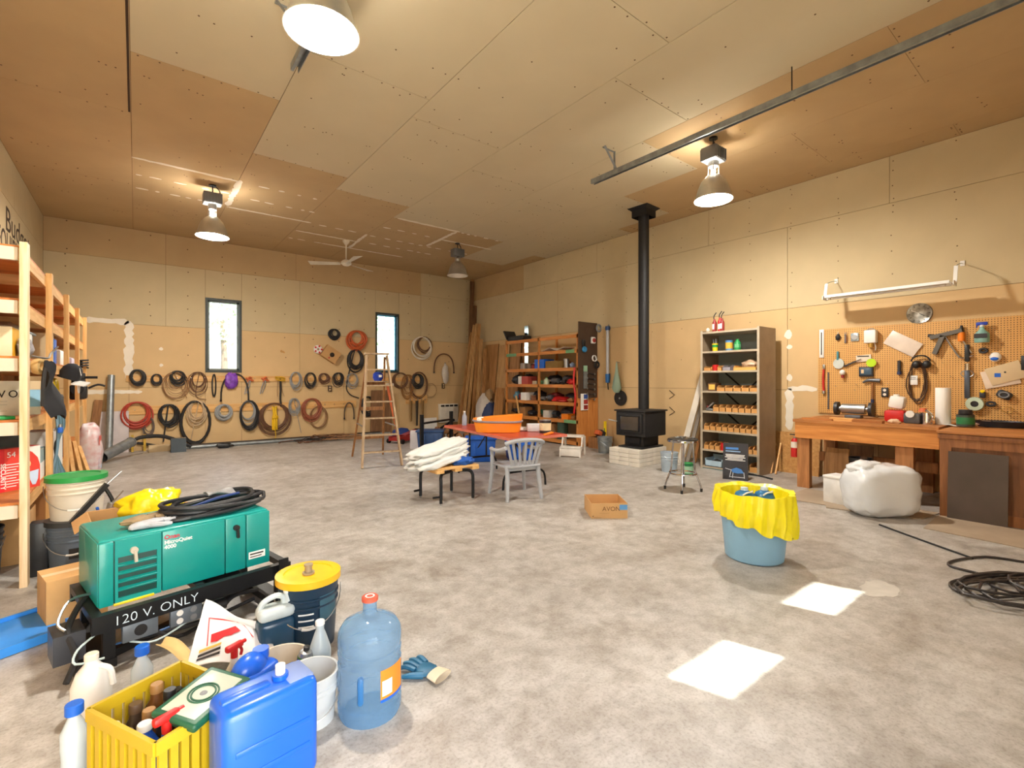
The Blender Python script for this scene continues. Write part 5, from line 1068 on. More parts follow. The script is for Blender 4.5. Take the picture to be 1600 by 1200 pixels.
for s in (-1, 1): B().bar((s * .25, .16, .62), (s * .24, .95, .62), .012, .02).obj('spreader', STEEL, t, smooth=False)
M = Matrix.Translation((3.05, 7.19, 0)) @ Matrix.Rotation(math.radians(-11.6), 4, 'Z')
q = M @ V(.04, tl + .10, 1.353)
t = thing('pot', 'bright blue round pot on the ladder shelf', 'pot', q); B().lathe([(.001, 0), (.06, 0), (.085, .05), (.08, .12), (.05, .15), (.001, .155)], 18).obj('body', mat('pot_blue', (28, 62, 170), .35), t); B().b2((-.02, -.09, .06), (.03, -.083, .10)).obj('label', PAPER, t, smooth=False)
# --- low pallet-top table on bent legs
t = thing('low_table', 'low table with pallet-wood top and black bent tube legs', 'table', (2.82, 4.82, 0), math.radians(1))
for sx in (-1, 1):
    for sy in (-1, 1):
        B().tube([(sx * .21, sy * .23, .02), (sx * .21, sy * .23, .24), (sx * .205, sy * .22, .30), (sx * .17, sy * .2, .335), (sx * .05, sy * .18, .345)], .018, 8).obj('leg', BLKST, t)
        B().cyl((sx * .21, sy * .23, 0), (sx * .21, sy * .23, .03), .012).obj('foot', STEEL, t)
for sy in (-1, 1): B().tube([(-.21, sy * .23, .09), (-.30, sy * .21, .09)], .013, 6).obj('peg', BLKST, t)
for k in range(5): B().b2((-.27, -.26 + .105 * k, .385), (.27, -.165 + .105 * k, .403)).obj('slat', PINEX, t, smooth=False)
for x in (-.23, .0, .23): B().b2((x - .045, -.26, .350), (x + .045, .26, .385)).obj('bearer', PINE, t, smooth=False)
WS = mat('woven_white', (222, 222, 218), .75, var=.05, scale=20)
for k, (dx, dy, dz, sx, sy, rz) in enumerate(((-.12, -.02, .46, .36, .20, .15), (-.10, .02, .53, .38, .19, .25), (-.07, .05, .595, .37, .17, .3))):
    o = B().ball((0, 0, 0), (sx * 1.1, sy, .046), 40, 14, jit=.28, seed=k + 3, p=.72).obj('sack', WS, loc=(2.82 + dx, 4.82 + dy, dz), rot=(0, math.radians(-9), rz), smooth=180); tag(o, 'folded white woven sack on the low table, %s of the pile' % ('bottom', 'middle', 'top')[k], 'sack', 'white sacks on the low table')
o = B().ball((0, 0, .035), (.15, .10, .05), 18, 10, jit=.3, seed=6).obj('blue_cloth', mat('cloth_blue', (24, 84, 170), .7), loc=(2.95, 4.68, .405)); tag(o, 'crumpled bright blue cloth on the low table', 'cloth')
# --- grey plastic chair, seen from behind
CG = mat('chair_grey', (168, 170, 174), .45, var=.06)
t = thing('plastic_chair', 'grey moulded plastic garden chair seen from behind', 'chair', (3.53, 4.44, 0), math.radians(-14))
sz = .375
B().grid(lambda u, v: ((u - .5) * (.40 + .04 * v), -.19 + .42 * v, sz - .02 * math.sin(math.pi * u) * math.sin(math.pi * v)), 8, 8, .012).obj('seat', CG, t)
B().rbox((0, .225, sz - .02), (.44, .02, .05), .008).obj('seat_apron', CG, t); B().rbox((0, -.20, sz - .02), (.40, .02, .05), .008).obj('seat_apron', CG, t)
for sx in (-1, 1):
    B().tube([(sx * .235, .245, 0), (sx * .21, .215, .30), (sx * .215, .205, .52), (sx * .235, .17, .545)], [.020, .026, .024, .022], 8).obj('leg', CG, t)
    B().tube([(sx * .215, -.26, 0), (sx * .195, -.215, .30), (sx * .20, -.20, .40)], [.020, .028, .028], 8).obj('leg', CG, t)
    B().tube([(sx * .235, .18, .545), (sx * .255, .05, .55), (sx * .25, -.10, .56), (sx * .215, -.22, .60)], [.024, .022, .022, .024], 8).obj('armrest', CG, t)
def bk(a, h): return Vector((.25 * math.sin(a), -.235 - .065 * math.cos(a) + .05 - .05 * h, .38 + h * (.31 - .035 * (a / 1.15) ** 2)))
for k in range(7):
    a = -.78 + .26 * k; B().bar(bk(a * .78, .0), bk(a * 1.3, .95), .030, .010, (math.sin(a) * .0 + .001, 1, 0)).obj('back_slat', CG, t, smooth=False)
B().tube([bk(-1.25 + 2.5 * k / 16, 1.0) for k in range(17)], .024, 8).obj('top_rail', CG, t); B().tube([bk(-.95 + 1.9 * k / 12, .02) for k in range(13)], .018, 8).obj('lower_rail', CG, t)
# --- red folding table
RT = (3.44, 4.44); rt = math.radians(-7); t = thing('folding_table', 'red-topped folding table with bent tube legs', 'table', (RT[0], RT[1], 0), rt)
REDT = mat('table_red', (176, 62, 48), .3, var=.12, scale=4)
B().b2((0, 0, .655), (.84, 1.9, .682)).obj('top', REDT, t, smooth=False); eb = B().b2((-.006, -.006, .652), (.846, .0, .684)).b2((-.006, 1.9, .652), (.846, 1.906, .684)).b2((-.006, 0, .652), (0, 1.9, .684)).b2((.84, 0, .652), (.846, 1.9, .684)); eb.obj('edging', mat('table_edge', (206, 112, 92), .4), t, smooth=False)
for y in (.32, 1.62):
    b = B(); b.tube([(.10, y, 0), (.11, y, .12), (.15, y, .19), (.25, y, .21), (.6, y, .21), (.69, y, .19), (.73, y, .12), (.74, y, 0)], .014, 8); b.obj('foot_hoop', BLKST, t)
    for x in (.28, .56): B().cyl((x, y, .2), (x, y, .655), .013, n=8).obj('leg', BLKST, t)
    B().bar((.42, y, .35), (.42, y + (.35 if y < 1 else -.35), .65), .02, .006).obj('brace', BLKST, t)
RM = Matrix.Translation((RT[0], RT[1], 0)) @ Matrix.Rotation(rt, 4, 'Z')
def rtp(x, y, z=.684): v = RM @ V(x, y, z); return v
p = onz(770, 676, .684)
t = thing('padded_bag', 'bright orange padded vessel-shaped bag with grey stripe on red table', 'bag', (p.x + .12, p.y + .05, .686), math.radians(-38))
def orf(u, v):
    a = 2 * math.pi * v; rx, ry = .33, .17; h = .205 + .008 * math.cos(a) ; k = .88 + .12 * u
    x = math.copysign(abs(math.cos(a)) ** .85, math.cos(a)) * rx * k; y = math.copysign(abs(math.sin(a)) ** .85, math.sin(a)) * ry * k
    return (x, y, h * u * (1 + .10 * x / rx))
OM = mat('float_orange', (244, 140, 28), .5, var=.05)
b = B(); b.grid(orf, 6, 36); b.add([(0, 0, 0.0)] + [orf(0, k / 36) for k in range(36)], [(0, 1 + (k + 1) % 36, 1 + k) for k in range(36)]); b.add([(0, 0, .21)] + [orf(1, k / 36) for k in range(36)], [(0, 1 + k, 1 + (k + 1) % 36) for k in range(36)]); b.obj('body', OM, t)
B().tube([Vector(orf(.86 - .28 * (1 + math.cos(2 * math.pi * (k + 3) / 36)) * .5, k / 36)) * 1.012 for k in range(36)], .014, 6, True).obj('stripe', mat('stripe_grey', (140, 128, 132), .6), t)
B().ball((-.22, -.10, .17), (.06, .05, .03), 10, 6, jit=.3).obj('white_patch', PAPER, t)
p = onz(812, 673, .684); o = B().ball((0, 0, .02), (.15, .10, .03), 14, 8, jit=.5, seed=3).obj('rag', mat('rag_white', (224, 212, 206), .85), loc=(p.x, p.y, .684)); tag(o, 'crumpled white rag on the red table beside orange bag', 'rag')
p = onz(852, 676, .684); t = can('paint_can', 'black and cream paint can on the red table', (p.x, p.y, .684), .075, .16, mat('paint_black', (40, 36, 40), .4), STEEL, mat('paint_cream', (224, 210, 170), .5)); B().tube([(.078 * math.cos(a), .078 * math.sin(a) * .2 - .07 * math.sin(a), .12 - .07 * math.sin(a)) for a in [math.pi * k / 10 for k in range(11)]], .003, 5).obj('bail', STEEL, t)
p = onz(715, 664, .684); jug('water_bottle', 'small clear water bottle at the far left end of red table', (p.x + .06, p.y - .1, .684), [(.001, 0), (.034, 0), (.036, .02), (.036, .13), (.015, .18), (.013, .2)], glassy('pet2', (190, 200, 216), .4, .1), WHITE, .195, .016, .02)
p = onz(890, 677, .684); o = B().rbox((0, 0, .05), (.22, .12, .10), .01).obj('white_carton', mat('carton_whitegrey', (212, 212, 216), .6), loc=(rtp(.70, .50).x, rtp(.70, .50).y, .684), rot=(0, 0, -.6)); tag(o, 'small white carton on the right corner of red table', 'box')
o = B().rbox((0, 0, .012), (.26, .05, .024), .008).obj('hand_tool', ORANGE, loc=rtp(.62, .08), rot=(0, 0, .5)); tag(o, 'orange-handled tool lying near the red table corner', 'tool')
# --- black steel stand frame
a, b_ = onz(659, 712), onz(705, 700)
t = thing('steel_stand', 'black open steel frame standing behind the low table', 'frame', (a.x, a.y, 0)); e = b_ - a; hh = .74
for q in (V(0, 0, 0), e): B().bar(q, q + V(0, 0, hh), .055, .055).obj('upright', BLKST, t, smooth=False)
B().bar(V(0, 0, .58), e + V(0, 0, .58), .035, .035).obj('crossbar', BLKST, t, smooth=False); B().bar(V(0, 0, .06), e + V(0, 0, .06), .035, .035).obj('crossbar', BLKST, t, smooth=False); B().bar(V(-.14, -.1, .012), V(.14, .1, .012), .05, .02).obj('foot', BLKST, t, smooth=False); B().bar(e + V(-.14, -.1, .012), e + V(.14, .1, .012), .05, .02).obj('foot', BLKST, t, smooth=False)
def tote(label, loc, d, m, lidm, rz):
    t = thing('storage_tote', label, 'tote', loc, rz); x, y, z = d
    B().rbox((0, 0, z / 2), (x, y, z), .025, taper=.88).obj('body', m, t); B().rbox((0, 0, z + .01), (x + .04, y + .04, .035), .01).obj('lid', lidm, t)
    for s in (-1, 1): B().rbox((s * x * .25, -y / 2 + .006, z * .5), (x * .16, .02, z * .7), .008).obj('rib', m, t)
TB_ = mat('tote_navy', (40, 72, 120), .45)
p = onz(686, 706); tote('navy blue lidded storage tote behind the steel frame', (p.x + .05, p.y + .42, 0), (.50, .38, .36), TB_, TB_, toview(p) - .1)
p = onz(657, 702); o = B().b2((-.09, -.14, 0), (.09, .14, .34)).obj('paper_block', mat('carton_stack', (222, 214, 214), .7, var=.1, scale=30, stretch=(1, 1, 12)), loc=(p.x + .02, p.y + .28, 0), rot=(0, 0, -.5)); tag(o, 'white stacked paper block left of the navy tote', 'box')
p = onz(765, 706); tote('bright blue tote under the red table, nearer one', (4.62, 6.75, 0), (.5, .4, .38), BLUE, BLUE, toview(p)); tote('bright blue tote under the red table, right one', (5.25, 6.45, 0), (.5, .4, .36), BLUE, BLUE, toview(p) + .2)
# --- firewood heap
random.seed(31); BARK = woodmat('firewood', (110, 70, 40), (170, 118, 72), 0, .8)
FW = onz(722, 702)
for k in range(14):
    lay = 0 if k < 6 else (1 if k < 11 else 2); kk = k if k < 6 else (k - 6 if k < 11 else k - 11)
    r = random.uniform(.065, .085); L = random.uniform(.32, .42); n = 7
    b = B(); b.lathe([(.001, 0), (r * .98, 0), (r, .01), (r * .96, L * .5), (r * 1.02, L - .01), (r, L), (.001, L)], n, Matrix.Rotation(math.pi / 2, 4, 'Y'))
    o = b.obj('firewood_log', BARK, loc=(FW.x - .40 + (.176 * kk + .08 * lay) * .9, FW.y + .62 - (.176 * kk + .08 * lay) * .45, .075 + .13 * lay), rot=(random.uniform(0, 3), random.uniform(-.08, .08), math.radians(62) + random.uniform(-.05, .05)))
    tag(o, 'split firewood log in heap left of the red table, %s layer, %s from left' % (('bottom', 'middle', 'top')[lay], ORD[kk]), 'log', 'firewood logs in heap')
# --- white step stool
p = onz(895, 714); t = thing('step_stool', 'white plastic two-step stool in front of wooden shelf', 'stool', (p.x + .12, p.y + .12, 0), toview(p) - .25); SW = mat('stool_white', (226, 218, 206), .45)
B().rbox((0, .10, .345), (.34, .24, .035), .012).obj('top_step', SW, t); B().rbox((0, -.12, .165), (.38, .18, .035), .012).obj('lower_step', SW, t)
for sx in (-1, 1):
    B().prism([(-.22, 0), (-.17, 0), (-.15, .10), (-.06, .14), (-.02, .28), (.10, .30), (.17, 0), (.22, 0), (.20, .34), (-.03, .34), (-.08, .18), (-.20, .17)], -.012, .012, Matrix.Translation((sx * .18, 0, 0)) @ frame((0, 0, 0), (0, 1, 0), (0, 0, 1))).obj('side_frame', SW, t, smooth=False)
B().rbox((0, -.205, .08), (.34, .02, .13), .006).obj('riser', SW, t)
# --- galvanised pail
p = onz(946, 709); pail('metal_pail', 'dark galvanised pail on floor beside the stove base', (p.x + .1, p.y + .1, 0), .14, .30, GALV, None, None, True, 2, 0, .2, mat('ash', (80, 76, 72), .95), cat='pail')

# ================================================================ WOOD STOVE
t = thing('stove_plinth', 'white painted block plinth under the wood stove', 'plinth', (6.18, 4.66, 0), math.radians(3))
PLW = mat('block_white', (218, 210, 196), .8, var=.08)
me = B().rbox((.39, 0, 0), (.387, .192, .062), .003, seg=1).mesh('brick', PLW); 
for c in range(4):
    for i in range(2):
        for k in range(3): linkmesh('brick', me, t, (-.195 + .39 * i + (.0 if c % 2 == 0 else .0), .10 + .195 * k, .033 + .066 * c))
STV = mat('stove_black', (30, 29, 30), .55, metal=.2); 
s = thing('wood_stove', 'black cast wood stove with glass door and tall flue pipe', 'stove', (6.60, 4.95, .268), math.radians(3))
B().rbox((0, 0, .012), (.62, .46, .024), .006).obj('base_plate', STV, s); B().rbox((.02, 0, .11), (.44, .36, .18), .008).obj('pedestal', STV, s); B().rbox((-.215, .0, .11), (.01, .26, .12), .004).obj('ash_door', BLKST, s)
B().rbox((.0, 0, .39), (.60, .56, .40), .012).obj('firebox', STV, s); B().rbox((.0, 0, .600), (.66, .60, .024), .006).obj('top_plate', STV, s)
d = B(); d.rbox((-.312, 0, .40), (.03, .46, .31), .008); dd_ = d.obj('door', STV, s); B().rbox((-.330, 0, .40), (.012, .34, .22), .004).obj('glass', mat('stove_glass', (74, 66, 58), .12), dd_); B().tube([(-.33, .24, .42), (-.38, .27, .43), (-.44, .33, .45)], .010).obj('handle', STEEL, dd_)
fr = B(); fr.b2((-.338, -.19, .28), (-.327, .19, .292)).b2((-.338, -.19, .508), (-.327, .19, .52)).b2((-.338, -.19, .28), (-.327, -.172, .52)).b2((-.338, .172, .28), (-.327, .19, .52)); fr.obj('door_frame', BLKST, dd_, smooth=False)
zt = ZC - .268; B().cyl((.17, .06, .61), (.17, .06, zt - .01), .088, n=24).obj('flue_pipe', STV, s); 
for z in (1.2, 2.4): B().cyl((.17, .06, z), (.17, .06, z + .02), .091, n=24).obj('pipe_joint', STV, s)
B().lathe([(.20, zt - .16), (.20, zt - .05), (.27, zt - .01), (.27, zt), (.001, zt)], 4, Matrix.Translation((.17, .06, 0)) @ Matrix.Rotation(math.pi / 4, 4, 'Z')).obj('ceiling_box', STV, s, smooth=False)
# --- pail and can by the stool, chrome stool
p = onz(1047, 739); pail('pail', 'light blue-grey pail standing behind the chrome stool', (p.x + .1, p.y + .08, 0), .125, .29, mat('pail_bluegrey', (170, 186, 200), .45), None, None, True, 2, 0, .22, mat('dark_fill', (120, 60, 40), .9))
p = onz(1070, 743); can('green_can', 'green plastic tub on floor behind the chrome stool', (p.x + .06, p.y, 0), .085, .17, mat('can_green2', (24, 110, 62), .45), GREEN, mat('can_band', (150, 190, 160), .5), cat='tub')
p = onz(1067, 766); t = thing('bar_stool', 'chrome swivel stool with black seat near metal rack', 'stool', (p.x, p.y, 0), .3)
B().lathe([(.001, .648), (.15, .648), (.175, .64), (.182, .62), (.17, .602), (.001, .60)], 28).obj('seat', mat('vinyl_black', (38, 38, 40), .35), t); B().lathe([(.168, .60), (.186, .605), (.186, .625), (.18, .628)], 28).obj('seat_band', CHROME, t)
for k in range(4):
    a = k * math.pi / 2 + .2; c_, s_ = math.cos(a), math.sin(a)
    B().tube([(.10 * c_, .10 * s_, .605), (.115 * c_, .115 * s_, .57), (.135 * c_, .135 * s_, .3), (.15 * c_, .15 * s_, .22), (.195 * c_, .195 * s_, .1), (.215 * c_, .215 * s_, .02)], .011, 8).obj('leg', CHROME, t); B().cyl((.212 * c_, .212 * s_, 0), (.214 * c_, .214 * s_, .04), .015, n=8).obj('foot_cap', RUB, t)
B().tube([(.158 * math.cos(a), .158 * math.sin(a), .215) for a in [2 * math.pi * k / 28 for k in range(28)]], .010, 7, True).obj('foot_ring', CHROME, t); B().cyl((0, 0, .48), (0, 0, .6), .012).obj('screw_post', CHROME, t)
random.seed(8)
for k in range(7): a = k * .9; r = .03 + .016 * k; o = B().rbox((0, 0, .008), (.05, .018, .016), .004).obj('loose_bolt', STEEL, loc=(p.x + r * math.cos(a), p.y + r * math.sin(a), .649), rot=(0, 0, a * 2)); tag(o, 'small loose metal fitting on the stool seat, %s from its centre' % ORD[k], 'fitting', 'fittings on the stool seat')

# ================================================================ WASTE BIN, CARTON
t = thing('waste_bin', 'light blue round waste bin with yellow liner in foreground right', 'bin', (3.75, 1.76, 0), toview((3.75, 1.76)))
BB_ = mat('bin_blue', (134, 176, 202), .4, var=.04)
B().lathe([(.001, .0), (.19, 0), (.205, .012), (.25, .49), (.262, .495), (.262, .505), (.246, .505), (.20, .02), (.001, .015)], 40).obj('body', BB_, t)
YB_ = mat('liner_yellow', (244, 226, 16), .35, var=.05, bump=.25, scale=5)
def liner(u, v):
    a = 2 * math.pi * u; low = .27 - .075 * math.cos(a) + .012 * math.sin(11 * a) ; fold = .010 * math.sin(23 * a + 3 * v) + .008 * math.sin(9 * a - 5 * v)
    if v < .25: f = v / .25; return ((.218 + .022 * f + fold * .4) * math.cos(a), (.218 + .022 * f + fold * .4) * math.sin(a), .36 + .17 * f)
    f = (v - .25) / .75; r = .274 + .012 * math.sin(math.pi * f) + fold * (.4 + f) ; z = .533 + .006 * math.sin(7 * a) - (.53 - low) * f
    if f < .02: r = .264
    return (r * math.cos(a), r * math.sin(a), z)
B().grid(liner, 120, 14).obj('liner', YB_, t)
B().lathe([(.001, .365), (.22, .365)], 30).obj('liner_inside', YB_, t)
for k, (px, py, l) in enumerate(((1163, 768, 'blue-capped plastic jug in the yellow-lined bin, left one'), (1194, 768, 'blue-capped plastic jug in the yellow-lined bin, right one'))):
    q = onz(px, py, .52); t = thing('plastic_jug', l, 'bottle', (q.x, q.y, .367)); B().lathe([(.001, 0), (.07, 0), (.075, .02), (.075, .11), (.06, .145), (.025, .165), (.001, .165)], 18).obj('body', mat('jug_teal', (40, 110, 160), .35), t); B().cyl((0, 0, .16), (0, 0, .185), .026, n=12).obj('cap', mat('cap_pale', (196, 214, 226), .4), t); B().tube([(-.062, -.02, .135), (-.045, -.04, .155), (.0, -.055, .158), (.045, -.04, .155), (.062, -.02, .135)], .006).obj('handle', WHITE, t)
q = onz(1180, 770, .5); o = B().rbox((0, 0, .06), (.05, .05, .12), .01).obj('flask', BLACK, loc=(q.x + .02, q.y + .02, .367)); tag(o, 'small black flask between the two jugs in the bin', 'bottle')
a, b_ = onz(921, 810), onz(982, 812); e = b_ - a
c = carton('carton', 'open brown AVON carton standing alone on the floor', ((a.x + b_.x) / 2 + .13, (a.y + b_.y) / 2 + .16, 0), (.36, .38, .15), mat('carton_avon', (204, 160, 106), .8, var=.05), math.atan2(e.y, e.x) + .14, True, False)
text(c, 'AVON', .062, frame((-.07, -.1915, .075), (1, 0, 0), (0, 0, 1)), mat('ink_brown', (130, 92, 56), .8), align='LEFT'); text(c, '__________', .02, frame((-.10, -.1915, .055), (1, 0, 0), (0, 0, 1)), MATS['ink_brown']); text(c, '<_____', .03, frame((-.17, -.1915, .012), (1, 0, 0), (0, 0, 1)), INK)
B().b2((.10, -.1925, .085), (.178, -.19, .135)).obj('blue_label', mat('label_sky', (96, 154, 206), .6), c, smooth=False); B().b2((.1805, -.16, .085), (.182, .0, .135)).obj('blue_label', MATS['label_sky'], c, smooth=False)
# ================================================================ WOODEN WALL SHELF (right wall, far)
FX = 7.10; WY0, WY1 = 6.88, 9.31
WZ = [2.31, 2.0, 1.63, 1.275, .90, .54, .10]
t = thing('wooden_shelf', 'orange-brown wooden shelf unit with two bays on right wall', 'shelf', (FX, WY0, 0)); LS = WY1 - WY0; DS = XR - .02 - FX
SHW = woodmat('shelf_pine', (186, 112, 48), (216, 146, 74), 1); SHZ = woodmat('shelf_pine_up', (186, 112, 48), (216, 146, 74), 2)
GRP = mat('green_paint', (110, 160, 110), .6)
for y in (.02, LS * .50, LS - .02):
    for x in (.02, DS - .02): B().b2((x - .02, y - .02, 0), (x + .02, y + .02, 2.33)).obj('post', SHZ, t, smooth=False)
for k, z in enumerate(WZ):
    B().b2((.0, .0, z - .07), (.02, LS, z)).obj('front_rail', SHW, t, smooth=False)
    for i in range(2): B().b2((.02, i * LS / 2 + .02, z - .018), (DS, (i + 1) * LS / 2 - .02, z)).obj('shelf_board', SHW, t, smooth=False) if k else None
B().b2((-.003, LS - .42, WZ[1] - .068), (0, LS - .04, WZ[1])).obj('green_patch', GRP, t, smooth=False); B().b2((-.003, .1, WZ[1] - .068), (0, .35, WZ[1])).obj('green_patch', GRP, t, smooth=False); B().b2((-.003, .05, WZ[5] - .068), (0, .4, WZ[5])).obj('green_patch', GRP, t, smooth=False)
B().b2((.0, -.025, .0), (DS, -.005, 1.55)).obj('end_panel', SHZ, t, smooth=False); B().b2((-.02, -.05, 1.0), (DS - .05, -.026, 2.56)).obj('tool_board', mat('board_darkbrown', (72, 52, 36), .7), t, smooth=False)
WXI = FX + .16
def wy(px): return onx(px, 600, WXI).y
def wsize(px0, px1): return wy(px0) - wy(px1)
def witem(px0, px1, k, hpx, kind, m, label, cat, name=None, **kw):
    yc = wy((px0 + px1) / 2); w = wsize(px0, px1); h = hpx * (WXI * SN + yc * CS) / FP; loc = (WXI + kw.get('dx', 0), yc, WZ[k]); name = name or cat.replace(' ', '_')
    if kind == 'box': t = carton(name, label, loc, (min(w * 1.2, .3), w, h), m, kw.get('rz', 0), cat=cat)
    elif kind == 'can': t = can(name, label, loc, w / 2, h, m, kw.get('top', STEEL), kw.get('band'), cat=cat)
    elif kind == 'lump': t = tag(B().ball((0, 0, h * .46), (min(w * .5, .2), w / 2, h * .52), 14, 9, jit=.4, seed=int(px0)).obj(name, m, loc=loc), label, cat)
    elif kind == 'bottle': t = jug(name, label, loc, [(.001, 0), (w / 2, 0), (w / 2, h * .6), (w * .2, h * .85), (w * .18, h * .9)], m, kw.get('top', WHITE), h * .88, w * .22, h * .12, cat=cat)
    elif kind == 'tool':
        t = thing(name, label, cat, loc); B().cyl((0, -w * .35, h * .45), (0, w * .2, h * .45), h * .32, n=12).obj('motor', m, t); B().rbox((0, w * .12, h * .22), (h * .4, h * .4, h * .44), .01).obj('grip', BLACK, t); B().cyl((0, w * .2, h * .45), (0, w * .5, h * .45), h * .14, n=10).obj('chuck', STEEL, t); B().tube([(.0, -w * .3, h * .3), (-.08, -w * .2, .02), (-.10, w * .2, .012)], .007, 5).obj('cord', RUB, t)
    elif kind == 'cord':
        t = thing(name, label, cat, loc); B().tube([(w * .4 * math.cos(a) * .7, w * .45 * math.sin(a * 1.03), .012 + h * .5 * (k_ / 60) + h * .35 * abs(math.sin(a * .5))) for k_, a in enumerate([q * .35 for q in range(60)])], .010, 6).obj('loops', m, t)
    if 'group' in kw: t['group'] = kw['group']
    return t
K1 = mat('machine_grey', (92, 94, 98), .45, metal=.3, var=.3); K2 = mat('machine_black', (40, 40, 44), .5, var=.3); DKR = mat('dull_red', (140, 38, 36), .5); TAN = mat('tan_box', (170, 122, 74), .8)
o = B().grid(lambda u, v: (-.2 + .34 * v, -.35 + .7 * u, .03 + .03 * math.sin(5 * u) * math.sin(3 * v) + .03 * math.sin(9 * u + 2)), 14, 8, .01).obj('dust_sheet', mat('cloth_offwhite', (214, 204, 192), .85), loc=(WXI + .1, wy(868), WZ[1] + .02)); tag(o, 'white cloth spread on the upper right bay of wooden shelf', 'cloth')
witem(815, 823, 2, 9, 'can', mat('jar_grey', (150, 140, 130), .4), 'grey jar in the upper left bay of wooden shelf', 'jar'); witem(824, 831, 2, 8, 'can', mat('jar_brown', (120, 100, 84), .4), 'brown jar beside the grey jar on wooden shelf', 'jar'); witem(832, 838, 2, 9, 'bottle', DKR, 'small dull red bottle in the upper left bay', 'bottle')
witem(843, 858, 2, 14, 'box', BLUE, 'bright blue box on the wooden shelf', 'box'); witem(860, 879, 2, 11, 'box', mat('basket_olive', (134, 104, 52), .8), 'olive-brown basket box beside the bright blue box', 'box'); witem(882, 888, 2, 14, 'can', STEEL, 'tall silver tin near right end of wooden shelf', 'tin'); witem(891, 897, 2, 8, 'lump', mat('paper_blue', (150, 170, 200), .6), 'pale blue crumpled packet at right end of shelf', 'packet')
witem(803, 813, 3, 14, 'lump', K2, 'dark tool heap at left of the third wooden shelf', 'tools'); witem(814, 820, 3, 12, 'box', PAPER, 'white upright carton on the third wooden shelf', 'box'); witem(822, 832, 3, 12, 'box', mat('red_print', (176, 72, 62), .6), 'red printed carton on the third wooden shelf', 'box'); witem(833, 838, 3, 5, 'can', mat('cream_small', (206, 190, 160), .5), 'small cream tin on the third wooden shelf', 'tin')
witem(844, 850, 3, 6, 'lump', mat('green_dull', (86, 124, 84), .6), 'dull green lump on the third wooden shelf', 'rag'); witem(851, 857, 3, 11, 'bottle', mat('bottle_palegreen', (196, 214, 180), .4), 'pale green bottle on the third wooden shelf', 'bottle', top=GREEN); witem(859, 875, 3, 13, 'tool', K1, 'grey electric drill on the third wooden shelf', 'drill'); witem(876, 886, 3, 10, 'tool', K2, 'black electric sander on the third wooden shelf', 'sander'); witem(888, 898, 3, 9, 'lump', RED, 'bright red bag at right end of third wooden shelf', 'bag')
witem(805, 812, 4, 13, 'lump', mat('teal_bag', (90, 140, 160), .4), 'teal plastic bag on the fourth wooden shelf', 'bag'); witem(812, 819, 4, 10, 'lump', DKR, 'dark red bundle on the fourth wooden shelf', 'bundle'); witem(820, 829, 4, 12, 'box', PAPER, 'white carton with blue mark on the fourth wooden shelf', 'box'); witem(831, 837, 4, 8, 'can', mat('rust_tin', (140, 90, 60), .6), 'rusty tin on the fourth wooden shelf', 'tin')
witem(844, 853, 4, 9, 'tool', mat('alloy', (160, 156, 150), .4, metal=.5), 'silver power tool on the fourth wooden shelf', 'tool'); witem(854, 866, 4, 13, 'tool', K1, 'grey circular saw on the fourth wooden shelf', 'saw'); witem(868, 888, 4, 8, 'lump', mat('case_red', (196, 34, 34), .45), 'flat bright red case on the fourth wooden shelf', 'case'); witem(889, 898, 4, 7, 'lump', TAN, 'tan folded cloth at right end of fourth shelf', 'cloth')
witem(800, 816, 5, 12, 'cord', K2, 'tangled black cords on the fifth wooden shelf', 'cords'); witem(818, 826, 5, 13, 'box', TAN, 'upright tan carton on the fifth wooden shelf', 'box'); witem(827, 837, 5, 9, 'lump', K2, 'dark heap beside the tan carton on fifth shelf', 'tools'); witem(844, 853, 5, 14, 'cord', mat('cord_green', (40, 110, 84), .5), 'green cord coil on the fifth wooden shelf', 'cord')
witem(854, 862, 5, 11, 'box', mat('box_white2', (206, 200, 190), .6), 'white and grey box on the fifth wooden shelf', 'box'); witem(863, 874, 5, 15, 'tool', K2, 'black grinder on the fifth wooden shelf', 'grinder'); witem(875, 882, 5, 8, 'tool', K1, 'grey jigsaw on the fifth wooden shelf', 'jigsaw'); witem(883, 893, 5, 8, 'box', ORANGE, 'orange box at right end of fifth wooden shelf', 'box'); witem(893, 899, 5, 6, 'lump', TAN, 'small tan bundle at right end of fifth shelf', 'bundle')
witem(806, 820, 6, 24, 'box', TAN, 'brown carton on the lowest wooden shelf behind table', 'box'); witem(855, 870, 6, 22, 'box', TAN, 'brown carton with green mark on the lowest wooden shelf', 'box'); witem(873, 885, 6, 26, 'can', mat('drum_green', (52, 76, 60), .5), 'dark green drum on the lowest wooden shelf', 'drum'); witem(844, 852, 6, 18, 'box', K1, 'grey case on the lowest wooden shelf', 'case')
for k, (px0, px1, lv, hp, m, l) in enumerate(((823, 837, 2, 11, K2, 'dark bundle at the back of second wooden shelf, left bay'), (864, 878, 2, 13, TAN, 'tan sack behind the olive basket box'), (806, 820, 3, 16, K1, 'grey machine at the back of third shelf, left bay'), (845, 862, 3, 15, K2, 'black tool bag at the back of third shelf, right bay'), (868, 884, 3, 14, K1, 'grey machine at the back of third shelf, right bay'),
        (822, 837, 4, 15, K2, 'dark tool bag at the back of fourth shelf, left bay'), (846, 864, 4, 13, DKR, 'maroon bag at the back of fourth shelf, right bay'), (872, 890, 4, 14, K2, 'dark tool bag at the back of fourth shelf, right bay'), (804, 818, 5, 16, K1, 'grey tool bag at the back of fifth shelf, left bay'), (866, 884, 5, 17, K1, 'grey tool bag at the back of fifth shelf, right bay'))):
    witem(px0, px1, lv, hp, 'lump', m, l, 'bag', dx=.27)
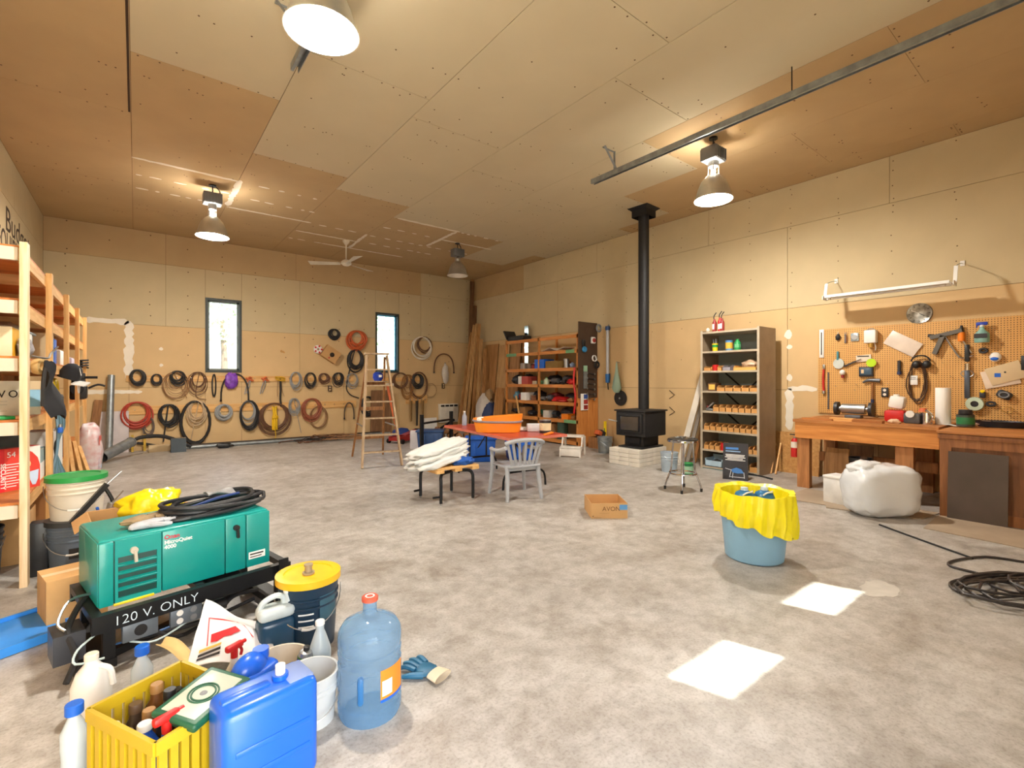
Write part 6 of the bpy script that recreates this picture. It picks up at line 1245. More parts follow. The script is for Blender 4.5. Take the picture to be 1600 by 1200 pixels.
# on top and hung at the end
p = onx(808, 520, 7.3); t = thing('leather_case', 'open black leather case on top of the wooden shelf', 'case', (7.32, p.y, WZ[0] + .005), math.radians(90)); B().rbox((-.05, 0, .06), (.60, .30, .12), .03).obj('base', BLACK, t); B().bar((.22, 0, .05), (.36, 0, .26), .34, .03, (1, 0, .5)).obj('lid', BLACK, t)
p = onx(818, 520, 7.45); t = thing('flue_duct', 'shiny narrow metal duct standing behind wooden shelf top', 'duct', (7.56, p.y, 1.65)); B().b2((-.02, -.07, 0), (.02, .07, 1.05)).b2((-.03, -.075, .5), (.03, .075, .53)).obj('tube', CHROME, t, smooth=False)
p = onx(870, 560, WXI); o = B().bar((0, 0, 0), (.02, .28, 1.0), .03, .03).obj('stick', PINEZ, loc=(FX - .09, wy(828) - .05, .0), rot=(0, 0, 0)); tag(o, 'thin pale stick leaning on the wooden shelf front', 'stick')
o = B().tube([(0, 0, 0), (-.01, .02, -.3), (.01, -.01, -.6), (0, .02, -.95)], .02, 7).obj('red_strap', RED, loc=(FX - .03, WY0 + .06, 1.63)); tag(o, 'red strap hanging down the right post of wooden shelf', 'strap')
EY = WY0 - .055   # end face of the tool board
def ew(px, py): return ony(px, py, EY)
def ehang(px, py, label, cat, fn): c = ew(px, py); t = thing(cat.replace(' ', '_'), label, cat, (c.x, EY, c.z)); fn(t); return t
ehang(911, 546, 'blue round gauge on the dark tool board', 'gauge', lambda t: (B().lathe([(.001, -.03), (.055, -.03), (.06, -.02), (.06, .0)], 18, frame((0, -.03, 0), (1, 0, 0), (0, 0, -1))).obj('dial', mat('gauge_blue', (50, 130, 180), .4), t), B().rbox((0, -.02, .12), (.10, .04, .16), .02).obj('body', BLACK, t)))
ehang(925, 532, 'red and white tape holder on the dark tool board', 'holder', lambda t: (B().rbox((0, -.03, 0), (.12, .05, .14), .02).obj('frame', WHITE, t), B().cyl((0, -.065, 0), (0, -.055, 0), .045, n=14).obj('reel', DKR, t)))
ehang(926, 560, 'white coil of wire low on the dark tool board', 'coil', lambda t: B().tube([(.06 * math.cos(a), -.03 - .003 * a, .06 * math.sin(a)) for a in [k * .4 for k in range(32)]], .008, 6).obj('loops', WHITE, t))
ehang(934, 513, 'dark pulley hung at the top of tool board', 'pulley', lambda t: B().tube([(.07 * math.cos(a), -.03, .07 * math.sin(a)) for a in [k * .4 for k in range(16)]], .02, 6, True).obj('wheel', GREY, t))
ehang(931, 570, 'black tape roll on the edge of the tool board', 'tape', lambda t: B().tube([(.06 * math.cos(a), -.03, .06 * math.sin(a)) for a in [k * .4 for k in range(16)]], .022, 6, True).obj('roll', BLACK, t))
ehang(914, 588, 'long grey square on the shelf end with green top', 'square', lambda t: (B().b2((-.05, -.02, -.25), (.05, -.002, .1)).obj('blade', GALV, t, smooth=False), B().b2((-.05, -.022, .1), (.05, -.002, .22)).obj('head', mat('pale_green', (150, 190, 160), .5), t, smooth=False)))
for k in range(6):
    c = ew(922, 583 + 8 * k); t = thing('spanner', 'dark spanner on tool board, %s from the top' % ORD[k], 'spanner', (c.x, EY, c.z), group='spanners on tool board'); B().bar((-.09, -.02, .0), (.10, -.02, -.02), .018, .01).obj('shank', K2, t, smooth=False); B().cyl((.11, -.028, -.02), (.11, -.012, -.02), .024, n=8).obj('head', STEEL, t); B().cyl((-.10, -.028, 0), (-.10, -.012, 0), .02, n=8).obj('head', STEEL, t)
ehang(913, 628, 'calendar poster with blue and red pictures on shelf end', 'poster', lambda t: ([B().b2((-.11, -.004, -.17), (.11, -.001, .17)).obj('sheet', PAPER, t, smooth=False)] + [B().b2((-.02, -.006, -.155 + .11 * k), (.10, -.004, -.065 + .11 * k)).obj('picture', m, t, smooth=False) for k, m in enumerate((mat('pic_red', (150, 36, 36), .5, var=.4, scale=30), mat('pic_maroon', (170, 50, 44), .5, var=.4, scale=30), mat('pic_blue', (40, 70, 140), .5, var=.4, scale=30)))]))
p = onz(928, 690); t = thing('crate', 'small wooden crate with tools at the foot of shelf end', 'crate', (7.42, 6.55, 0)); b = B(); b.b2((-.2, -.15, 0), (.2, .15, .02)).b2((-.2, -.15, .02), (.2, -.13, .22)).b2((-.2, .13, .02), (.2, .15, .22)).b2((-.2, -.13, .02), (-.18, .13, .22)).b2((.18, -.13, .02), (.2, .13, .22)); b.obj('box', OLDW, t, smooth=False)
t = thing('power_drill', 'orange and black power tool sitting in the wooden crate', 'tool', (7.40, 6.55, .03)); B().rbox((0, 0, .18), (.16, .12, .3), .03, (0, .5, 0)).obj('body', BLACK, t); B().rbox((-.05, 0, .27), (.12, .13, .1), .02, (0, .5, 0)).obj('orange_panel', COR, t); 
t = thing('level', 'yellow spirit level standing in the wooden crate', 'level', (7.52, 6.52, .03)); B().b2((-.02, -.02, 0), (.02, .02, .5)).obj('bar', YEL, t, smooth=False); B().b2((-.022, -.012, .3), (-.019, .012, .36)).obj('vial', GREEN, t, smooth=False)
# --- wall work light, bag, disc by the stove
RZ = -math.pi / 2
def rthing(name, label, cat, px, py, off=.0, group=None): p = onx(px, py, XR - off); return thing(name, label, cat, (XR - off, p.y, p.z), RZ, group)
t = rthing('work_light', 'clear tube work light with blue ends hung on right wall', 'lamp', 952, 551); B().cyl((0, -.05, -.45), (0, -.05, .47), .032, n=14).obj('tube', glassy('tube_clear', (216, 222, 230), .25, .15), t); B().cyl((0, -.05, .46), (0, -.05, .54), .05, n=14).obj('end_cap', mat('cap_navy', (36, 74, 130), .4), t); B().cyl((0, -.05, -.62), (0, -.05, -.44), .045, .05, n=14).obj('handle', mat('handle_blue', (40, 110, 180), .4), t); B().tube([(0, -.05, -.6), (.01, -.05, -.72), (0, -.03, -.76)], .012).obj('cord', RUB, t); B().tube([(0, -.05, .54), (0, -.02, .58), (0, 0, .56)], .006).obj('hook', STEEL, t)
t = rthing('hanging_bag', 'pale green twisted plastic bag hanging on right wall', 'bag', 968, 590); B().lathe([(.001, .32), (.02, .28), (.04, .1), (.09, -.1), (.11, -.22), (.06, -.30), (.001, -.31)], 14, Matrix.Translation((0, -.09, 0)), 1, .6).obj('bag', glassy('bag_green', (176, 206, 186), .2, .3), t); B().cyl((0, 0, .3), (0, -.1, .32), .006).obj('nail', STEEL, t)
t = rthing('abrasive_disc', 'round black disc hanging on wall under pale green bag', 'disc', 971, 622); B().lathe([(.001, .0), (.15, 0), (.155, .015), (.15, .03), (.06, .03), (.05, .045), (.001, .045)], 28, frame((0, -.015, 0), (1, 0, 0), (0, 0, 1))).obj('disc', RUB, t); B().lathe([(.001, .046), (.02, .048), (.022, .04)], 12, frame((0, -.015, 0), (1, 0, 0), (0, 0, 1))).obj('hub', STEEL, t)
for k, (py, l) in enumerate(((617, 'upper bent wire hook on the wall right of stove'), (643, 'lower bent wire hook on the wall right of stove'))):
    t = rthing('wire_hook', l, 'hook', 1050, py); B().tube([(-.05, -.005, .08), (.07, -.02, .0), (-.05, -.005, -.07)], .006, 5, sm=False).obj('wire', BLKST, t)
# --- white boards leaning left of metal rack
WB_ = mat('trim_white', (216, 208, 194), .6)
for k, (dx, m, w, zt, l) in enumerate(((0, WB_, .10, 1.68, 'long white trim board leaning left of metal rack'), (.10, mat('trim_grey', (150, 140, 128), .6), .06, 1.5, 'grey trim board leaning behind the white one'), (.2, OLDW, .05, 1.3, 'narrow brown stick leaning beside metal rack'))):
    a = onz(1082 + 4 * k, 700 + 9 * k) if False else V(7.02 + .12 * k, 4.50 - .06 * k, 0); o = B().bar((0, 0, 0), (.42 - .06 * k, -.24 + .05 * k, zt), w, .02, (1, 0, 0)).obj('trim_board', m, loc=a, smooth=False); tag(o, l, 'board', 'boards leaning left of the metal rack')

# ================================================================ METAL RACK
MX, MY0, MY1, MXB = 6.95, 3.20, 4.07, 7.46
MZ = [2.11, 1.81, 1.51, 1.20, .89, .595, .30, .04]
RK = mat('rack_taupe', (150, 132, 110), .5, metal=.2, var=.1); RKB = mat('rack_back', (134, 142, 136), .6, var=.06); RKE = mat('rack_edge', (178, 164, 142), .5)
t = thing('metal_rack', 'tall taupe steel shelf rack filled with parts bins', 'rack', (MX, MY0, 0)); LM, DM = MY1 - MY0, MXB - MX
B().b2((0, -.012, 0), (DM, 0, 2.13)).obj('side_panel', RK, t, smooth=False); B().b2((0, LM, 0), (DM, LM + .012, 2.13)).obj('side_panel', RK, t, smooth=False); B().b2((DM, -.012, 0), (DM + .006, LM + .012, 2.13)).obj('back_panel', RKB, t, smooth=False)
for y in (-.014, LM - .018): B().b2((-.004, y, 0), (.0, y + .034, 2.13)).obj('corner_post', RKE, t, smooth=False)
for z in MZ: B().b2((-.002, .0, z - .028), (DM, LM, z)).obj('shelf', RKE, t, smooth=False)
B().b2((.0, 0, 0), (.01, LM, .012)).obj('toe_plate', mat('teal_paint', (60, 110, 116), .5), t, smooth=False)
for k in (2, 3, 4): 
    B().bar((DM - .006, .1, MZ[k] - .03), (DM - .006, .4, MZ[k + 1] + .02), .025, .004, (1, 0, 0)).obj('cross_brace', BLKST, t, smooth=False); B().bar((DM - .008, .75, MZ[k] - .03), (DM - .008, .45, MZ[k + 1] + .02), .025, .004, (1, 0, 0)).obj('cross_brace', BLKST, t, smooth=False)
MXI = MX + .14
def my(px): return min(MY1 - .008, max(MY0 + .008, onx(px, 600, MX).y))
WBN = mat('bin_tan', (206, 150, 84), .75, var=.12, scale=9)
random.seed(11)
def pbin(y0, y1, k, h, label, m=WBN, group=None, d=.28, fill=True, taper=True):
    yc, w = (y0 + y1) / 2, abs(y0 - y1) - .004; t = thing('parts_bin', label, 'bin', (MX + .01, yc, MZ[k]), 0, group); th = .005
    b = B(); b.b2((0, -w / 2, 0), (d, w / 2, th)).b2((0, -w / 2, th), (th, w / 2, h * .62)).b2((d - th, -w / 2, th), (d, w / 2, h))
    for s in (-w / 2, w / 2 - th): b.prism([(0, th), (d, th), (d, h), (.05, h), (0, h * .62)], 0, th, frame((0, s + th, 0), (1, 0, 0), (0, 0, 1)))
    b.obj('tray', m, t, smooth=False)
    if fill: B().ball((d * .45, 0, h * .38), (d * .34, w * .40, h * .30), 9, 6, jit=.4, seed=int(yc * 100)).obj('contents', mat('bin_contents', (112, 78, 48), .7, var=.5, scale=40), t)
    return t
def row(px0, px1, n, k, h, nm, m=WBN):
    ys = [my(px0 + (px1 - px0) * i / n) for i in range(n + 1)]
    for i in range(n): pbin(ys[i], ys[i + 1], k, h, 'tan parts bin on the %s shelf of metal rack, %s from left' % (nm, ORD[i]), m, 'parts bins on the metal rack')
row(1119, 1183, 5, 3, .085, 'fourth'); row(1113, 1183, 7, 4, .10, 'fifth'); row(1099, 1183, 9, 5, .10, 'sixth'); row(1099, 1124, 3, 6, .10, 'seventh')
row(1168, 1183, 2, 6, .10, 'seventh right-hand')
def mloc(px, k, dx=.14): return (MX + dx, my(px), MZ[k])
c = carton('carton', 'brown carton with yellow label on the fourth rack shelf', mloc(1110, 3, .12), (.16, .13, .12), mat('carton_dkbrown', (96, 60, 34), .7)); B().b2((-.0815, -.05, .02), (-.08, .05, .10)).obj('label', mat('label_yellow', (230, 190, 90), .6), c, smooth=False)
# top shelf items
for k, (px, hh, m, l) in enumerate(((1111, .17, DKR, 'dark red canister on top of metal rack, left one'), (1117, .19, RED, 'bright red canister on top of metal rack, middle one'), (1123, .17, DKR, 'dark red canister on top of metal rack, right one'))):
    loc = mloc(px, 0, .10); t = thing('canister', l, 'canister', (loc[0] + .05 * (k % 2), loc[1], loc[2])); B().lathe([(.001, 0), (.032, 0), (.034, .01), (.034, hh - .03), (.018, hh), (.012, hh + .03)], 16).obj('body', m, t); B().tube([(0, 0, hh), (.0, .01, hh + .07), (.02, -.02, hh + .13)], .007, 6).obj('nozzle', BLKST, t); B().b2((-.0355, -.015, .04), (-.034, .015, .12)).obj('label', WHITE, t, smooth=False)
o = B().ball((0, 0, .03), (.04, .03, .035), 10, 7, jit=.2).obj('putty', CWH, loc=mloc(1103, 0, .06)); tag(o, 'small cream lump on the left corner of metal rack top', 'putty')
t = thing('brush_cup', 'yellow cup with brushes on the second rack shelf', 'cup', mloc(1112, 1, .1)); B().lathe([(.001, 0), (.035, 0), (.045, .12), (.047, .12), (.04, .115), (.03, .01)], 18).obj('cup', YEL, t); B().lathe([(.0405, .06), (.0445, .10)], 18).obj('band', GREEN, t)
for k in range(5): B().cyl((.01 * math.sin(k * 2), .01 * math.cos(k * 2), .02), (.03 * math.sin(k * 2), .03 * math.cos(k * 2), .19), .005, n=6).obj('brush', GREY, t)
can('jar', 'blue jar with yellow and blue bands on second rack shelf', mloc(1134, 1, .1), .052, .15, mat('jar_blue', (84, 130, 170), .4), BLUE, mat('jar_band', (220, 170, 60), .5), cat='jar'); jug('bottle', 'green bottle with pale label on second rack shelf', mloc(1147, 1, .1), [(.001, 0), (.045, 0), (.047, .02), (.047, .11), (.03, .135), (.02, .15)], GREEN, GREEN, .145, .024, .02, lab=(.048, .04, .09, mat('label_mint', (170, 210, 180), .5), 0, 6.28))
o = pbin(my(1099), my(1110), 2, .07, 'tan bin with dark tools on the third rack shelf, leftmost', WBN); t = thing('cup', 'red cup on the third shelf of metal rack', 'cup', mloc(1115, 2, .06)); B().lathe([(.001, 0), (.04, 0), (.045, .09), (.04, .09), (.035, .01)], 16).obj('cup', RED, t); B().tube([(0, .045, .02), (0, .065, .05), (0, .045, .075)], .005).obj('handle', RED, t)
pbin(my(1120), my(1127), 2, .08, 'small tan bin on the third rack shelf beside red cup', WBN); pbin(my(1128), my(1141), 2, .08, 'grey parts tray on the third rack shelf', mat('tray_grey', (150, 146, 156), .5)); pbin(my(1145), my(1181), 2, .07, 'wide yellow-tan tray under clear bag on third shelf', mat('tray_yellow', (222, 172, 90), .6), None, .30, False)
o = B().ball((0, 0, .075), (.11, .13, .075), 16, 10, jit=.3, seed=4).obj('parts_bag', mat('bag_beige', (190, 160, 130), .4, var=.15, scale=14), loc=mloc(1165, 2, .16)); o.location.z += .006; tag(o, 'beige plastic bag of parts sitting in the wide tray', 'bag')
pass
t = thing('hand_plane', 'silver hand plane at left of fifth rack shelf', 'plane', mloc(1105, 4, .1)); B().rbox((0, 0, .02), (.06, .13, .03), .006).obj('sole', GALV, t); B().bar((0, .05, .03), (0, -.06, .13), .045, .02).obj('blade', STEEL, t); B().ball((0, .045, .055), (.02, .02, .025), 10, 7).obj('knob', DKR, t)
o = B().cyl((0, 0, 0), (0, 0, .11), .03, n=14).obj('red_cup', RED, loc=mloc(1126, 6, .06)); tag(o, 'red plastic cup at end of bins on seventh shelf', 'cup')
t = thing('parts_tray', 'pale blue and white tray on the bottom rack shelf', 'tray', mloc(1114, 7, .13)); b = B(); b.b2((-.12, -.14, 0), (.14, .14, .01)).b2((-.12, -.14, 0), (-.11, .14, .09)).b2((.13, -.14, 0), (.14, .14, .16)).b2((-.12, -.14, 0), (.14, -.13, .12)).b2((-.12, .13, 0), (.14, .14, .12)); b.obj('tray', mat('tray_paleblue', (180, 206, 222), .4), t, smooth=False); B().ball((0, 0, .05), (.09, .10, .05), 10, 7, jit=.4).obj('contents', K1, t)
pbin(my(1170), my(1183), 7, .12, 'tan bin over pale tray at right of bottom rack shelf', WBN)
# --- black poster carton in front of rack
a, b_ = onz(1129, 748), onz(1168, 752); e = b_ - a
t = thing('poster_carton', 'black display carton with white print and machine picture leaning on rack', 'box', a, math.atan2(e.y, e.x), rot=(math.radians(-7), 0, math.atan2(e.y, e.x))); w = e.length; h = .50
B().b2((0, 0, 0), (w, .07, h)).obj('body', mat('carton_black', (44, 46, 54), .4), t, smooth=False)
b = B()
for k, (x0, x1, z) in enumerate(((.10, .88, .335), (.08, .9, .30), (.12, .86, .318), (.18, .8, .28), (.10, .9, .262))): b.b2((w * x0, -.0015, h * (z / .5) ), (w * x1, 0, h * (z / .5) + .010))
b.obj('print_lines', WL, t, smooth=False); B().b2((w * .1, -.0015, h * .82), (w * .62, 0, h * .88)).obj('blue_title', mat('print_blue', (70, 130, 200), .5), t, smooth=False)
B().b2((w * .1, -.0015, h * .76), (w * .7, 0, h * .785)).obj('subtitle', mat('print_lightblue', (150, 190, 230), .5), t, smooth=False)
B().prism([(.35, .28), (.55, .34), (.75, .30), (.85, .2), (.6, .18), (.4, .2)], 0, .002, frame((0, -.001, 0), (1, 0, 0), (0, 0, 1)) @ Matrix.Diagonal((w, h, 1, 1))).obj('machine_print', MATS['print_blue'], t, smooth=False)
for x0, z0_, x1, z1_ in ((.35, .28, .28, .06), (.85, .22, .88, .06), (.3, .08, .88, .08), (.42, .2, .40, .05), (.1, .30, .36, .26)): B().bar((w * x0, -.001, h * z0_), (w * x1, -.001, h * z1_), .008, .002, (0, 1, 0)).obj('print_stroke', mat('print_silver', (200, 206, 214), .5), t, smooth=False)

# ================================================================ WORKBENCH, PEGBOARD
BXF = 6.64; BY1, BY0 = 2.60, 1.20; BZt = .868
BW = woodmat('bench_wood', (190, 116, 48), (220, 150, 76), 1); BWZ = woodmat('bench_leg', (150, 96, 50), (190, 130, 76), 2)
t = thing('workbench', 'heavy wooden workbench with broad orange-brown apron', 'workbench', (BXF, BY0, 0)); LB_ = BY1 - BY0; DB = XR - BXF
for k in range(5): B().b2((-.02 + k * DB / 5 + .002, 0, BZt - .035), (-.02 + (k + 1) * DB / 5 - .002, LB_ + .02, BZt)).obj('top_board', OLDY, t, smooth=False)
B().b2((0, 0, BZt - .235), (.04, LB_, BZt - .035)).obj('apron', BW, t, smooth=False); B().b2((.04, LB_ - .04, BZt - .2), (DB - .02, LB_, BZt - .035)).obj('side_apron', BW, t, smooth=False)
for y, w in ((LB_ - .15, .14), (.22, .16)): 
    for x in (.04, DB - .14): B().b2((x, y, 0), (x + .09, y + w, BZt - .035)).obj('leg', BWZ, t, smooth=False)
B().b2((.5, .1, .30), (.54, LB_ - .1, .42)).obj('stretcher', BWZ, t, smooth=False)
# cabinet
CXF = 6.39; CY1, CY0 = 1.15, -.30; CZ = .855
CW = woodmat('cabinet_brown', (124, 76, 40), (160, 104, 58), 2); CWD = woodmat('cabinet_panel', (96, 58, 32), (132, 84, 46), 2)
t = thing('base_cabinet', 'brown wooden cabinet joined to the right end of workbench', 'cabinet', (CXF, CY0, 0)); LC_ = CY1 - CY0
B().b2((.02, 0, .03), (1.0, LC_, CZ - .03)).obj('body', CW, t, smooth=False); B().rbox((.50, LC_ / 2 - .01, CZ - .012), (1.06, LC_ + .06, .03), .008).obj('top', OLDY, t); B().rbox((-.0, LC_ / 2, CZ - .055), (.03, LC_ + .03, .05), .008).obj('moulding', CW, t)
for y0, y1 in ((LC_ - .09, LC_), (.62, .70), (0, .08)): B().b2((-.005, y0, .0), (.02, y1, CZ - .08)).obj('stile', CW, t, smooth=False)
for z0_, z1_ in ((.0, .10), (CZ - .16, CZ - .08)): B().b2((-.004, .08, z0_), (.02, LC_ - .09, z1_)).obj('cross_rail', CW, t, smooth=False)
for y0, y1 in ((.70, LC_ - .09), (.08, .62)): B().b2((.008, y0, .10), (.019, y1, CZ - .16)).obj('door_panel', CWD, t, smooth=False)
o = B().b2((-.012, 0, 0), (.0, .42, .655)).obj('dark_board', mat('board_charcoal', (70, 58, 52), .35, var=.25, scale=3), loc=(CXF - .075, .66, .006), rot=(0, math.radians(5), 0), smooth=False); tag(o, 'dark charcoal panel leaning against the brown cabinet', 'board')
# things under the bench
p = onz(1328, 797); t = thing('foam_box', 'white foam box under the bench edge', 'box', (p.x + .26, p.y + .14, 0), math.radians(-12)); B().rbox((0, 0, .14), (.24, .30, .28), .012).obj('body', mat('foam_white', (228, 226, 222), .8), t); B().rbox((0, 0, .29), (.25, .31, .03), .01).obj('lid', MATS['foam_white'], t)
t = thing('plastic_sack', 'big translucent plastic bag full of white foam before bench', 'bag', (5.93, 1.52, 0), math.radians(-38)); b = B()
b.ball((0, 0, .255), (.33, .20, .26), 48, 30, jit=.09, seed=14, p=.58); b.obj('bag_film', mat('film_white', (228, 232, 236), .2, var=.03, bump=.6, scale=3, coat=.5, detail=3), t, smooth=180); B().ball((-.14, .02, .46), (.17, .13, .09), 30, 18, jit=.25, seed=3).obj('gathered_top', MATS['film_white'], t, smooth=180)
p = onx(1345, 742, 7.1); pail('pail', 'black pot under bench behind the white bag', (6.95, 1.98, 0), .12, .42, BLACK, None, None, False, 1)
for k, (y, h, m, l) in enumerate(((2.26, .50, LUM[0], 'short brown board leaning under the bench, left one'), (2.08, .56, LUM[2], 'dark board leaning under the bench, right one'))):
    o = B().b2((0, -.13, 0), (.03, .13, h)).obj('board', m, loc=(6.98 + .03 * k, y - .06 * k, 0), rot=(0, .12, 0), smooth=False); tag(o, l, 'board')
p = onz(1285, 770); o = B().grid(lambda u, v: (.25 * u, .18 * v, .02 + .02 * math.sin(6 * u) * math.sin(5 * v)), 6, 6, .004).obj('newspaper', PAPER, loc=(6.45, 2.02, 0.0)); tag(o, 'small crumpled white paper on floor by the bench leg', 'paper')
# particle board with fire extinguisher
o = B().b2((0, -.32, 0), (.025, .30, .60)).obj('chipboard', woodmat('chipboard', (176, 122, 62), (206, 156, 92), 0), loc=(XR - .12, 2.98, 0), rot=(0, .12, 0), smooth=False); tag(o, 'chipboard offcut leaning on wall left of the bench', 'board')
for k in range(2): o = B().bar((0, 0, 0), (.25 + .05 * k, .05, .42), .02, .03).obj('stake', PINEZ, loc=(7.30, 3.18 - .06 * k, 0), smooth=False); tag(o, 'thin pine stake leaning beside metal rack, %s one' % ('left', 'right')[k], 'stake')
t = thing('fire_extinguisher', 'small red fire extinguisher hung on the bench end', 'extinguisher', (onx(1247, 690, 6.80).x, 2.665, .36)); B().lathe([(.001, 0), (.042, 0), (.045, .01), (.045, .20), (.03, .235), (.016, .245)], 18).obj('cylinder', RED, t); B().cyl((0, 0, .24), (0, 0, .27), .016, n=10).obj('valve', STEEL, t); B().rbox((.0, .02, .29), (.02, .08, .014), .004).obj('lever', BLKST, t); B().lathe([(.0455, .12), (.0455, .2)], 18).obj('label', CWH, t); B().tube([(0, -.02, .26), (0, -.06, .22), (0, -.055, .1)], .008).obj('hose', RUB, t)
# floor sheets in front of the bench
FS = mat('floor_board', (164, 146, 124), .75, var=.12, scale=3)
for k, (poly, l) in enumerate((([(1218, 778), (1290, 790), (1291, 794), (1353, 802), (1440, 812), (1468, 803), (1262, 764)], 'thin grey-brown floor sheet along the workbench front'), ([(1443, 826), (1640, 866), (1640, 838), (1466, 806)], 'thin grey-brown floor sheet before the cabinet'))):
    P_ = [onz(*q) for q in poly]; o = B().prism([(q.x, q.y) for q in P_], .001, .009).obj('floor_sheet', FS, smooth=False); tag(o, l, 'sheet')
a, b_ = onz(1374, 821), onz(1520, 874); o = B().tube([(0, 0, 0), (b_ - a) * .5 + V(0, .01, 0), b_ - a], .008, 6).obj('floor_rod', RUB, loc=a + V(0, 0, .008)); tag(o, 'thin dark rod lying on floor before the cabinet', 'rod')
o = B().tube([(0, 0, .0), (.1, .25, .0), (.05, .5, .02), (.2, .8, .0), (.5, .9, .03)], .012, 6).obj('black_cable', RUB, loc=onz(1195, 748) + V(0, -.1, .012)); tag(o, 'black cable lying on floor between rack and bench', 'cable')
# cable heap at right edge
random.seed(17); CC = (4.40, .36); t = thing('cable_heap', 'loose heap of thin black cable on floor at right edge', 'cable', (CC[0], CC[1], 0)); HC_ = mat('cable_dark', (52, 46, 44), .5)
for s in range(3):
    pts = []; cx, cy = random.uniform(-.2, .2), random.uniform(-.12, .12)
    for k in range(52):
        a = k * .42 + s; rx = .34 + .20 * math.sin(k * .29 + s * 2); ry = .17 + .10 * math.cos(k * .23 + 2 * s); cx += .02 * math.sin(k * .31 + s); cy += .008 * math.cos(k * .7 + s)
        x = cx + rx * math.cos(a); y = cy + ry * math.sin(a); ca = math.radians(-30); pts.append((x * math.cos(ca) - y * math.sin(ca), x * math.sin(ca) + y * math.cos(ca), .010 + .012 * s + .02 * abs(math.sin(k * .37 + s))))
    B().tube(pts, .009, 6).obj('cable', HC_, t)
pts = [onz(*q) - V(CC[0], CC[1], 0) + V(0, 0, .01) for q in ((1600, 880), (1540, 872), (1490, 878), (1484, 886), (1520, 896), (1560, 905), (1600, 900))]; B().tube(pts, .009, 6).obj('outer_loop', HC_, t)
pts = [onz(*q) - V(CC[0], CC[1], 0) + V(0, 0, .012) for q in ((1560, 900), (1500, 908), (1484, 916), (1500, 928), (1540, 934), (1555, 925), (1535, 905))]; B().tube(pts, .009, 6).obj('outer_loop', HC_, t)
# pegboard
PB0, PB1 = -.35, 2.70
peg = thing('pegboard', 'tan pegboard panel on right wall above the workbench', 'pegboard', (XR - .02, PB0, .90)); B().b2((0, 0, 0), (.006, PB1 - PB0, 1.18)).obj('panel', pegmat(), peg, smooth=False)
me = B().tube([(0, 0, 0), (-.03, 0, 0), (-.045, 0, .012)], .0022, 5).mesh('peg_hook', STEEL)
for k in range(26): linkmesh('peg_hook', me, peg, (0, .15 + random.random() * 2.8, .2 + random.random() * .85))
PX = XR - .022
def pt(name, label, cat, px, py, group=None): p = onx(px, py, PX); return thing(name, label, cat, (PX, p.y, p.z), RZ, group)
def pw_(px0, px1, py): return onx(px0, py, PX).y - onx(px1, py, PX).y
t = pt('thermometer', 'white strip thermometer at left edge of pegboard', 'thermometer', 1284, 537); B().rbox((0, -.006, 0), (.06, .01, .40), .004).obj('plate', WHITE, t); B().b2((-.006, -.013, -.16), (.006, -.011, .16)).obj('scale', INK, t, smooth=False)
t = pt('pruning_saw', 'red-handled pruning saw hung at left of pegboard', 'saw', 1288, 595); B().tube([(0, -.02, .16), (-.008, -.02, 0), (.0, -.02, -.14)], .014, 7).obj('handle', RED, t); B().rbox((0, -.02, .20), (.03, .014, .06), .005).obj('guard', STEEL, t); B().cyl((0, -.02, -.18), (0, -.02, -.14), .02, n=10).obj('pommel', STEEL, t); B().b2((.045, -.01, -.40), (.06, -.004, .12)).obj('blade', K1, t, smooth=False)
t = pt('pouch', 'small black pouch on pegboard near the thermometer', 'pouch', 1310, 527); B().ball((0, -.02, 0), (.03, .02, .045), 10, 7, jit=.3).obj('pouch', BLACK, t); B().tube([(0, -.02, .04), (0, -.01, .07)], .004).obj('loop', STEEL, t)
t = pt('key_bunch', 'bunch of dark keys hung beside the foil packet', 'keys', 1322, 527); B().tube([(.012 * math.cos(a), -.015, .05 + .015 * math.sin(a)) for a in [k * .5 for k in range(14)]], .003, 5).obj('ring', STEEL, t); B().b2((-.012, -.02, -.08), (.0, -.01, .04)).obj('key', K1, t, smooth=False); B().b2((.002, -.024, -.07), (.014, -.016, .03)).obj('key', BRASSY, t, smooth=False)
t = pt('foil_packet', 'silver foil disc packet on pegboard', 'packet', 1336, 527); B().rbox((0, -.008, 0), (.09, .012, .11), .004).obj('card', mat('foil', (190, 206, 214), .2, metal=.7), t); B().cyl((0, -.022, 0), (0, -.014, 0), .035, n=18).obj('disc', STEEL, t)
t = pt('work_lamp', 'white box-shaped clip lamp at the top of pegboard', 'lamp', 1363, 530); B().rbox((0, -.06, .03), (.13, .11, .17), .012).obj('housing', WHITE, t); B().cyl((0, -.06, -.11), (0, -.06, -.05), .03, n=14).obj('bulb_base', mat('brass', (200, 160, 80), .3, metal=.6), t); B().tube([(.04, -.06, -.05), (.05, -.05, -.11), (.04, -.03, -.15)], .006).obj('cord', WHITE, t); B().tube([(-.05, -.06, .115), (0, -.04, .14), (.05, -.06, .115)], .005).obj('bracket', STEEL, t)
t = pt('acrylic_sheet', 'frosted plastic sheet hung tilted on pegboard', 'sheet', 1411, 537); p = B().rbox((0, -.02, 0), (.36, .004, .19), .002, (0, math.radians(33), 0)); p.obj('sheet', mat('frosted', (222, 206, 190), .35), t)
t = pt('paddle', 'grey table-tennis paddle with green handle on pegboard', 'paddle', 1311, 566); B().lathe([(.001, .004), (.065, .004), (.066, -.004), (.001, -.004)], 24, frame((0, -.02, -.02), (1, 0, 0), (0, 0, 1)), 1, 1.1).obj('blade', mat('paddle_grey', (190, 196, 190), .6), t); B().rbox((-.01, -.02, .09), (.026, .02, .12), .006).obj('handle', mat('paddle_teal', (60, 130, 140), .5), t)
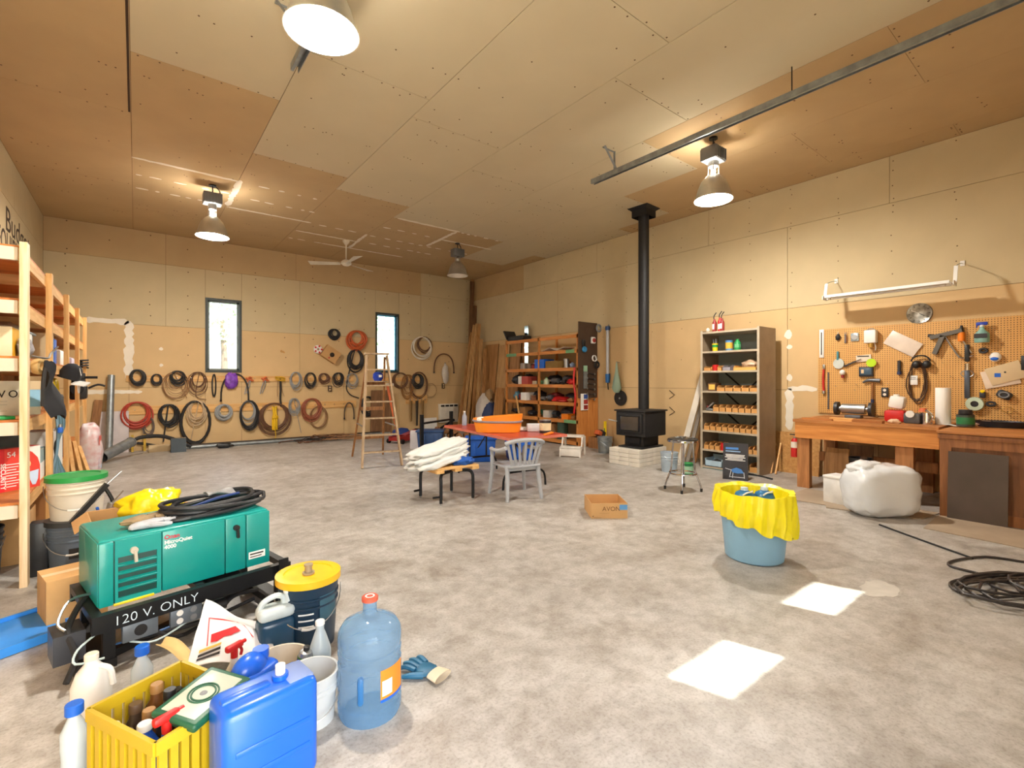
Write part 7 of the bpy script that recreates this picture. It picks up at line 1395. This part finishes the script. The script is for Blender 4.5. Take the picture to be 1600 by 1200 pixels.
t = pt('bulb', 'white light bulb with dark base below the paddle', 'bulb', 1318, 582); B().ball((0, -.04, 0), (.035, .035, .04), 14, 9).obj('globe', WHITE, t); B().cyl((.005, -.04, -.075), (.0, -.04, -.035), .02, n=12).obj('base', DKR, t)
t = pt('carded_packet', 'white carded packet on pegboard above the black organiser', 'packet', 1350, 560); B().rbox((0, -.012, 0), (.17, .012, .09), .004, (0, math.radians(-5), 0)).obj('card', mat('card_white', (224, 206, 186), .6), t); B().b2((-.07, -.02, .02), (.06, -.018, .035)).obj('print', INK, t, smooth=False)
t = pt('scraper', 'dark handled scraper left of the white packet', 'scraper', 1330, 568); B().bar((-.08, -.02, -.04), (.06, -.02, .03), .018, .018).obj('handle', K2, t, smooth=False); B().bar((.06, -.02, .03), (.12, -.02, .06), .04, .004).obj('blade', STEEL, t, smooth=False)
t = pt('organiser', 'black tray organiser of small tools on pegboard', 'organiser', 1354, 581); B().rbox((0, -.02, 0), (.16, .03, .13), .008).obj('tray', K2, t); B().rbox((.0, -.037, .005), (.13, .006, .09), .004).obj('window', mat('org_blue', (60, 84, 104), .3), t); B().b2((-.05, -.042, -.02), (-.02, -.04, .03)).obj('tag', CARDP, t, smooth=False)
t = pt('lime_disc', 'lime green disc hung over the black organiser', 'disc', 1363, 567); B().cyl((0, -.05, 0), (0, -.044, 0), .055, n=22).obj('disc', mat('lime', (176, 214, 20), .4), t); B().cyl((0, -.044, .04), (0, 0, .045), .003, n=6).obj('pin', STEEL, t)
t = pt('torch', 'small black torch hung upright on pegboard', 'torch', 1406, 572); B().cyl((0, -.025, -.09), (0, -.025, .07), .018, n=12).obj('barrel', K2, t); B().cyl((0, -.025, -.11), (0, -.025, -.07), .024, n=12).obj('head', mat('torch_blue', (40, 52, 90), .4), t)
t = pt('headphones', 'black ear defenders with looped brown cord on pegboard', 'headphones', 1440, 567); B().tube([(-.09 * math.cos(math.pi * k / 12), -.05, .02 + .07 * math.sin(math.pi * k / 12)) for k in range(13)], .009, 7).obj('band', BLACK, t)
for sx in (-1, 1): B().ball((sx * .05 + .01, -.06, -.02), (.045, .045, .05), 12, 8).obj('ear_cup', BLACK, t)
t = pt('cord_loop', 'long looped brown cord hanging under the ear defenders', 'cord', 1434, 600); B().tube([((.085 + .015 * math.sin(k * .7)) * math.cos(k * .42) + .012 * math.sin(k * .11), -.02 - .0004 * k, .02 + (.24 + .03 * math.sin(k * .3)) * math.sin(k * .42)) for k in range(64)], .007, 6).obj('loops', mat('cord_brown', (74, 50, 34), .5), t)
t = pt('price_tag', 'white printed card hanging among the brown cord', 'card', 1428, 594); B().rbox((0, -.03, 0), (.085, .003, .115), .001).obj('card', PAPER, t); b = B(); [b.b2((-.03, -.033, .03 - .02 * k), (.025, -.031, .036 - .02 * k)) for k in range(2)]; b.obj('print', INK, t, smooth=False)
t = pt('staple_gun', 'chrome and grey staple-gun frame with bent steel loop on pegboard', 'tool', 1478, 527); B().bar((-.14, -.03, .0), (.15, -.03, .07), .06, .045).obj('grip', mat('grip_grey', (96, 92, 84), .5), t); B().bar((-.02, -.03, .02), (-.10, -.03, -.20), .06, .045).obj('grip', MATS['grip_grey'], t); B().tube([(0, -.03, .0), (.11, -.03, -.22), (.15, -.03, -.255), (.2, -.03, -.25), (.24, -.03, -.235)], .011, 8).obj('steel_loop', CHROME, t); B().tube([(.13, -.03, .0), (.23, -.03, -.20)], .009, 8).obj('steel_loop', CHROME, t); B().tube([(-.16, -.03, .03), (-.05, -.03, .01)], .02, 7).obj('nose', K2, t)
t = pt('screwdriver', 'orange-handled screwdriver bit holder high on pegboard', 'screwdriver', 1503, 522); B().cyl((0, -.03, -.085), (0, -.03, .02), .032, .03, n=14).obj('handle', ORANGE, t); B().cyl((0, -.03, .02), (0, -.03, .10), .022, .012, n=12).obj('shaft', BLACK, t)
t = pt('spray_cleaner', 'spray cleaner bottle with blue trigger and teal liquid on pegboard', 'bottle', 1536, 522); B().lathe([(.001, -.10), (.062, -.10), (.066, -.08), (.064, .0), (.03, .04), (.02, .06), (.02, .085)], 20, Matrix.Translation((0, -.07, 0)), 1, .7).obj('body', mat('cleaner_teal', (126, 170, 160), .3), t); B().rbox((.0, -.07, .115), (.10, .03, .04), .012).obj('trigger_head', mat('trigger_blue', (24, 60, 170), .4), t); B().tube([(-.04, -.07, .10), (-.045, -.07, .07)], .006).obj('lever', MATS['trigger_blue'], t); B().cyl((0, -.07, .08), (0, -.07, .10), .02, n=12).obj('collar', WHITE, t); B().b2((-.06, -.12, -.05), (.05, -.116, .0)).obj('label', K2, t, smooth=False)
t = pt('rubber_ring', 'small dark ring hung below the spray cleaner', 'ring', 1537, 548); B().tube([(.03 * math.cos(a), -.02, .022 * math.sin(a)) for a in [k * .45 for k in range(14)]], .014, 6, True).obj('ring', K2, t)
t = pt('badge', 'white and blue round badge on pegboard', 'badge', 1556, 558); B().ball((0, -.03, 0), (.05, .03, .055), 14, 9).obj('body', WHITE, t); B().ball((-.005, -.055, -.02), (.035, .01, .02), 10, 6).obj('blue_mark', BLUE, t)
t = pt('pipe_wrench', 'long dark wrench hanging vertically on pegboard', 'wrench', 1512, 560); B().rbox((0, -.03, .06), (.045, .03, .20), .012).obj('grip', BLACK, t); B().cyl((0, -.03, -.14), (0, -.03, -.06), .022, n=12).obj('collar', CHROME, t); B().rbox((.0, -.03, -.30), (.05, .022, .34), .01).obj('blade', mat('wrench_steel', (84, 92, 104), .35, metal=.6), t)
for sx in (-1, 1): B().tube([(sx * (.02 + .035 * math.sin(math.pi * k / 8)), -.03, -.14 - .08 * k / 8) for k in range(9)], .005, 5).obj('spring_loop', STEEL, t)
for k, (dx, dz, r, m, l) in enumerate(((0, 0, 8, CARDP, 'tan paper envelope with blue stamp pinned tilted on pegboard'), (-.04, -.05, 14, mat('envelope_white', (226, 206, 184), .7), 'white envelope behind the tan one on pegboard'))):
    t = pt('envelope', l, 'envelope', 1571, 583); B().rbox((dx, -.02 + .008 * k, dz), (.29, .003, .20), .001, (0, math.radians(-28 + r), 0)).obj('paper', m, t)
    if k == 0: B().b2((-.085, -.0245, -.045), (-.035, -.0225, .0)).obj('stamp', BLUE, t, smooth=False); B().cyl((0.0, -.03, .01), (0, -.0225, .01), .010, n=8).obj('pin', K2, t)
t = pt('tape_holder', 'black oval tape holder on right side of pegboard', 'holder', 1570, 617); B().rbox((0, -.03, 0), (.13, .05, .09), .025, (0, .5, 0)).obj('body', K2, t); B().tube([(.04 * math.cos(a), -.06, .03 * math.sin(a)) for a in [k * .45 for k in range(14)]], .008, 6, True).obj('ring', GREY, t)
t = pt('spring_clip', 'yellow and black clip on pegboard', 'clip', 1536, 617); B().rbox((0, -.03, 0), (.05, .04, .07), .01).obj('body', K2, t); B().cyl((0, -.04, .045), (0, -.03, .03), .022, n=10).obj('knob', YEL, t)
t = pt('tape_roll', 'pale green roll of tape leaning at the foot of pegboard', 'tape', 1524, 631); B().lathe([(.035, .0), (.075, .0), (.08, .008), (.08, .03), (.075, .038), (.035, .038), (.035, 0)], 24, frame((0, -.02, 0), (1, 0, 0), (0, 0, 1))).obj('roll', mat('tape_pale', (196, 214, 190), .5), t); B().lathe([(.001, .01), (.036, .01), (.036, .03), (.001, .03)], 18, frame((0, -.02, 0), (1, 0, 0), (0, 0, 1))).obj('core', K2, t)
t = pt('clamp_small', 'small dark hose clamp on pegboard beside pale tape', 'clamp', 1549, 631); B().tube([(.035 * math.cos(a), -.03, .02 * math.sin(a)) for a in [k * .45 for k in range(14)]], .012, 6, True).obj('ring', K2, t)
t = pt('wire_spring', 'thin brass wire coil at lower right of pegboard', 'wire', 1575, 640); B().tube([(.045 * math.cos(a), -.03 - .002 * a, .03 * math.sin(a)) for a in [k * .45 for k in range(40)]], .003, 5).obj('loops', MATS['brass'], t)
t = pt('black_plate', 'black rectangular plate at the right edge of pegboard', 'plate', 1600, 567); B().rbox((0.03, -.02, 0), (.10, .02, .16), .006).obj('plate', BLACK, t)
t = pt('hammer', 'claw hammer with blue grip hanging on pegboard', 'hammer', 1364, 612); B().tube([(0, -.03, .12), (.002, -.03, -.14)], .014, 8).obj('handle', OLDW, t); B().cyl((.002, -.03, -.33), (.002, -.03, -.10), .022, .019, n=12).obj('grip', mat('grip_navy', (40, 54, 92), .5), t); B().tube([(-.105, -.03, .12), (-.05, -.03, .15), (.02, -.03, .15), (.085, -.03, .145)], [.009, .02, .023, .028], 8).obj('head', K1, t)
t = pt('outlet', 'dark electrical outlet set in pegboard', 'outlet', 1383, 613); B().rbox((0, -.012, 0), (.075, .02, .12), .005).obj('plate', K2, t)
for dz in (.028, -.028): B().cyl((0, -.026, dz), (0, -.02, dz), .018, n=12).obj('socket', CWH, t)
# things on the bench
def bz(px, py): return onz(px, py, BZt)
p = V(7.36, 0, 0)
t = thing('bench_grinder', 'silver double-ended bench grinder on the workbench', 'grinder', (7.40, onx(1334, 650, 7.40).y, BZt), RZ); B().rbox((0, 0, .02), (.18, .12, .04), .01).obj('base', K1, t); B().cyl((-.13, 0, .12), (.13, 0, .12), .065, n=20).obj('motor', STEEL, t)
for sx in (-1, 1): B().cyl((sx * .17, 0, .12), (sx * .21, 0, .12), .088, n=20).obj('wheel_guard', K2, t); B().cyl((sx * .12, 0, .12), (sx * .18, 0, .12), .03, n=12).obj('spindle', STEEL, t); 
for k, (px0, px1, dx, h, m, l) in enumerate(((1255, 1302, .10, .02, OLDY, 'flat wood offcut at left end of bench'), (1298, 1335, .14, .035, PINE, 'thicker pine offcut on bench before the grinder'), (1333, 1380, .10, .03, OLDY, 'long brown wood strip on bench front'))):
    y0, y1 = onx(px0, 660, BXF + dx).y, onx(px1, 660, BXF + dx).y; o = B().b2((-.05, y1, 0), (.06, y0, h)).obj('offcut', m, loc=(BXF + dx, 0, BZt), smooth=False); tag(o, l, 'offcut')
t = thing('small_engine', 'small red engine with white fuel tank on the bench', 'engine', (7.15, onx(1400, 650, 7.15).y, BZt), RZ); B().rbox((0, 0, .07), (.20, .18, .14), .03).obj('block', RED, t); B().rbox((0.01, 0.02, .23), (.15, .14, .15), .03, (0, .15, 0)).obj('tank', WHITE, t); B().cyl((.10, -.05, .06), (.15, -.05, .06), .055, n=16).obj('recoil', K2, t); B().cyl((0, .02, .30), (0, .02, .325), .03, n=12).obj('cap', WHITE, t)
o = B().ball((0, 0, .02), (.07, .06, .03), 12, 7, jit=.4, seed=3).obj('rag', mat('rag_peach', (230, 196, 160), .9), loc=(6.85, onx(1397, 660, 6.85).y, BZt)); tag(o, 'peach rag on bench in front of the small engine', 'rag')
t = thing('pressure_pump', 'chrome pump with round gauge and orange cap on bench', 'pump', (7.0, onx(1437, 655, 7.0).y, BZt), RZ); B().rbox((-.06, 0, .06), (.15, .14, .12), .02).obj('body', K1, t); B().cyl((-.07, -.09, .11), (-.07, -.06, .11), .04, n=16).obj('gauge', WHITE, t); B().cyl((.06, 0, 0), (.06, 0, .13), .05, n=16).obj('cylinder', CHROME, t); B().cyl((.03, 0, .14), (.03, 0, .18), .045, .03, n=14).obj('cap', COR, t); B().tube([(.1, -.05, .02), (.12, -.06, .1), (.06, -.04, .16)], .012, 7).obj('pipe', CHROME, t)
p = bz(1466, 664); t = thing('paper_roll', 'tall white paper towel roll standing on bench', 'roll', (p.x + .12, p.y - .02, BZt)); B().lathe([(.02, .0), (.066, 0), (.068, .005), (.068, .405), (.066, .41), (.02, .41), (.02, 0)], 28).obj('roll', PAPER, t); B().lathe([(.018, .395), (.021, .411)], 14).obj('core', CARD, t)
o = B().grid(lambda u, v: (.10 * u, -.16 * v, .004 + .006 * math.sin(8 * v)), 4, 8, .002).obj('paper_scrap', PAPER, loc=(p.x + .0, p.y - .05, BZt)); tag(o, 'torn paper scrap at foot of the paper roll', 'paper')
p = bz(1505, 667); t = can('filter_can', 'dark green and grey round tin on bench right of paper roll', (p.x + .12, p.y, BZt), .075, .12, mat('tin_darkgreen', (62, 72, 64), .4), K2, mat('tin_band', (40, 120, 70), .4)); 
t = thing('tape_roll', 'thick dark tape roll lying on top of the green tin', 'tape', (p.x + .12, p.y, BZt + .127)); B().lathe([(.03, 0), (.055, 0), (.06, .01), (.055, .05), (.03, .05), (.03, 0)], 20).obj('roll', K2, t)
p = bz(1560, 668); t = thing('drip_tray', 'black oval plastic tray on the bench right end', 'tray', (p.x + .18, p.y, CZ + .004), 0); B().lathe([(.001, .01), (.17, .01), (.21, .065), (.22, .066), (.215, .06), (.175, .0), (.001, 0)], 30, None, .62, 1.0).obj('tray', mat('tray_black', (38, 42, 50), .45), t)
for k in range(3): o = B().ball((0, 0, .02), (.05, .09, .03), 10, 7, jit=.4, seed=k).obj('scrap', [mat('scrap_pink', (200, 160, 140), .6), K1, mat('scrap_purple', (90, 80, 100), .6)][k], loc=(p.x + .16, p.y + .12 - .11 * k, CZ + .018)); tag(o, '%s scrap bundle lying in the black tray' % ('pinkish', 'grey', 'purple-grey')[k], 'scrap')
# wall shelf light and clock
t = thing('strip_light', 'white strip light on brackets above the pegboard', 'light', (XR, 1.21, 2.465)); L_ = 1.24
B().b2((-.52, .0, 0), (-.32, L_, .010)).obj('tray', WHITE, t, smooth=False); B().b2((-.525, .0, -.012), (-.515, L_, .022)).b2((-.325, .0, -.012), (-.315, L_, .022)).obj('lip', WHITE, t, smooth=False)
tb_ = B().cyl((-.42, .05, -.018), (-.42, L_ - .05, -.018), .013, n=10).obj('tube', mat('tube_white', (240, 240, 236), .3), t)
for y in (.02, L_ - .02): B().b2((-.44, y - .02, -.03), (-.40, y + .02, 0)).obj('lamp_holder', WHITE, tb_, smooth=False)
for y in (-.03, L_ + .03):
    B().b2((-.50, y - .004, -.03), (-.34, y + .004, .02)).obj('end_cap', WHITE, t, smooth=False); B().bar((-.42, y, .0), (-.36, y, .20), .035, .008, (1, 0, 0)).obj('strap', WHITE, t, smooth=False)
    B().tube([(-.36, y, .20), (-.18, y, .25), (-.003, y, .28)], .005, 5).obj('stay_wire', STEEL, t); B().b2((-.012, y - .02, .25), (-.001, y + .02, .31)).obj('wall_plate', WHITE, t, smooth=False)
t = rthing('wall_clock', 'round silver patterned clock on wall under strip light', 'clock', 1437, 490); B().lathe([(.001, .02), (.105, .02), (.125, .028), (.13, .012), (.13, 0)], 32, frame((0, -.002, 0), (1, 0, 0), (0, 0, 1))).obj('case', mat('clock_silver', (150, 146, 136), .3, metal=.6, var=.5, scale=22), t)
B().bar((0, -.026, 0), (.05, -.026, -.03), .008, .002, (0, 1, 0)).obj('hour_hand', INK, t, smooth=False); B().bar((0, -.027, 0), (-.08, -.027, .045), .007, .002, (0, 1, 0)).obj('minute_hand', WHITE, t, smooth=False)
for k in range(12): a = k * math.pi / 6; B().box((.098 * math.cos(a), -.024, .098 * math.sin(a)), (.016, .003, .006), (0, -a, 0)).obj('hour_mark', INK, t, smooth=False)
for k in range(3): 
    p = onx(1400 - 12 * k, 405 + 4 * k)
